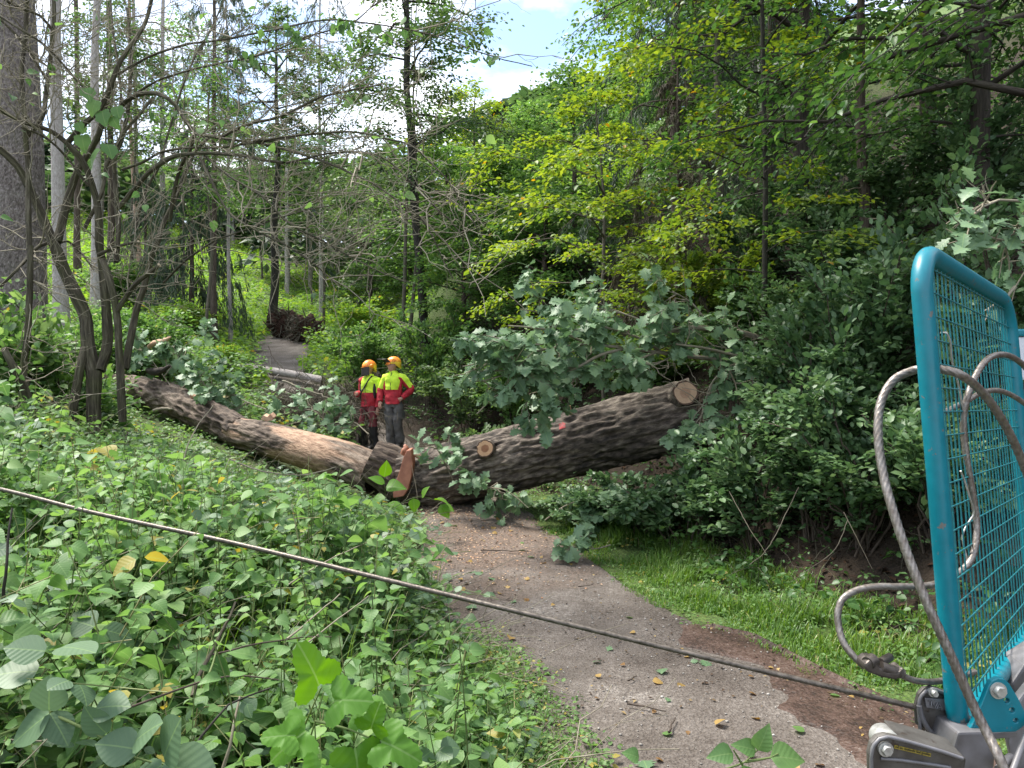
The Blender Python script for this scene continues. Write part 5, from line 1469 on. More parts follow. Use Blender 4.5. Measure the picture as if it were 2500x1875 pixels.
def rings(mb, cen, ax, ay, rx, ry, n=28, mat=0, fold=.008, seed=0, square=2.4, matf=None):
    """a cloth loft: super-elliptic rings around given centres"""
    cen = np.asarray(cen, float)
    k = len(cen)
    m = (k - 1) * 5 + 1
    t0, t1 = np.linspace(0, 1, k), np.linspace(0, 1, m)
    def ip(a):
        a = np.asarray(a, float)
        return np.interp(t1, t0, a) if a.ndim == 1 else np.stack([np.interp(t1, t0, a[:, c]) for c in range(3)], -1)
    c, rx, ry, ax, ay = ip(cen), ip(rx), ip(ry), unit(ip(ax)), unit(ip(ay))
    an = np.arange(n) * 2 * np.pi / n
    ca, sa = np.cos(an), np.sin(an)
    s = (np.abs(ca) ** square + np.abs(sa) ** square) ** (-1 / square)
    V = c[:, None] + ax[:, None] * (rx[:, None] * (ca * s)[None])[..., None] + ay[:, None] * (ry[:, None] * (sa * s)[None])[..., None]
    d = unit(V - c[:, None])
    f = fbm(V[..., 0] * 11, V[..., 1] * 11, V[..., 2] * 17 + seed, 3) - .5
    f = f + .6 * (1 - 2 * np.abs(vnoise(V[..., 0] * 7 + seed, V[..., 1] * 7, V[..., 2] * 15) - .5)) - .3
    V = V + d * (f * fold * 2)[..., None]
    i, j = np.meshgrid(np.arange(m - 1), np.arange(n), indexing='ij')
    a, b = i * n + j, i * n + (j + 1) % n
    fa = np.stack([a, b, b + n, a + n], -1).reshape(-1, 4)
    mt = mat
    if matf is not None:
        mt = np.array([matf(V.reshape(-1, 3)[q].mean(axis=0)) for q in fa])
    mb.add(V, fa, mat=mt)
    for e, fl in ((0, 1), (m - 1, 0)):
        idx = np.arange(n)
        ff = np.stack([np.zeros(n, int), 1 + idx, 1 + (idx + 1) % n], -1)
        mb.add(np.vstack([c[e][None], V[e]]), ff[:, ::-1] if fl else ff, mat=mt if np.isscalar(mt) else int(mt[0] if e == 0 else mt[-1]))
    return V

def worker(label, px, pyfeet, d, height, face, headface, trouser, arms, legs, visor_up, strap, lean=0.0):
    o = P(px, pyfeet, d)
    root = thing('person', o, label, 'person', 'forestry workers')
    f = unit(np.array([face[0], face[1], 0.]))
    l = np.array([-f[1], f[0], 0.])
    hf = unit(np.array([headface[0], headface[1], 0.]))
    hl = np.array([-hf[1], hf[0], 0.])
    Zv = np.array([0, 0, 1.])
    S = height / 1.78
    def W(a, b, z): return o + (l * a + f * b + Zv * z) * S + l * lean * z
    def WH(c, a, b, z): return c + (hl * a + hf * b + Zv * z) * S
    # body: one continuous skin with head, hands and five fingers each
    V, E, R = [], [], []
    def add(p, r, par=None):
        V.append(p); R.append(r)
        if par is not None: E.append((par, len(V) - 1))
        return len(V) - 1
    pel = add(W(0, 0, .95), .12)
    sp = add(W(0, 0, 1.15), .115, pel)
    ch = add(W(0, .0, 1.36), .12, sp)
    nk = add(W(0, -.005, 1.5), .06, ch)
    hc = W(0, .02, 1.6)
    h0 = add(WH(hc, 0, .035, -.04), .074, nk)
    h1 = add(WH(hc, 0, .022, .03), .1, h0)
    h2 = add(WH(hc, 0, .0, .1), .112, h1)
    add(WH(hc, 0, -.005, .155), .085, h2)
    hands = []
    for s, (sh, el, wr, hd) in zip((1, -1), arms):
        a = add(W(*sh), .06, ch); b = add(W(*el), .042, a); c = add(W(*wr), .028, b)
        hd_ = unit(l * hd[0] + f * hd[1] + Zv * hd[2])
        side = unit(np.cross(hd_, f + .01 * l))
        pm = add(V[c] + hd_ * .055 * S, .03, c)
        nrm = np.cross(hd_, side)
        for q, (off, ln) in enumerate([(-.028, .062), (-.01, .072), (.009, .068), (.026, .052)]):
            k1 = add(V[pm] + (hd_ * .035 + side * off) * S, .0095, pm)
            k2 = add(V[k1] + (hd_ * ln * .5 + nrm * .012) * S, .0088, k1)
            add(V[k2] + (hd_ * ln * .4 + nrm * .03) * S, .0075, k2)
        t1 = add(V[c] + (hd_ * .035 - side * .034) * S, .011, pm)
        add(V[t1] + (hd_ * .04 - side * .02) * S, .009, t1)
        hands.append(V[pm])
    for s, (hp, kn, an_, toe) in zip((1, -1), legs):
        a = add(W(*hp), .085, pel); b = add(W(*kn), .06, a); c = add(W(*an_), .04, b); add(W(*toe), .035, c)
    v, fc = skin_mesh(V, E, R)
    # face: nose, brow, chin and ears raised from the continuous surface
    rel = (v - hc) / S
    ha, hb, hz = rel @ hl, rel @ hf, rel[:, 2]
    hd_m = (hz > -.1) & (hz < .2) & (hb > .02)
    v = v + hf[None] * (.04 * np.exp(-((ha / .016) ** 2 + ((hz - .045) / .022) ** 2)) * hd_m)[:, None] * S
    v = v + hf[None] * (.012 * np.exp(-((ha / .03) ** 2 + ((hz + .035) / .02) ** 2)) * hd_m)[:, None] * S
    v = v - hf[None] * (.009 * np.exp(-(((np.abs(ha) - .032) / .015) ** 2 + ((hz - .068) / .014) ** 2)) * hd_m)[:, None] * S
    v = v - hf[None] * (.005 * np.exp(-((ha / .025) ** 2 + ((hz - .003) / .005) ** 2)) * hd_m)[:, None] * S
    v = v + hl[None] * (np.sign(ha) * .026 * np.exp(-(((hb + .005) / .018) ** 2 + ((hz - .05) / .03) ** 2)) * (np.abs(ha) > .05) * (hz > -.1))[:, None] * S
    mb = MB()
    mb.add(v, fc)
    mb.build('body', M['skin'], root, o)
    for s in (-1, 1):
        mb = MB()
        e = WH(hc, s * .032, .092, .062)
        bm = bmesh.new(); bmesh.ops.create_icosphere(bm, subdivisions=2, radius=.011 * S)
        mb.add(np.array([q.co[:] for q in bm.verts]) + e, np.array([[q.index for q in g.verts] for g in bm.faces])); bm.free()
        mb.build('eye', M['eye'], root, o)
    mb = MB()   # short hair below the helmet
    u = np.linspace(2.1, 4.2, 12)
    hv = np.array([[WH(hc, .093 * math.sin(a), .093 * math.cos(a) - .01, z) for a in u] for z in (.0, .03, .07, .11)])
    i, j = np.meshgrid(np.arange(3), np.arange(11), indexing='ij')
    q = i * 12 + j
    mb.add(hv.reshape(-1, 3), np.stack([q, q + 1, q + 13, q + 12], -1).reshape(-1, 4))
    mb.build('hair', M['hair'], root, o)
    # jacket: yellow yoke and sleeves' upper half, red below
    mb = MB()
    zs = [.88, .93, 1.02, 1.14, 1.26, 1.38, 1.455, 1.5, 1.54]
    rx = [.172, .178, .168, .163, .176, .185, .148, .08, .072]
    ry = [.135, .135, .125, .122, .13, .128, .105, .082, .076]
    cen = [W(0, .01, z) for z in zs]
    split = o[2] + 1.155 * S
    rings(mb, cen, [l] * 9, [f] * 9, [q * S for q in rx], [q * S for q in ry], 44, fold=.02, seed=px, matf=lambda p: 0 if p[2] > split else 1)
    sl = []
    for s, (sh, el, wr, hd), ysl in zip((1, -1), arms, (.62, .62)):
        a, b, c = W(*sh), W(*el), W(*wr)
        a0 = a - l * s * .06 * S
        pts = [a0, a, a * .5 + b * .5, b * .94 + a * .06, b * .8 + c * .2, b * .4 + c * .6, c]
        ax, ay = [], []
        for k in range(7):
            tdir = unit(np.asarray(pts[min(k + 1, 6)]) - np.asarray(pts[max(k - 1, 0)]))
            x_ = unit(np.cross(tdir, f + .3 * Zv)); ax.append(x_); ay.append(np.cross(tdir, x_))
        rr = [.09, .088, .076, .068, .066, .058, .048]
        La, Lb = np.linalg.norm(b - a), 0
        def mf(p, a=a, b=b, c=c):
            da, db = np.linalg.norm(p - a), np.linalg.norm(p - b)
            t_ = np.dot(p - a, unit(b - a)) / np.linalg.norm(b - a)
            dc = np.dot(p - b, unit(c - b))
            return 0 if (t_ < .82 and dc < .03) else 1
        rings(mb, pts, ax, ay, [q * S for q in rr], [q * S for q in rr], 24, fold=.016, seed=px + s * 9, square=2.0, matf=mf)
    jk = mb.build('jacket', [M['hivis'], M['redcloth']], root, o)
    for s in (1, -1):    # dark side panels under the arms and the red shoulder panel
        mb = MB()
        q = np.array([W(s * .158, .05, 1.05), W(s * .17, .06, 1.2), W(s * .175, .05, 1.33), W(s * .172, .0, 1.36)])
        tubes(mb, q, np.array([.03, .038, .034, .02]) * S, 10, cap=True)
        mb.build('side_panel', M['redcloth'] if not strap else M['blackcloth'], jk, o)
    mb = MB()
    zp = np.array([W(.0, .128 + .012, 1.16), W(0, .128 + .016, 1.28), W(0, .13 + .01, 1.37), W(0, .112 + .01, 1.45), W(0, .095, 1.51)])
    tubes(mb, zp, np.full(5, .007 * S), 6)
    tubes(mb, zp[:3] + l * .085 * S - f * .02, np.full(3, .005 * S), 6)
    mb.build('zip', M['zip'], jk, o)
    # trousers
    mb = MB()
    rings(mb, [W(0, 0, .95), W(0, 0, .89), W(0, 0, .82)], [l] * 3, [f] * 3, np.array([.165, .175, .165]) * S, np.array([.115, .125, .12]) * S, 30, fold=.008, seed=px + 3)
    for s, (hp, kn, an_, toe) in zip((1, -1), legs):
        a, b, c = W(*hp), W(*kn), W(*an_)
        pts = [a + Zv * .03, a * .6 + b * .4, b, b * .5 + c * .5, c * .9 + b * .1, c - Zv * .03]
        rr = np.array([.105, .098, .085, .08, .082, .086]) * S
        rings(mb, pts, [l] * 6, [f] * 6, rr * .95, rr * 1.05, 28, fold=.026, seed=px + s * 5, square=2.1, matf=(lambda p, zk=o[2] + .5 * S: 1 if p[2] < zk else 0))
    tr = mb.build('trousers', trouser, root, o)
    mb = MB()
    hp, kn = np.array(legs[0][0]), np.array(legs[0][1])
    if strap:
        q = np.array([W(hp[0] + .06, hp[1] + .1, .88), W(hp[0] + .07, hp[1] + .105, .78)])
        tubes(mb, q, np.array([.008, .008]), 6)
        mb.build('pocket_piping', M['pale'], tr, o)
    else:
        bx = [W(hp[0] + .085, .06, .74), W(hp[0] + .1, -.07, .74), W(hp[0] + .1, -.07, .58), W(hp[0] + .085, .06, .58)]
        prism(mb, bx, Vector(l * .025), bevel=.008)
        mb.build('cargo_pocket', trouser[0], tr, o)
    for s, (hp, kn, an_, toe) in zip((1, -1), legs):
        mb = MB()
        a, t_ = W(*an_), W(*toe)
        dirf = unit((t_ - a) * np.array([1, 1, 0]))
        sd = np.array([-dirf[1], dirf[0], 0])
        base = np.array([a[0], a[1], o[2]])
        pts = [base - dirf * .09 + Zv * .05, base - dirf * .06 + Zv * .055, base + Zv * .07, base + dirf * .09 + Zv * .055, base + dirf * .17 + Zv * .045, base + dirf * .2 + Zv * .04]
        rings(mb, pts, [sd] * 6, [Zv] * 6, [.03, .045, .05, .052, .045, .02], [.04, .05, .066, .052, .04, .025], 18, fold=.002)
        tubes(mb, np.array([base + Zv * .08, base + Zv * .24]), np.array([.058, .062]), 14, cap=True)
        mb.build('boot', M['boot'], root, o)
    # helmet with peak, ear muffs and visor
    hcen = WH(hc, 0, -.004, .092)
    bm = bmesh.new(); bmesh.ops.create_uvsphere(bm, u_segments=32, v_segments=20, radius=1)
    v = np.array([q.co[:] for q in bm.verts]); fq = [[q.index for q in g.verts] for g in bm.faces]; bm.free()
    v[:, 2] = np.where(v[:, 2] < -.12, -.12 + (v[:, 2] + .12) * .05, v[:, 2])
    back = v[:, 1] < -.2
    v[:, 2] = np.where(back & (v[:, 2] < .0), v[:, 2] - .85 * np.clip(-v[:, 1] - .05, 0, 1), v[:, 2])
    ridge = .035 * np.exp(-(v[:, 0] / .25) ** 2) * (v[:, 2] > .2)
    hv = np.array([WH(hcen, a * .124 * (1 + r_), b * .152, c * .132 * (1 + r_)) for (a, b, c), r_ in zip(v, ridge)])
    mb = MB()
    t3 = np.array([q for q in fq if len(q) == 3]); t4 = np.array([q for q in fq if len(q) == 4])
    def hm(q): return 1 if v[q].mean(axis=0)[2] < .22 and v[q].mean(axis=0)[1] < .45 else 0
    mb.add(hv, t4, mat=np.array([hm(q) for q in t4]), tc=v * .25)
    mb.add(hv, t3, mat=np.array([hm(q) for q in t3]), tc=v * .25)
    a_ = np.linspace(-1.1, 1.1, 13)
    pk0 = np.array([WH(hcen, .118 * math.sin(a), .146 * math.cos(a), -.012) for a in a_])
    pk1 = np.array([WH(hcen, .122 * math.sin(a), .148 * math.cos(a) + .035 * math.cos(a), -.024) for a in a_])
    i_ = np.arange(12)
    for dz in (0, -.006):
        mb.add(np.vstack([pk0, pk1]) + Zv * dz, np.stack([i_, i_ + 13, i_ + 14, i_ + 1], -1))
    hm_o = mb.build('helmet', [M['helmet'], M['helmyel']], root, o)
    mb = MB()
    a_ = np.linspace(-1.25, 1.25, 17)
    rows = []
    for k in range(7):
        u = k / 6
        if visor_up: rows.append([WH(hcen, .125 * math.sin(a), .13 * math.cos(a) + .02 + .19 * u * math.cos(a * .8), .01 + .06 * u + .035 * math.sin(u * 3)) for a in a_])
        else: rows.append([WH(hcen, .122 * math.sin(a), .155 * math.cos(a) + .02 - .01 * u, -.01 - .17 * u) for a in a_])
    rows = np.array(rows)
    i, j = np.meshgrid(np.arange(6), np.arange(16), indexing='ij')
    q = i * 17 + j
    fa = np.stack([q, q + 1, q + 18, q + 17], -1).reshape(-1, 4)
    mb.add(rows.reshape(-1, 3), fa)
    mb.add(rows.reshape(-1, 3) - hf * .004, fa[:, ::-1])
    mb.build('visor', M['visor'], hm_o, o)
    for s in (1, -1):
        mb = MB()
        c0 = WH(hc, s * .095, 0., .14 if visor_up else .1)
        tubes(mb, np.array([c0 - hl * s * .01, c0 + hl * s * .025, c0 + hl * s * .04]), np.array([.036, .04, .03]), 16, cap=True)
        mb.build('ear_muff', M['helmet'], hm_o, o)
    if strap:
        mb = MB()
        q = catmull(np.array([W(.11, .06, 1.5), W(.08, .125, 1.42), W(.0, .16, 1.28), W(-.1, .15, 1.16), W(-.17, .09, 1.07), W(-.195, .0, 1.0)]), .02)
        tubes(mb, q, np.full(len(q), .016), 8)
        mb.build('shoulder_strap', M['blackcloth'], jk, o)
    return root

worker('worker in helmet with raised visor, grey trousers, one hand on the hip', 962, 1094, 14.8, 1.72, (-.35, -.94), (-1, -.12), [M['greycloth'], M['greycloth']],
       [((.178, 0, 1.4), (.345, -.1, 1.17), (.21, .04, 1.0), (-.8, .5, -.3)), ((-.178, 0, 1.4), (-.3, .02, 1.15), (-.26, .1, .93), (.2, .5, -.8))],
       [((.09, 0, .86), (.1, .03, .48), (.13, -.02, .09), (.17, .17, .03)), ((-.09, 0, .86), (-.07, .05, .48), (-.05, .03, .09), (-.08, .23, .03))], True, False)
worker('worker with lowered dark visor, dark red trousers and a strap across the chest', 903, 1098, 15.1, 1.72, (-.5, -.86), (-.8, -.6), [M['winecloth'], M['blackcloth']],
       [((.178, 0, 1.4), (.235, -.04, 1.12), (.24, .05, .86), (0, .15, -1)), ((-.178, 0, 1.4), (-.25, -.05, 1.16), (-.2, .2, 1.12), (.6, .6, .1))],
       [((.09, 0, .86), (.12, .05, .48), (.12, .0, .09), (.14, .2, .03)), ((-.09, 0, .86), (-.16, .04, .48), (-.2, -.02, .09), (-.25, .17, .03))], False, True)

# ---------------------------------------------------------------- the logging winch with its teal guard
M['teal'] = paint_mat('teal_enamel', (.0, .165, .215), .36, 0, .04, 26, .06, (.0, .14, .185), (.615, (.13, .125, .115)), 'tc')
M['tealwire'] = paint_mat('teal_wire', (.008, .16, .185), .42, 0, .1, 60, .1, (.012, .1, .115))
M['steel'] = paint_mat('worn_grey_steel', (.2, .195, .205), .48, .35, .15, 16, .15, (.12, .115, .115), (.66, (.1, .08, .065)), 'tc')
M['castgrey'] = paint_mat('grimy_cast_steel', (.115, .107, .096), .52, .4, .2, 18, .3, (.055, .048, .041), (.62, (.06, .045, .035)), 'tc')
M['bolt'] = paint_mat('galvanised_bolt', (.5, .5, .47), .4, .6, .1, 60, .1, (.33, .32, .3))
M['rope'] = paint_mat('wire_rope', (.24, .22, .2), .42, .6, .2, 70, .15, (.13, .105, .085))
M['ropedark'] = paint_mat('greasy_wire_rope', (.14, .12, .1), .42, .55, .2, 70, .15, (.06, .05, .04))
M['hook'] = paint_mat('dark_forged_steel', (.1, .085, .075), .42, .6, .2, 40, .2, (.05, .042, .036))
M['sticker'] = paint_mat('yellow_sticker', (.35, .27, .03), .5, 0, .15, 30, 0, (.2, .15, .02))
M['blackprint'] = paint_mat('black_print', (.015, .013, .01), .6, 0, .1, 40, 0)
M['panelwhite'] = paint_mat('white_panel', (.62, .64, .68), .4, 0, .05, 12, 0)
M['rubber'] = paint_mat('black_rubber', (.015, .015, .015), .7, 0, .1, 30, .1)

gO = np.array([1.6, 2.3, 0.0])
wch = thing('logging_winch', gO, 'grey forestry winch with a teal mesh guard at the right edge', 'winch')
BL, TL, TR, BR = P(2340, 1790, 2.0), P(2243, 608, 2.0), P(2458, 738, 2.74), P(2530, 1520, 2.74)

def fillet(a, b, c, r, k=9):
    d1, d2 = unit(a - b), unit(c - b)
    th = math.acos(np.clip(np.dot(d1, d2), -1, 1))
    L = r / math.tan(th / 2)
    p1, p2 = b + d1 * L, b + d2 * L
    t = np.linspace(0, 1, k)[:, None]
    cen = b + unit(d1 + d2) * (r / math.sin(th / 2))
    v = (p1 - cen) * (1 - t) + (p2 - cen) * t
    return cen + unit(v) * r
corners = [(BR, BL, TL, .07), (BL, TL, TR, .1), (TL, TR, BR, .13), (TR, BR, BL, .1)]
loop = np.vstack([fillet(*q) for q in corners])
loop = np.vstack([loop, loop[:1]])
dense = []
for a, b in zip(loop[:-1], loop[1:]):
    n = max(1, int(np.linalg.norm(b - a) / .03))
    dense += [a + (b - a) * k / n for k in range(n)]
dense = np.array(dense)
M_ = len(dense)
T = unit(np.roll(dense, -1, axis=0) - np.roll(dense, 1, axis=0))
pn = unit(np.cross(TL - BL, BR - BL))
A = np.broadcast_to(pn, T.shape)
B = np.cross(T, A)
an = np.arange(22) * 2 * np.pi / 22
V = dense[:, None] + (A[:, None] * np.cos(an)[None, :, None] + B[:, None] * np.sin(an)[None, :, None]) * .0262
i, j = np.meshgrid(np.arange(M_), np.arange(22), indexing='ij')
a = i * 22 + j; b = i * 22 + (j + 1) % 22
c = ((i + 1) % M_) * 22 + (j + 1) % 22; d = ((i + 1) % M_) * 22 + j
mb = MB()
mb.add(V, np.stack([a, b, c, d], -1).reshape(-1, 4), tc=V)
gf = mb.build('guard_frame', M['teal'], wch, gO)
# welded wire mesh
mb = MB()
def pat(u, v): return (BL * (1 - u) + BR * u) * (1 - v) + (TL * (1 - u) + TR * u) * v
wid = np.linalg.norm(BR - BL); hgt = np.linalg.norm(TL - BL)
for k in range(1, 26):
    u = k / 26
    e = min(u, 1 - u) * wid
    cut = (.12 - math.sqrt(max(0, .12 ** 2 - (.12 - e) ** 2))) if e < .12 else 0
    lo, hi = cut / hgt, 1 - cut / hgt
    q = np.array([pat(u, lo + (hi - lo) * s) for s in np.linspace(0, 1, 12)]) + pn * rng.normal(size=(12, 1)) * .0008
    tubes(mb, q, np.full(12, .0023), 7)
H_ = int(hgt / .064)
for k in range(1, H_ + 1):
    v = k / (H_ + .6)
    e = (1 - v) * hgt
    cut = (.12 - math.sqrt(max(0, .12 ** 2 - (.12 - e) ** 2))) / wid if e < .12 else 0
    q = np.array([pat(cut + (1 - 2 * cut) * s, v) for s in np.linspace(0, 1, 10)])
    for s in (-1,):
        tubes(mb, q + pn * .0048 * s, np.full(10, .0023), 7)
mb.build('guard_mesh', M['tealwire'], gf, gO)

def bolt(parent, p, r, ln=.012, axis=(0, -1, 0), m='bolt', hexa=True, washer=True):
    ax = unit(np.asarray(axis, float))
    mb = MB()
    if washer: tubes(mb, np.array([p - ax * .004, p + ax * .003]), np.array([r * 1.35, r * 1.35]), 22, cap=True)
    n = 6 if hexa else 20
    tubes(mb, np.array([p + ax * .003, p + ax * (ln * .8), p + ax * ln]), np.array([r, r, r * .86]), n, cap=True)
    return mb.build('bolt', M[m], parent, gO)

# teal adjusting plate with a row of holes
def holed_plate(name, outline, holes, d, thick, mat, parent):
    cu = bpy.data.curves.new(name, 'CURVE')
    cu.dimensions = '2D'
    cu.fill_mode = 'BOTH'
    cu.extrude = thick / 2
    cu.bevel_depth = .0025
    def sp(pts):
        s = cu.splines.new('POLY')
        s.points.add(len(pts) - 1)
        for k, (x, y) in enumerate(pts):
            w = P(x, y, d)
            s.points[k].co = (w[0], w[2], 0, 1)
        s.use_cyclic_u = True
    sp(outline)
    for (x, y, r) in holes: sp([(x + r * math.cos(t), y + r * math.sin(t)) for t in np.linspace(0, 6.283, 21)[:-1]])
    ob = bpy.data.objects.new('tmp', cu)
    COL.objects.link(ob)
    dg = bpy.context.evaluated_depsgraph_get()
    em = ob.evaluated_get(dg).to_mesh()
    em.calc_loop_triangles()
    v = np.array([q.co[:] for q in em.vertices]); t = np.array([q.vertices[:] for q in em.loop_triangles])
    ob.evaluated_get(dg).to_mesh_clear()
    bpy.data.objects.remove(ob)
    v = np.stack([v[:, 0], d + v[:, 2] * -1, v[:, 1]], -1)
    mb = MB()
    mb.add(v, t, smooth=False)
    return mb.build(name, mat, parent, gO)
pl = holed_plate('adjusting_plate', [(2360, 1785), (2372, 1765), (2398, 1708), (2410, 1676), (2418, 1662), (2432, 1655), (2446, 1657), (2458, 1668), (2480, 1705), (2496, 1738), (2500, 1755), (2496, 1765), (2484, 1775), (2474, 1781), (2420, 1783)],
                 [(2453, 1708, 9), (2466, 1731, 9), (2475, 1756, 8.5)], 1.96, .012, M['teal'], wch)
bolt(pl, P(2437, 1686, 1.95), .0155, .016)
# grey carrying arm and the box section under the guard
mb = MB()
prism(mb, [P(2340, 1788, 1.93), P(2424, 1786, 1.93), P(2432, 1820, 1.93), P(2420, 1960, 1.93), P(2300, 1960, 1.93), P(2318, 1862, 1.93)], Vector((.0, .13, 0)), bevel=.006)
prism(mb, [P(2424, 1790, 1.97), P(2486, 1784, 1.97), P(2484, 1800, 1.97), P(2424, 1806, 1.97)], Vector((.0, .1, 0)), bevel=.004)
mb.build('guard_bracket', M['steel'], wch, gO)
mb = MB()
prism(mb, [P(2468, 1672, 2.3), P(2500, 1625, 2.3), P(2620, 1550, 2.3), P(2620, 1700, 2.3), P(2520, 1740, 2.3), P(2476, 1700, 2.3)], Vector((.02, .12, 0)), bevel=.008)
prism(mb, [P(2478, 1720, 2.14), P(2510, 1680, 2.14), P(2600, 1640, 2.14), P(2600, 1900, 2.14), P(2480, 1900, 2.14), P(2462, 1820, 2.14)], Vector((.02, .05, 0)), bevel=.008)
mb.build('side_plate', M['steel'], wch, gO)
mb = MB()
prism(mb, [P(2320, 1900, 2.12), P(2640, 1880, 2.12), P(2640, 2500, 2.12), P(2230, 2500, 2.12), P(2230, 2030, 2.12)], Vector((.02, .05, 0)), bevel=.01)
prism(mb, [P(2250, 2350, 2.0), P(2640, 2350, 2.0), P(2640, 2620, 2.0), P(2250, 2620, 2.0)], Vector((.05, .7, 0)), bevel=.01)
mb.build('gear_housing', M['castgrey'], wch, gO)
# a hydraulic tube and a pin at the lower right corner
mb = MB()
tubes(mb, np.array([P(2470, 1890, 1.86), P(2492, 1830, 1.9), P(2530, 1740, 1.95)]), np.array([.008, .008, .008]), 12, cap=True)
tubes(mb, np.array([P(2440, 1880, 1.88), P(2455, 1862, 1.9), P(2468, 1850, 1.92)]), np.array([.012, .012, .012]), 12, cap=True)
mb.build('hydraulic_pipe', M['steel'], wch, gO)
# upper rope pulley in its cheek plates
up = []
out1 = [(2238, 1770), (2236, 1722), (2243, 1694), (2256, 1680), (2276, 1676), (2306, 1686), (2352, 1696), (2372, 1760), (2392, 1812), (2350, 1812), (2318, 1804), (2290, 1790), (2262, 1782)]
mb = MB()
prism(mb, [P(x, y, 2.03) for x, y in out1], Vector((0, .014, 0)), bevel=.004)
prism(mb, [P(x + 4, y + 3, 2.095) for x, y in out1], Vector((0, .014, 0)), bevel=.004)
pu = mb.build('pulley_cheeks', M['castgrey'], wch, gO)
mb = MB()   # raised rim of the cheek
rim = catmull(np.array([P(x, y, 2.026) for x, y in [(2246, 1780), (2243, 1722), (2250, 1698), (2262, 1686), (2278, 1682), (2306, 1692), (2350, 1702)]]), .01)
tubes(mb, rim, np.full(len(rim), .0048), 8, cap=True)
rim2 = catmull(np.array([P(x, y, 2.024) for x, y in [(2244, 1722), (2250, 1750), (2268, 1782), (2295, 1800), (2330, 1812), (2372, 1820)]]), .01)
tubes(mb, rim2, np.full(len(rim2), .007), 8, cap=True)
mb.build('rim', M['steel'], pu, gO)
mb = MB()
pc_ = P(2303, 1760, 2.07)
tubes(mb, np.array([pc_ + np.array([0, y, 0]) for y in (-.022, -.012, 0, .012, .022)]), np.array([.062, .055, .05, .055, .062]), 30, cap=True)
mb.build('sheave', M['hook'], pu, gO)
bolt(pu, P(2277, 1690, 2.02), .009, .016)
bolt(pu, P(2306, 1773, 2.02), .014, .022)
mb = MB()   # raised cast plate with an embossed mark
prism(mb, [P(2258, 1704, 2.022), P(2308, 1708, 2.022), P(2311, 1736, 2.022), P(2262, 1728, 2.022)], Vector((0, .006, 0)), bevel=.0015)
mk = mb.build('cast_plate', M['steel'], pu, gO)
mb = MB()
for q in [[(2276, 1716), (2283, 1728), (2289, 1716)], [(2287, 1731), (2293, 1717), (2300, 1733)], [(2290, 1727), (2298, 1728)], [(2268, 1712), (2274, 1711), (2274, 1724)]]:
    tubes(mb, np.array([P(x, y, 2.018) for x, y in q]), np.full(len(q), .0018), 6, cap=True)
mb.build('embossed_mark', M['steel'], mk, gO)
# lower rope inlet housing with the sticker
out2 = [(2132, 1990), (2123, 1880), (2122, 1840), (2128, 1815), (2142, 1799), (2164, 1793), (2210, 1803), (2290, 1826), (2352, 1846), (2330, 1990)]
mb = MB()
prism(mb, [P(x, y, 1.76) for x, y in out2], Vector((.0, .018, 0)), bevel=.005)
prism(mb, [P(x + 8, y + 6, 1.86) for x, y in out2], Vector((.0, .018, 0)), bevel=.005)
prism(mb, [P(2192, 1800, 1.778), P(2210, 1803, 1.778), P(2290, 1826, 1.778), P(2352, 1846, 1.778), P(2345, 1858, 1.778), P(2192, 1814, 1.778)], Vector((.008, .084, .004)), bevel=.002)
ih = mb.build('rope_inlet', M['castgrey'], wch, gO)
mb = MB()
rim = catmull(np.array([P(x, y, 1.755) for x, y in [(2130, 1990), (2128, 1880), (2128, 1842), (2134, 1818), (2147, 1804), (2166, 1799), (2210, 1809), (2290, 1832), (2350, 1852)]]), .01)
tubes(mb, rim, np.full(len(rim), .0045), 8, cap=True)
tubes(mb, np.array([P(2150, 1852, 1.758), P(2200, 1856, 1.758), P(2270, 1866, 1.758), P(2320, 1874, 1.758)]), np.full(4, .004), 8, cap=True)
mb.build('rim', M['steel'], ih, gO)
mb = MB()
rc = P(2165, 1808, 1.82)
tubes(mb, np.array([rc + np.array([0, y, 0]) for y in (-.038, -.03, 0, .03, .038)]), np.array([.025, .029, .029, .029, .025]), 24, cap=True)
mb.build('guide_roller', M['bolt'], ih, gO)
bolt(ih, P(2162, 1829, 1.755), .0125, .014)
mb = MB()
prism(mb, [P(2184, 1819, 1.7585), P(2273, 1840, 1.7585), P(2272, 1848, 1.7585), P(2183, 1827, 1.7585)], Vector((0, .002, 0)), bevel=0)
stk = mb.build('warning_sticker', M['sticker'], ih, gO)
fc = bpy.data.curves.new('sticker_text', 'FONT')
fc.body = 'nd ins laufende Seil greifen'
fc.size = .0092
fc.extrude = .0003
fo = bpy.data.objects.new('tmp', fc)
COL.objects.link(fo)
dg = bpy.context.evaluated_depsgraph_get()
em = fo.evaluated_get(dg).to_mesh()
em.calc_loop_triangles()
v = np.array([q.co[:] for q in em.vertices]); tt = np.array([q.vertices[:] for q in em.loop_triangles])
fo.evaluated_get(dg).to_mesh_clear()
bpy.data.objects.remove(fo)
if len(v):
    s0, s1 = P(2186, 1825.5, 1.7575), P(2271, 1845.5, 1.7575)
    ux = unit(s1 - s0)
    uz = np.array([-ux[2], 0, ux[0]])
    sc_ = np.linalg.norm(s1 - s0) / max(v[:, 0].max(), 1e-6)
    mb = MB()
    mb.add(s0 + ux * (v[:, 0:1] * sc_) + uz * (v[:, 1:2] * sc_) + np.array([0, -1, 0]) * v[:, 2:3], tt, smooth=False)
    mb.build('lettering', M['blackprint'], stk, gO)
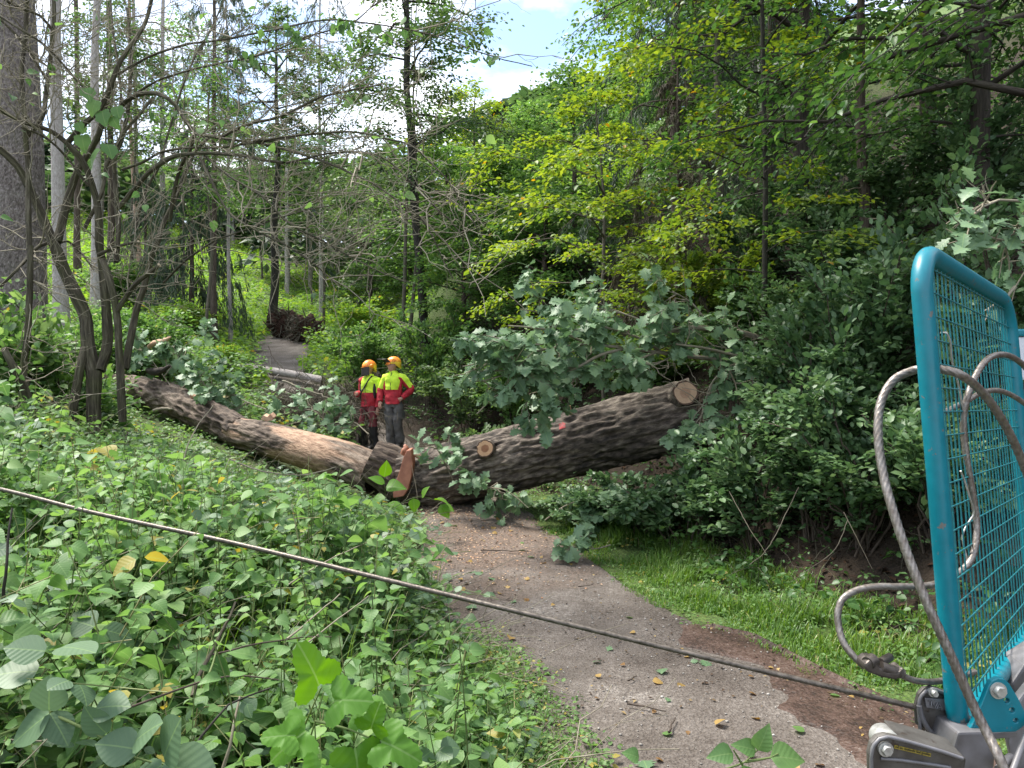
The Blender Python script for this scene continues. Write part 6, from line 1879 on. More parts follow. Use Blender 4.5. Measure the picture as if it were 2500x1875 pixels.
# the white and teal panel of the tractor at the far right edge
tO = P(2540, 1100, 3.3)
pnl = thing('tractor', np.array([tO[0], tO[1], 0.]), 'white tractor panel with a teal top band at the right picture edge', 'tractor')
o_ = np.array([tO[0], tO[1], 0.])
mb = MB()
prism(mb, [P(2481, 822, 3.3), P(2640, 822, 3.3), P(2640, 928, 3.3), P(2487, 928, 3.3)], Vector((.8, .9, 0)), bevel=.01)
mb.build('side_panel', M['panelwhite'], pnl, o_)
mb = MB()
prism(mb, [P(2480, 803, 3.29), P(2640, 803, 3.29), P(2640, 821, 3.29), P(2480.5, 821, 3.29)], Vector((.8, .9, 0)), bevel=.008)
mb.build('roof_band', M['teal'], pnl, o_)
mb = MB()
prism(mb, [P(2492, 930, 3.34), P(2640, 930, 3.34), P(2640, 1500, 3.34), P(2500, 1500, 3.34)], Vector((.8, .8, 0)), bevel=.02)
mb.build('lower_body', M['rubber'], pnl, o_)
mb = MB()
for q in [[(2488, 880), (2495, 890), (2505, 884), (2520, 892)], [(2486, 898), (2496, 888), (2507, 895), (2520, 885)]]:
    c = catmull(np.array([P(x, y, 3.27) for x, y in q]), .01)
    tubes(mb, c, np.full(len(c), .004), 6)
mb.build('electric_cable', M['rubber'], pnl, o_)

# ---------------------------------------------------------------- wire ropes
mb = MB()
cable(mb, PP((-1300, 955, 4.9), (-700, 1050, 3.9), (-300, 1128, 3.25), (0, 1194, 2.95), (226, 1251, 2.8), (531, 1317, 2.63), (723, 1362, 2.53), (1023, 1435, 2.4), (1266, 1494, 2.3), (1582, 1571, 2.2), (1921, 1652, 2.1), (2238, 1727, 2.04), (2262, 1733, 2.04)), .0082, n=18, step=.006, pitch=.085, depth=.24)
tag(mb.build('winch_cable', M['ropedark'], None, P(1250, 1490, 2.3)), 'taut thin steel cable running from the winch pulley across path and herbs', 'cable')
mb = MB()
cable(mb, PP((2462, 1905, 1.78), (2440, 1850, 1.8), (2410, 1790, 1.84), (2382, 1735, 1.86), (2348, 1660, 1.87), (2305, 1565, 1.88), (2262, 1470, 1.9), (2215, 1352, 1.94), (2178, 1240, 1.98), (2155, 1150, 2.02), (2144, 1060, 2.05), (2150, 985, 2.08), (2180, 930, 2.1), (2225, 906, 2.1), (2265, 899, 2.08), (2310, 904, 2.05), (2350, 918, 2.04), (2395, 955, 2.08), (2440, 1015, 2.14), (2480, 1090, 2.2), (2520, 1190, 2.26)), .0118, n=36, step=.006, pitch=.13, depth=.22)
tag(mb.build('wire_rope_loop', M['rope'], None, P(2144, 1060, 2.05)), 'thick wire rope in a big loop slung round the left guard post', 'wire rope', 'choker ropes on the guard')
mb = MB()
cable(mb, PP((2112, 1628, 2.02), (2085, 1603, 2.03), (2060, 1570, 2.05), (2048, 1530, 2.07), (2046, 1495, 2.08), (2058, 1462, 2.09), (2092, 1441, 2.1), (2140, 1432, 2.1), (2200, 1432, 2.1), (2275, 1428, 2.11), (2330, 1405, 2.14), (2366, 1374, 2.16), (2382, 1330, 2.18), (2384, 1270, 2.2), (2374, 1200, 2.2), (2360, 1120, 2.2), (2352, 1030, 2.2), (2361, 973, 2.2), (2380, 922, 2.22), (2407, 881, 2.26), (2440, 866, 2.32), (2475, 874, 2.4), (2510, 905, 2.46), (2540, 960, 2.5)), .0095, n=32, step=.006, pitch=.1, depth=.22)
tag(mb.build('choker_rope', M['rope'], None, P(2046, 1495, 2.08)), 'wire rope curling left out of the guard to the dark choker hook', 'wire rope', 'choker ropes on the guard')
mb = MB()
cable(mb, PP((2202, 1648, 1.99), (2222, 1658, 2.0), (2250, 1664, 2.02), (2285, 1664, 2.06), (2330, 1655, 2.1), (2380, 1640, 2.14)), .0085, n=28, step=.006, pitch=.08, depth=.22)
tag(mb.build('choker_rope', M['rope'], None, P(2250, 1664, 2.02)), 'short wire rope end between choker hook and left guard post', 'wire rope', 'choker ropes on the guard')
mb = MB()
cable(mb, PP((2300, 1010, 2.16), (2350, 985, 2.22), (2400, 958, 2.3), (2447, 956, 2.4), (2500, 984, 2.46), (2550, 1030, 2.5)), .0085, n=28, step=.006, pitch=.08, depth=.22)
tag(mb.build('choker_rope', M['rope'], None, P(2447, 956, 2.4)), 'thinner wire rope passing through the mesh below the upper right loop', 'wire rope', 'choker ropes on the guard')
for q, lab in [([(2296, 812, 2.12), (2310, 812, 2.12), (2320, 835, 2.13), (2324, 880, 2.15), (2340, 940, 2.18), (2352, 1010, 2.2), (2362, 1090, 2.2), (2358, 1160, 2.2)], 'thin bare wire dangling inside the upper mesh'),
               ([(2345, 1150, 2.14), (2352, 1165, 2.15), (2366, 1210, 2.16), (2378, 1250, 2.18), (2365, 1275, 2.18), (2350, 1310, 2.17), (2362, 1370, 2.17)], 'thin bent wire tangled inside the lower mesh')]:
    mb = MB()
    c = catmull(PP(*q), .01)
    tubes(mb, c, np.full(len(c), .0026), 7, cap=True)
    tag(mb.build('wire', M['bolt'], None, c[0]), lab, 'wire')
# the choker slider hook: a cradle with a round lug on top
hO = P(2158, 1632, 2.0)
hk = thing('choker_hook', hO, 'dark forged choker hook hanging in the rope left of the guard', 'hook')
mb = MB()
prism(mb, [P(2112, 1622, 1.975), P(2124, 1612, 1.975), P(2140, 1612, 1.975), P(2150, 1630, 1.975), P(2168, 1640, 1.975), P(2192, 1641, 1.975), P(2206, 1632, 1.975), P(2202, 1652, 1.975), P(2188, 1661, 1.975), P(2150, 1654, 1.975), P(2120, 1642, 1.975), P(2110, 1632, 1.975)], Vector((0, .05, .004)), bevel=.006)
mb.build('cradle', M['hook'], hk, hO)
mb = MB()
e = P(2126, 1620, 1.985)
tubes(mb, np.array([e + np.array([-.008, .0, .0]), e + np.array([.012, .012, .004])]), np.array([.017, .019]), 20, cap=True)
tubes(mb, np.array([P(2150, 1630, 1.99), P(2175, 1637, 1.99), P(2205, 1645, 1.99)]), np.array([.016, .015, .013]), 18, cap=True)
tubes(mb, np.array([P(2150, 1618, 2.02), P(2164, 1609, 2.04), P(2172, 1604, 2.06)]), np.array([.012, .012, .011]), 16, cap=True)
mb.build('lugs', M['hook'], hk, hO)
mb = MB()
tubes(mb, np.array([P(2196, 1632, 1.985), P(2201, 1646, 1.985), P(2203, 1654, 1.985)]), np.array([.008, .009, .007]), 10, cap=True)
mb.build('collar', M['castgrey'], hk, hO)

# ---------------------------------------------------------------- ground cover
def plants(mb, ms, x, y, h, nl, ls, T, tint0, kind='nettle', mat=0, stem_mat=1, lean=.25, seed=0, zoff=0., spread=1.0, stem_r=.003):
    """many herbs at once: bent stems with opposite leaf pairs (nettle) or three-fold leaves (bramble)"""
    r = np.random.default_rng(seed)
    K = len(x)
    z = gz(x, y) + zoff
    ln = r.normal(size=(K, 2)) * lean
    m = 5
    u = np.linspace(0, 1, m)
    st = np.zeros((K, m, 3))
    st[..., 0] = x[:, None] + ln[:, :1] * h[:, None] * u[None] ** 1.6
    st[..., 1] = y[:, None] + ln[:, 1:] * h[:, None] * u[None] ** 1.6
    st[..., 2] = z[:, None] - .03 + h[:, None] * (u[None] * 1.1 - .1 * u[None] ** 3 * (1 + 3 * np.abs(ln).sum(1))[:, None])
    if ms is not None: tubes(ms, st, stem_r * np.linspace(1, .5, m)[None] + 0 * st[..., 0], 4, mat=0, tint=r.random(K))
    n = nl
    t = np.tile((np.arange(n) + .5) / n * .85 + .15, (K, 1)) + r.uniform(-.04, .04, (K, n))
    f = np.clip(t, 0, .999) * (m - 1)
    i = f.astype(int)
    w = (f - i)[..., None]
    kk = np.arange(K)[:, None]
    p = st[kk, i] * (1 - w) + st[kk, i + 1] * w
    az0 = r.uniform(0, 6.28, K)[:, None] + (np.arange(n) % 2)[None] * 1.57 + r.uniform(-.4, .4, (K, n))
    tk = np.clip(tint0 + r.normal(size=K) * .16, 0, 1)[:, None] + r.normal(size=(K, n)) * .12
    sz = ls * np.exp(r.normal(size=K) * .24)[:, None] * (h / h.mean())[:, None] ** .4 * r.uniform(.6, 1.25, (K, n)) * (1.15 - .5 * t)
    heads = 2 if kind == 'nettle' else 3
    for q in range(heads):
        az = az0 + (q * np.pi if kind == 'nettle' else (q - 1) * 1.15)
        d = np.stack([np.cos(az) * spread, np.sin(az) * spread, r.uniform(-.65, .5, az.shape)], -1)
        up = np.stack([r.normal(size=az.shape) * .5, r.normal(size=az.shape) * .5, np.ones(az.shape)], -1)
        pp = p + d * .18 * ls if kind == 'nettle' else p + np.stack([np.cos(az0), np.sin(az0), 0.3 + 0 * az0], -1) * .08 + d * .02
        leaves(mb, T, pp.reshape(-1, 3), d.reshape(-1, 3), up.reshape(-1, 3), sz.ravel(), np.clip(tk + r.normal(size=tk.shape) * .05, 0, 1).ravel(), r.uniform(.85, 1.35, sz.size), mat=mat)

M['stemgreen'] = leaf_mat('herb_stem', [(0, (.07, .11, .03)), (.6, (.14, .19, .06)), (1, (.3, .27, .14))], .1, .6, .3)
def scatter(n, x0, x1, y0, y1, cond, seed):
    r = np.random.default_rng(seed)
    x, y = r.uniform(x0, x1, n), r.uniform(y0, y1, n)
    k = cond(x, y)
    return x[k], y[k]
lf = lambda m_: (lambda x, y: (vnoise(x * 2.1, y * 2.1, 13.) > .2) & (x < left_edge(y) + m_ + (fbm(x * 2, y * 2, 4.4) - .5) * .5) & (np.abs(x) < y * .78 + .6))

r_ = np.random.default_rng(17)
mb, ms = MB(), MB()
CAPX = [0, 90, 160, 260, 350, 480, 600, 800, 960, 1010, 1100, 1500]
CAPY = [700, 800, 930, 1030, 1060, 1075, 1120, 1180, 1230, 1265, 1290, 1290]
def sight(x, y, h, keep=.35):
    """herbs grow lower where they stand in front of the lying trunk or the path"""
    px = CX + F * x / y
    top = np.where(y < 13.2, np.interp(px, CAPX, CAPY), np.where((px > 850) & (px < 1060), 1092, 0))
    top = top - 14 + 40 * vnoise(x * 2.5, y * 2.5, 6.)
    room = CAMZ - (top - CY) / F * y - gz(x, y)
    return np.minimum(h, np.clip(room, .17, 9))
# nearest carpet
x, y = scatter(2900, -3.8, .5, 1.35, 4.8, lf(-.2), 1)
g = fbm(x * 1.1, y * 1.1, 8)
hh = np.clip(-.2 + 1.25 * g + r_.uniform(-.18, .26, len(x)), .08, .95) * np.clip((left_edge(y) - x) / .9 + .1, .2, 1)
sp_ = vnoise(x * 1.7, y * 1.7, 3) + r_.normal(size=len(x)) * .18
k = sp_ < .55
plants(mb, ms, x[k], y[k], hh[k], 6, .075, OVATE, .5, 'nettle', 0, seed=2)
k2 = (sp_ >= .55) & (sp_ < .7)
plants(mb, ms, x[k2], y[k2], hh[k2] * 1.05, 3, .062, ROUND, .4, 'bramble', 1, seed=3, lean=.5)
k3 = sp_ >= .7
plants(mb, ms, x[k3], y[k3], hh[k3] * 1.15, 5, .085, OVATE, .62, 'nettle', 0, seed=33)
x, y = scatter(2600, -3.4, .5, 1.4, 5, lf(-.08), 61)     # small chickweed-like filling
plants(mb, ms, x, y, np.clip(.1 + .35 * fbm(x * 2, y * 2, 1), .1, .4), 5, .03, L4, .65, 'nettle', 2, seed=62, lean=.6, stem_r=.0015)
# taller single nettles and willowherbs standing above the carpet
x, y = scatter(420, -4.6, -.1, 2.0, 7.5, lf(-.45), 71)
plants(mb, ms, x, y, sight(x, y, r_.uniform(.6, 1.15, len(x))), 9, .07, OVATE, .55, 'nettle', 0, seed=72, lean=.16, stem_r=.0035)
x, y = scatter(260, -5.5, -.1, 1.8, 7.5, lf(-.4), 73)
plants(mb, ms, x, y, sight(x, y, r_.uniform(.5, 1.0, len(x))), 12, .045, L4, .6, 'nettle', 2, seed=74, lean=.3, stem_r=.0025)
# middle carpet
x, y = scatter(5200, -8.5, .2, 4.6, 10.8, lf(-.1), 4)
g = fbm(x * .9, y * .9, 8)
hh = sight(x, y, np.clip(-.12 + 1.05 * g + r_.uniform(-.15, .22, len(x)), .12, .9) * np.clip((left_edge(y) - x) / .9 + .2, .25, 1))
sp_ = vnoise(x * 1.1, y * 1.1, 3) + r_.normal(size=len(x)) * .2
k = sp_ < .5
plants(mb, ms, x[k], y[k], hh[k], 5, .085, L4, .6, 'nettle', 2, seed=5)
k2 = (sp_ >= .5) & (sp_ < .75)
plants(mb, ms, x[k2], y[k2], hh[k2] * 1.1, 4, .085, L4, .5, 'bramble', 1, seed=6, lean=.5)
k3 = sp_ >= .75
plants(mb, ms, x[k3], y[k3], hh[k3] * 1.1, 4, .13, OVATE, .6, 'nettle', 0, seed=35)
x, y = scatter(4200, -16, -1.2, 10.6, 22, lf(.15), 7)
g = fbm(x * .8, y * .8, 8)
hh = sight(x, y, np.clip(-.05 + 1.1 * g + r_.uniform(-.15, .3, len(x)), .15, 1.1))
plants(mb, ms, x, y, hh, 5, .12, L4, .6, 'nettle', 2, seed=8)
# bigger-leaved herbs around the foot of the bare tree and the massive trunk
x, y = scatter(420, -8.5, -4.2, 6.5, 11.5, lambda x, y: x > -y * .8, 63)
plants(mb, ms, x, y, sight(x, y, r_.uniform(.4, 1.0, len(x))), 5, .17, OVATE, .6, 'nettle', 0, seed=64, lean=.35)
# straw coloured dead stalks standing and leaning in the carpet
n_ = 950
x, y = scatter(2600, -7, .2, 1.6, 10, lf(-.1), 65)
x, y = x[:n_], y[:n_]
d_ = np.stack([r_.normal(.35, .6, len(x)), r_.normal(0, .5, len(x)), r_.uniform(.15, .9, len(x))], -1)
d_ = unit(d_) * r_.uniform(.25, .9, len(x))[:, None]
z_ = gz(x, y) + .1
u_ = np.linspace(0, 1, 6)
st_ = np.stack([x, y, z_], -1)[:, None] + d_[:, None] * u_[None, :, None]
st_[..., 2] -= .12 * u_[None] ** 2
st_ += r_.normal(size=st_.shape) * .012
tubes(ms, st_, r_.uniform(.0014, .0036, len(x))[:, None] * np.linspace(1, .6, 6)[None], 5, mat=1)
tag(mb.build('undergrowth', [M['herb'], M['bramble'], M['herbfar']]), 'dense carpet of nettles, brambles and herbs on the left bank', 'undergrowth', kind='stuff')
tag(ms.build('undergrowth_stems', [M['stemgreen'], M['twig']]), 'green and straw coloured herb stems within the left undergrowth', 'undergrowth', kind='stuff')

mb, ms = MB(), MB()
# valley meadow, both sides of the far path
x, y = scatter(23000, -42, 4, 18, 62, lambda x, y: ((x < left_edge(y) + .1) | (x > right_edge(y) - .1) | (y > 27.2)) & (np.abs(x) < y * .75) & (x > -y * .72), 9)
hh = np.clip(.1 + .75 * fbm(x * .6, y * .6, 2) + r_.uniform(-.2, .2, len(x)), .15, 1.0)
plants(mb, None, x, y, hh, 4, .15, L4, .5, 'nettle', 0, seed=10)
tag(mb.build('meadow', [M['meadow']]), 'sunlit tall herbs covering the valley slopes beside the far path', 'meadow', kind='stuff')

mb, ms = MB(), MB()
# right bank: sparse herbs, ivy-like cover in the shade, brighter at the verge
x, y = scatter(6500, -4, 14, 4.0, 19, lambda x, y: (x > right_edge(y) + .75) & (x < y * .8), 11)
near = np.clip(1.35 - (x - right_edge(y)) * .35, .25, 1)
hh = np.clip(.12 + .45 * fbm(x, y, 5) + r_.uniform(-.08, .12, len(x)), .1, .6)
keep = r_.random(len(x)) < np.where(y < 9, .35 + .4 * near, .95)
x, y, hh = x[keep], y[keep], hh[keep]
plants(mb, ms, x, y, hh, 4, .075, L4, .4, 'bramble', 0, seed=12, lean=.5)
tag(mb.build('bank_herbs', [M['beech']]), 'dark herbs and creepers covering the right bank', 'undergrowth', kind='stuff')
tag(ms.build('bank_stems', [M['thinbark']]), 'thin grey stems between the herbs of the right bank', 'undergrowth', kind='stuff')
mb, ms = MB(), MB()
x, y = scatter(5200, -2, 4.2, 3.6, 11.5, lambda x, y: (x > right_edge(y) - .22 + .4 * fbm(x * 2, y * 2, 1)) & (x < right_edge(y) + 1.35), 13)
hh = np.clip(.03 + .22 * fbm(x * 1.5, y * 1.5, 5) * np.clip((x - right_edge(y)) / .7, .3, 1.3), .03, .32)
plants(mb, ms, x, y, hh, 3, .04, L4, .6, 'bramble', 0, seed=14, lean=.5, stem_r=.002)
x, y = scatter(1500, -.2, .9, 2.2, 6, lambda x, y: (x < left_edge(y) + .16) & (x > left_edge(y) - .4), 15)
plants(mb, ms, x, y, np.clip(.03 + .12 * fbm(x * 3, y * 3, 5), .03, .15), 3, .035, L4, .65, 'bramble', 0, seed=16, lean=.5, stem_r=.002)
tag(mb.build('verge_herbs', [M['herbfar'], M['stemgreen']]), 'low clover and small herbs along the path edges', 'verge herbs', kind='stuff')
tag(ms.build('verge_stems', [M['stemgreen']]), 'fine stems of the small herbs along the path edges', 'verge herbs', kind='stuff')

# grass on the right verge
def grass(x, y, h, seed, w=.0045):
    r = np.random.default_rng(seed)
    K = len(x)
    z = np.where(x < right_edge(y) + .1, np.maximum(gz(x, y), path_z(y) + .0), gz(x, y)) - .01
    a = r.uniform(0, 6.28, K)
    b = r.uniform(.15, .9, K)
    d = np.stack([np.cos(a), np.sin(a)], -1)
    sd = np.stack([-d[:, 1], d[:, 0], 0 * a], -1)
    V = np.zeros((K, 7, 3))
    for q, (t, ww) in enumerate([(0, 1), (.4, .9), (.75, .55), (1, 0)]):
        c = np.stack([x + d[:, 0] * b * h * t ** 2, y + d[:, 1] * b * h * t ** 2, z + h * (t - .28 * b * t ** 2.5)], -1)
        if q < 3:
            V[:, q * 2] = c - sd * w * ww
            V[:, q * 2 + 1] = c + sd * w * ww
        else:
            V[:, 6] = c
    base = (np.arange(K) * 7)[:, None, None]
    q = np.array([[0, 1, 3, 2], [2, 3, 5, 4]])
    mb = MB()
    tn = np.repeat(np.clip(.25 + .55 * fbm(x * 2.1, y * 2.1, 9) + r.normal(0, .2, K), 0, 1), 7)
    mb.add(V, (q[None] + base).reshape(-1, 4), tint=tn, tc=V)
    mb.add(V, (np.array([[4, 5, 6]])[None] + base).reshape(-1, 3), tint=tn, tc=V)
    return mb
x, y = scatter(70000, 0, 4.4, 3.4, 9.5, lambda x, y: (x > right_edge(y) - .22 + .3 * fbm(x * 3, y * 3, 1)) & (x < right_edge(y) + 1.35 + .3 * fbm(x, y, 3)) & (fbm(x * 2.2, y * 2.2, 6) > .44 + .05 * (y > 7) - .12 * (y < 5.3)), 21)
hgt_ = np.clip(.0 + .3 * fbm(x * 1.4, y * 1.4, 12) * np.clip((x - right_edge(y)) / .5, .35, 1.2) * r_.uniform(.5, 1.3, len(x)), .03, .34)
tag(grass(x, y, hgt_, 22).build('grass', [M['grass']]), 'fresh green grass on the verge right of the path', 'grass', kind='stuff')
x, y = scatter(9000, -.4, .9, 2.1, 5.2, lambda x, y: (x < left_edge(y) + .16) & (x > left_edge(y) - .4), 23)
tag(grass(x, y, np.clip(r_.normal(.07, .03, len(x)), .03, .16), 24, .003).build('edge_grass', [M['grass']]), 'short grass fringe at the left path edge', 'grass', kind='stuff')

# long grass blades and sedges among the herbs of the left bank
x, y = scatter(15000, -6, .3, 1.5, 9, lambda x, y: lf(-.1)(x, y) & (vnoise(x * 1.4, y * 1.4, 21.) > .52), 25)
gb = grass(x, y, sight(x, y, np.clip(r_.normal(.34, .12, len(x)), .1, .65)) + .03, 26, .0035)
tag(gb.build('long_grass', [M['grass']]), 'long loose grass blades between the herbs of the left bank', 'grass', kind='stuff')
# leaf litter of the dark bank and small debris on the path
x, y = scatter(16000, -3, 8, 3.4, 12, lambda x, y: (x > right_edge(y) + .9) & (x < y * .8), 31)
K = len(x)
mb = MB()
a = r_.uniform(0, 6.28, K)
leaves(mb, L2, np.stack([x, y, gz(x, y) + .012], -1), np.stack([np.cos(a), np.sin(a), r_.normal(size=K) * .25], -1), np.stack([r_.normal(size=K) * .35, r_.normal(size=K) * .35, np.ones(K)], -1), r_.uniform(.04, .09, K), r_.random(K))
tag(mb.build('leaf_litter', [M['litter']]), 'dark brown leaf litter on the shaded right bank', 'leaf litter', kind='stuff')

def on_path(n, seed, y0=3.2, y1=10.5, m=.1):
    return scatter(n, -2.5, 2.6, y0, y1, lambda x, y: (x > left_edge(y) + m) & (x < right_edge(y) - m), seed)
x, y = on_path(6500, 33)
K = len(x)
M['pebble'] = paint_mat('path_pebbles', (.38, .36, .33), .85, 0, .3, 9, 0, (.12, .105, .09), None, 'tc')
bm = bmesh.new(); bmesh.ops.create_icosphere(bm, subdivisions=1, radius=1)
iv = np.array([q.co[:] for q in bm.verts]); jf = np.array([[q.index for q in g.verts] for g in bm.faces]); bm.free()
s = .003 + .008 * r_.random(K) ** 6
z = path_z(y) + .04 + (fbm(x * 1.2, y * 1.2, 7, 3) - .5) * .05
V = np.stack([x, y, z], -1)[:, None] + iv[None] * s[:, None, None] * np.stack([r_.uniform(.7, 1.3, K), r_.uniform(.7, 1.3, K), r_.uniform(.5, .9, K)], -1)[:, None]
mb = MB()
mb.add(V, (jf[None] + (np.arange(K) * len(iv))[:, None, None]).reshape(-1, 3), tc=np.repeat(np.stack([x, y, z], -1) * 40, len(iv), axis=0))
tag(mb.build('gravel', [M['pebble']]), 'small loose stones scattered over the path', 'gravel', kind='stuff')
# sawdust and chips where the oak was cut
mb = MB()
x = np.concatenate([r_.normal(-.35, .5, 1000), r_.normal(-1.0, .45, 1100)]); y = np.concatenate([r_.normal(8.3, .8, 1000), r_.normal(9.9, .35, 1100)])
k = (x > left_edge(y) - .1) & (x < right_edge(y))
x, y = x[k], y[k]; K = len(x)
a = r_.uniform(0, 6.28, K)
z = path_z(y) + .043 + (fbm(x * 1.2, y * 1.2, 7, 3) - .5) * .05
leaves(mb, L2, np.stack([x, y, z], -1), np.stack([np.cos(a), np.sin(a), 0 * a], -1), np.stack([r_.normal(size=K) * .3, r_.normal(size=K) * .3, np.ones(K)], -1), r_.uniform(.008, .03, K), r_.random(K), 1.3)
M['chips'] = leaf_mat('wood_chips', [(0, (.3, .16, .09)), (.5, (.5, .32, .2)), (1, (.66, .5, .34))], 0.05, .8, .2)
tag(mb.build('sawdust', [M['chips']]), 'pinkish sawdust and wood chips on the path before the fallen oak', 'sawdust', kind='stuff')

# small dark and tan crumbs of bark, needles and leaf on path and mud
mb = MB()
x, y = on_path(9000, 35, 3.0, 10.5, -.05)
dm = fbm(x * 1.1, y * 1.1, 3.7) + .35 * np.clip((x - mud_l(y)) * 2, 0, 1) * (y < 6) + .25 * np.exp(-((y - 8.6) / .5) ** 2) * (x > left_edge(y) + .5)
k = (dm > .43) & (r_.random(len(x)) < .85)
x, y = x[k], y[k]; K = len(x)
a = r_.uniform(0, 6.28, K)
z = path_z(y) + .046 + (fbm(x * 1.2, y * 1.2, 7, 3) - .5) * .05
leaves(mb, L2, np.stack([x, y, z], -1), np.stack([np.cos(a), np.sin(a), 0 * a], -1), np.stack([r_.normal(size=K) * .3, r_.normal(size=K) * .3, np.ones(K)], -1), .008 + .03 * r_.random(K) ** 3, r_.random(K), r_.uniform(.4, 1.4, K))
M['crumb'] = leaf_mat('path_crumbs', [(0, (.02, .014, .01)), (.6, (.07, .045, .03)), (.85, (.14, .1, .05)), (1, (.3, .22, .1))], .05, .8, .2)
tag(mb.build('debris', [M['crumb']]), 'brown crumbs of bark and leaf strewn over path and mud', 'debris', kind='stuff')

# single fallen leaves on the path: yellow ones and torn green oak leaves
def path_top(x, y): return float(path_z(y) + .036 + (fbm(x * 1.2, y * 1.2, 7, 3) - .5) * .05)
protos = []
for k, (T_, m_, s_) in enumerate([(OVATE, 'dryleaf', .065), (OVATE, 'dryleaf', .055), (OAK, 'oak', .1), (OVATE, 'herbfar', .07)]):
    mb = MB()
    leaves(mb, T_, np.zeros((1, 3)), np.array([[1, 0, .08]]), np.array([[.1, .15, 1.]]), s_, [.75, .3, .35, .6][k], 1.3)
    ob = mb.build('fallen_leaf', M[m_])
    protos.append(ob.data)
    bpy.data.objects.remove(ob)
labs = ['pale yellow fallen leaf lying flat on the gravel path', 'rusty brown fallen leaf lying on the gravel path', 'torn green oak leaf lying on the gravel path', 'small green leaf lying on the gravel path']
x, y = on_path(260, 41, 3.3, 9.5, .12)
for q, (a, b) in enumerate(zip(x[:140], y[:140])):
    w = [0, 1, 0, 2, 0, 3][q % 6]
    ob = bpy.data.objects.new('fallen_leaf', protos[w])
    ob.location = (a, b, path_top(a, b) + .012)
    ob.rotation_euler = (r_.normal() * .2, r_.normal() * .2, r_.uniform(0, 6.28))
    s = r_.uniform(.45, 1.1)
    ob.scale = (s, s, s)
    COL.objects.link(ob)
    tag(ob, labs[w], 'leaf', ['yellow leaves on the path', 'brown leaves on the path', 'oak leaves on the path', 'green leaves on the path'][w])
for (px, py, L, a, lab) in [(1160, 1400, .12, .1, 'thin dark twig on the path under the taut cable'), (1230, 1345, .5, -.15, 'long bent twig with debris on the path before the fallen oak'), (1185, 1515, .11, .6, 'short dark twig on the left half of the path'), (1430, 1428, .16, .4, 'curled twig near the right path edge'), (1580, 1730, .22, -.5, 'thin twig on the path near the bottom'), (1640, 1770, .18, 1.2, 'second thin twig lower on the path, close to the mud'), (1300, 1265, .45, .1, 'grey stick lying at the foot of the fallen oak'), (2180, 1770, .14, .3, 'pale bark strip on the mud before the winch'), (1545, 1655, .1, .9, 'tiny forked twig in the middle of the path')]:
    d = CAMZ * F / (py - CY) * .97
    c0 = P(px, py, d)
    c0[2] = path_top(c0[0], c0[1]) + .012
    u = np.linspace(-.5, .5, 7)
    q = c0 + np.stack([u * L * math.cos(a), u * L * math.sin(a), .01 + 0 * u], -1) + r_.normal(size=(7, 3)) * np.array([.03, .03, .004]) * L
    mb = MB()
    tubes(mb, q, (.004 + .006 * L) * np.linspace(1, .5, 7), 6, cap=True)
    tag(mb.build('twig', M['palebark'] if 'pale' in lab else M['brownbark'], None, c0), lab, 'twig')
t = thing('bark_strip', P(1145, 1262, 10.0), 'flat strip of reddish bark lying before the fallen oak', 'bark strip')
mb = MB()
prism(mb, [P(1128, 1252, 9.9), P(1190, 1255, 9.9), P(1188, 1268, 9.85), P(1130, 1266, 9.85)], Vector((0, .12, .03)), bevel=.01)
mb.build('bark', M['redslab'], t, P(1145, 1262, 10.0))

# ---------------------------------------------------------------- single plants that stand out in the foreground
def sprig(name, label, cat, stems, lv, T, mat, sizes, group=None, sm='stemgreen', sr=.004):
    o = P(*stems[0][0])
    t = thing(name, o, label, cat, group)
    mb = MB()
    for s in stems:
        c = catmull(PP(*s), .03)
        tubes(mb, c, np.linspace(sr, sr * .5, len(c)), 6, cap=True)
    mb.build('stem', M[sm], t, o)
    mb = MB()
    for (px, py, d, dx, dz, s, ti) in lv:
        leaves(mb, T, P(px, py, d)[None], np.array([[dx, -.25, dz]]), np.array([[r_.normal() * .45, -.55 + r_.normal() * .3, .8]]), s, ti, r_.uniform(.95, 1.2))
    mb.build('foliage', M[mat], t, o)
    return t
sprig('maple_seedling', 'bright yellow-green seedling with big lobed leaves at the bottom edge', 'plant', [[(720, 2000, 1.9), (745, 1850, 1.9), (770, 1760, 1.9), (790, 1690, 1.9)], [(770, 1760, 1.9), (850, 1780, 1.88), (900, 1800, 1.86)]],
      [(792, 1702, 1.9, -.3, .95, .15, .6), (790, 1712, 1.88, .95, .15, .12, .35), (772, 1765, 1.88, -.75, -.5, .13, .5), (905, 1798, 1.85, .9, -.25, .13, .45), (862, 1792, 1.84, .2, -.95, .14, .25), (745, 1795, 1.86, -.9, .1, .1, .55), (900, 1798, 1.86, .25, .8, .09, .4), (842, 1750, 1.92, .85, .45, .11, .5), (800, 1840, 1.8, -.4, -.8, .12, .3)], LOBED, 'bright', None)
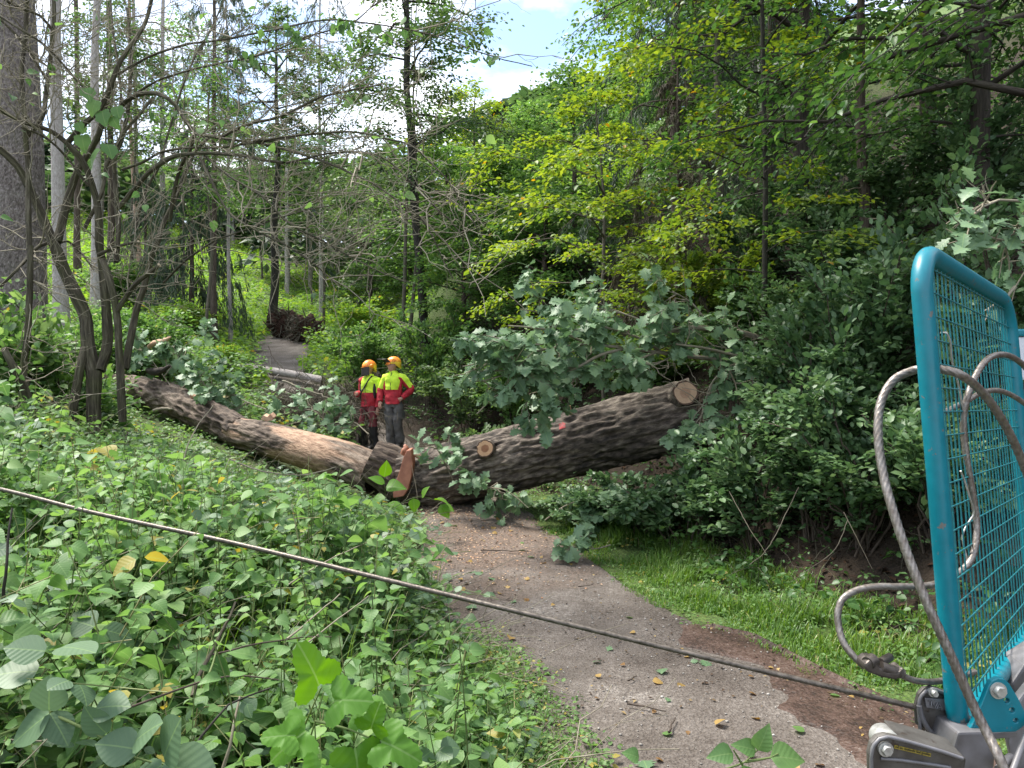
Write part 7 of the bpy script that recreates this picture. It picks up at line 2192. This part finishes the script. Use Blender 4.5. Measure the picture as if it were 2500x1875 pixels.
sprig('bramble_sprig', 'dull blue-green bramble with round leaflets in the lower left corner', 'plant', [[(-40, 1810, 1.85), (60, 1770, 1.82), (120, 1740, 1.8), (180, 1700, 1.8)], [(120, 1740, 1.8), (250, 1800, 1.78), (330, 1850, 1.78), (420, 1870, 1.78)]],
      [(120, 1742, 1.79, -.7, -.5, .1, .5), (122, 1742, 1.79, .6, -.55, .085, .4), (120, 1735, 1.79, .1, .9, .085, .6), (90, 1640, 1.85, -.9, .15, .1, .6), (150, 1580, 1.85, .9, .1, .1, .65), (110, 1590, 1.86, -.8, .2, .09, .5), (330, 1810, 1.77, .5, .5, .095, .6), (335, 1830, 1.77, -.7, .3, .09, .45), (400, 1850, 1.75, .3, .7, .12, .5), (400, 1865, 1.75, .9, -.1, .13, .55), (395, 1868, 1.75, -.7, -.4, .12, .4), (260, 1790, 1.78, -.5, .6, .08, .55), (235, 1730, 1.8, .8, .3, .085, .45)], ROUND, 'bramble', None)
sprig('bramble_sprig', 'small leafy sprig with curled leaves at the bottom centre of the path', 'plant', [[(1600, 1990, 2.1), (1720, 1900, 2.1), (1820, 1860, 2.1), (1850, 1830, 2.1)], [(1820, 1860, 2.1), (1880, 1850, 2.1), (1900, 1840, 2.1)], [(1820, 1880, 2.1), (1790, 1830, 2.1)]],
      [(1850, 1832, 2.1, .25, .75, .075, .6), (1845, 1832, 2.1, -.7, .35, .07, .5), (1880, 1848, 2.1, .95, .15, .09, .65), (1790, 1840, 2.1, -.8, .1, .07, .35), (1560, 1850, 2.15, -.6, .4, .05, .5), (1815, 1868, 2.08, .2, -.8, .05, .7)], OVATE, 'herb', None)
sprig('nettle_plant', 'tall nettle with fresh pointed leaves beside the split slab', 'plant', [[(950, 1330, 8.6), (945, 1260, 8.6), (940, 1200, 8.6), (938, 1160, 8.6)], [(945, 1250, 8.6), (1010, 1215, 8.5), (1060, 1220, 8.5), (1080, 1235, 8.5)]],
      [(938, 1165, 8.6, .2, .9, .2, .7), (940, 1180, 8.6, -.7, .4, .2, .8), (942, 1190, 8.6, .8, .2, .22, .75), (943, 1215, 8.6, -.9, -.2, .22, .6), (944, 1230, 8.6, .9, -.2, .24, .8), (1030, 1215, 8.5, .3, .7, .16, .85), (1060, 1220, 8.5, .8, .1, .18, .8), (1075, 1232, 8.5, .5, -.7, .18, .7), (1010, 1216, 8.5, .1, -.9, .16, .6), (1080, 1235, 8.5, .9, -.3, .15, .8)], OVATE, 'bright', None)
canes = [
    ([(470, 1700, 2.3), (500, 1620, 2.4), (545, 1540, 2.5), (575, 1470, 2.6)], .0075, 'shrubbark', 'stout green-brown cane leaning right in the lower left herbs'),
    ([(505, 1660, 2.3), (530, 1590, 2.4), (550, 1545, 2.45)], .004, 'stemgreen', 'pale stalk close beside the stout leaning cane'),
    ([(545, 1875, 2.0), (560, 1820, 2.0), (575, 1760, 2.05), (586, 1700, 2.1)], .005, 'twig', 'straight straw coloured stalk at the bottom left'),
    ([(700, 1560, 2.6), (760, 1510, 2.8), (830, 1450, 3.0)], .004, 'twig', 'straw coloured cane slanting up under the taut cable'),
    ([(715, 1600, 2.5), (800, 1530, 2.7), (900, 1455, 2.9)], .0035, 'twig', 'long straw coloured cane slanting towards the path'),
    ([(510, 1600, 2.5), (640, 1570, 2.6), (740, 1556, 2.7), (810, 1555, 2.8)], .0035, 'brownbark', 'brown runner lying flat over the herbs below the cable'),
    ([(280, 1740, 2.0), (420, 1690, 2.1), (550, 1650, 2.2), (680, 1660, 2.3)], .0035, 'brownbark', 'thin brown runner crossing the lower left herbs'),
    ([(8, 1480, 2.4), (14, 1400, 2.4), (20, 1320, 2.45), (30, 1240, 2.5)], .0055, 'blackbark', 'dark upright stalk at the left picture edge'),
    ([(455, 1875, 1.9), (490, 1800, 1.95), (560, 1720, 2.05), (660, 1680, 2.15)], .004, 'blackbark', 'dark bowed cane rising from the bottom left'),
    ([(405, 1300, 6.4), (420, 1240, 6.4), (440, 1160, 6.4), (470, 1060, 6.6), (520, 990, 6.8)], .007, 'twig', 'long pale stalk standing before the scraped trunk'),
    ([(560, 1120, 7.5), (640, 1150, 7.3), (740, 1160, 7.2), (820, 1140, 7.2)], .008, 'twig', 'pale bowed stem lying along the scraped trunk'),
    ([(700, 1430, 3.6), (760, 1390, 3.8), (860, 1340, 4.2), (960, 1300, 4.6)], .004, 'twig', 'pale stalk slanting up behind the taut cable'),
    ([(1780, 1200, 7.2), (1830, 1290, 6.6), (1870, 1350, 6.3)], .004, 'thinbark', 'bare grey twig hanging from the shaded shrubs to the verge'),
    ([(1950, 1190, 6.6), (1880, 1330, 6.2), (1830, 1380, 6.0)], .0045, 'thinbark', 'pale bare twig hanging steeply before the dark bank'),
    ([(2070, 1270, 5.8), (2040, 1340, 5.7), (1990, 1380, 5.6), (1930, 1420, 5.6)], .0035, 'thinbark', 'pale forked twig hanging left of the cable loop'),
    ([(2060, 1250, 6.0), (2100, 1330, 5.8), (2130, 1390, 5.7)], .0035, 'thinbark', 'thin twig hanging inside the cable loop'),
    ([(1890, 1010, 8.4), (1930, 990, 8.3), (1950, 950, 8.3), (1958, 930, 8.3)], .03, 'shrubbark', 'crooked dark branch curling up in front of the dark logs'),
    ([(2060, 1010, 7.8), (2075, 960, 7.8), (2080, 925, 7.8), (2110, 922, 7.8)], .008, 'thinbark', 'thin bent bare twig in the shade left of the cable loop'),
    ([(690, 930, 14.5), (770, 960, 14.3), (840, 985, 14.2)], .02, 'twig', 'bowed pale stick over the brushwood heap'),
    ([(655, 845, 19.2), (668, 875, 19.0), (690, 900, 18.8)], .012, 'brownbark', 'thin stick leaning over the far path'),
]
for pts, rr, mt_, lab in canes:
    c = catmull(PP(*pts), .05)
    c[1:-1] += rng.normal(size=c[1:-1].shape) * rr * .35
    mb = MB()
    tubes(mb, c, np.linspace(rr, rr * .55, len(c)), 7, cap=True)
    tag(mb.build('twig' if rr < .012 else 'branch', M[mt_], None, c[0]), lab, 'twig' if rr < .012 else 'branch')
# torn brown bark at the foot of the bare tree
o_ = P(300, 1150, 7.4)
t = thing('bark_strip', o_, 'torn brown bark strips hanging at the foot of the bare tree', 'bark strip')
mb = MB()
for k in range(9):
    a = P(300 + r_.normal() * 14, 1060 + r_.uniform(-10, 60), 7.4 + r_.normal() * .08)
    b = P(255 + r_.normal() * 35, 1190 + r_.uniform(-20, 40), 7.2 + r_.normal() * .1)
    c = catmull(np.array([a, (a + b) / 2 + r_.normal(size=3) * .06, b]), .05)
    tubes(mb, c, r_.uniform(.008, .028) * np.linspace(.6, 1, len(c)), 6, cap=True)
mb.build('bark', M['brownbark'], t, o_)
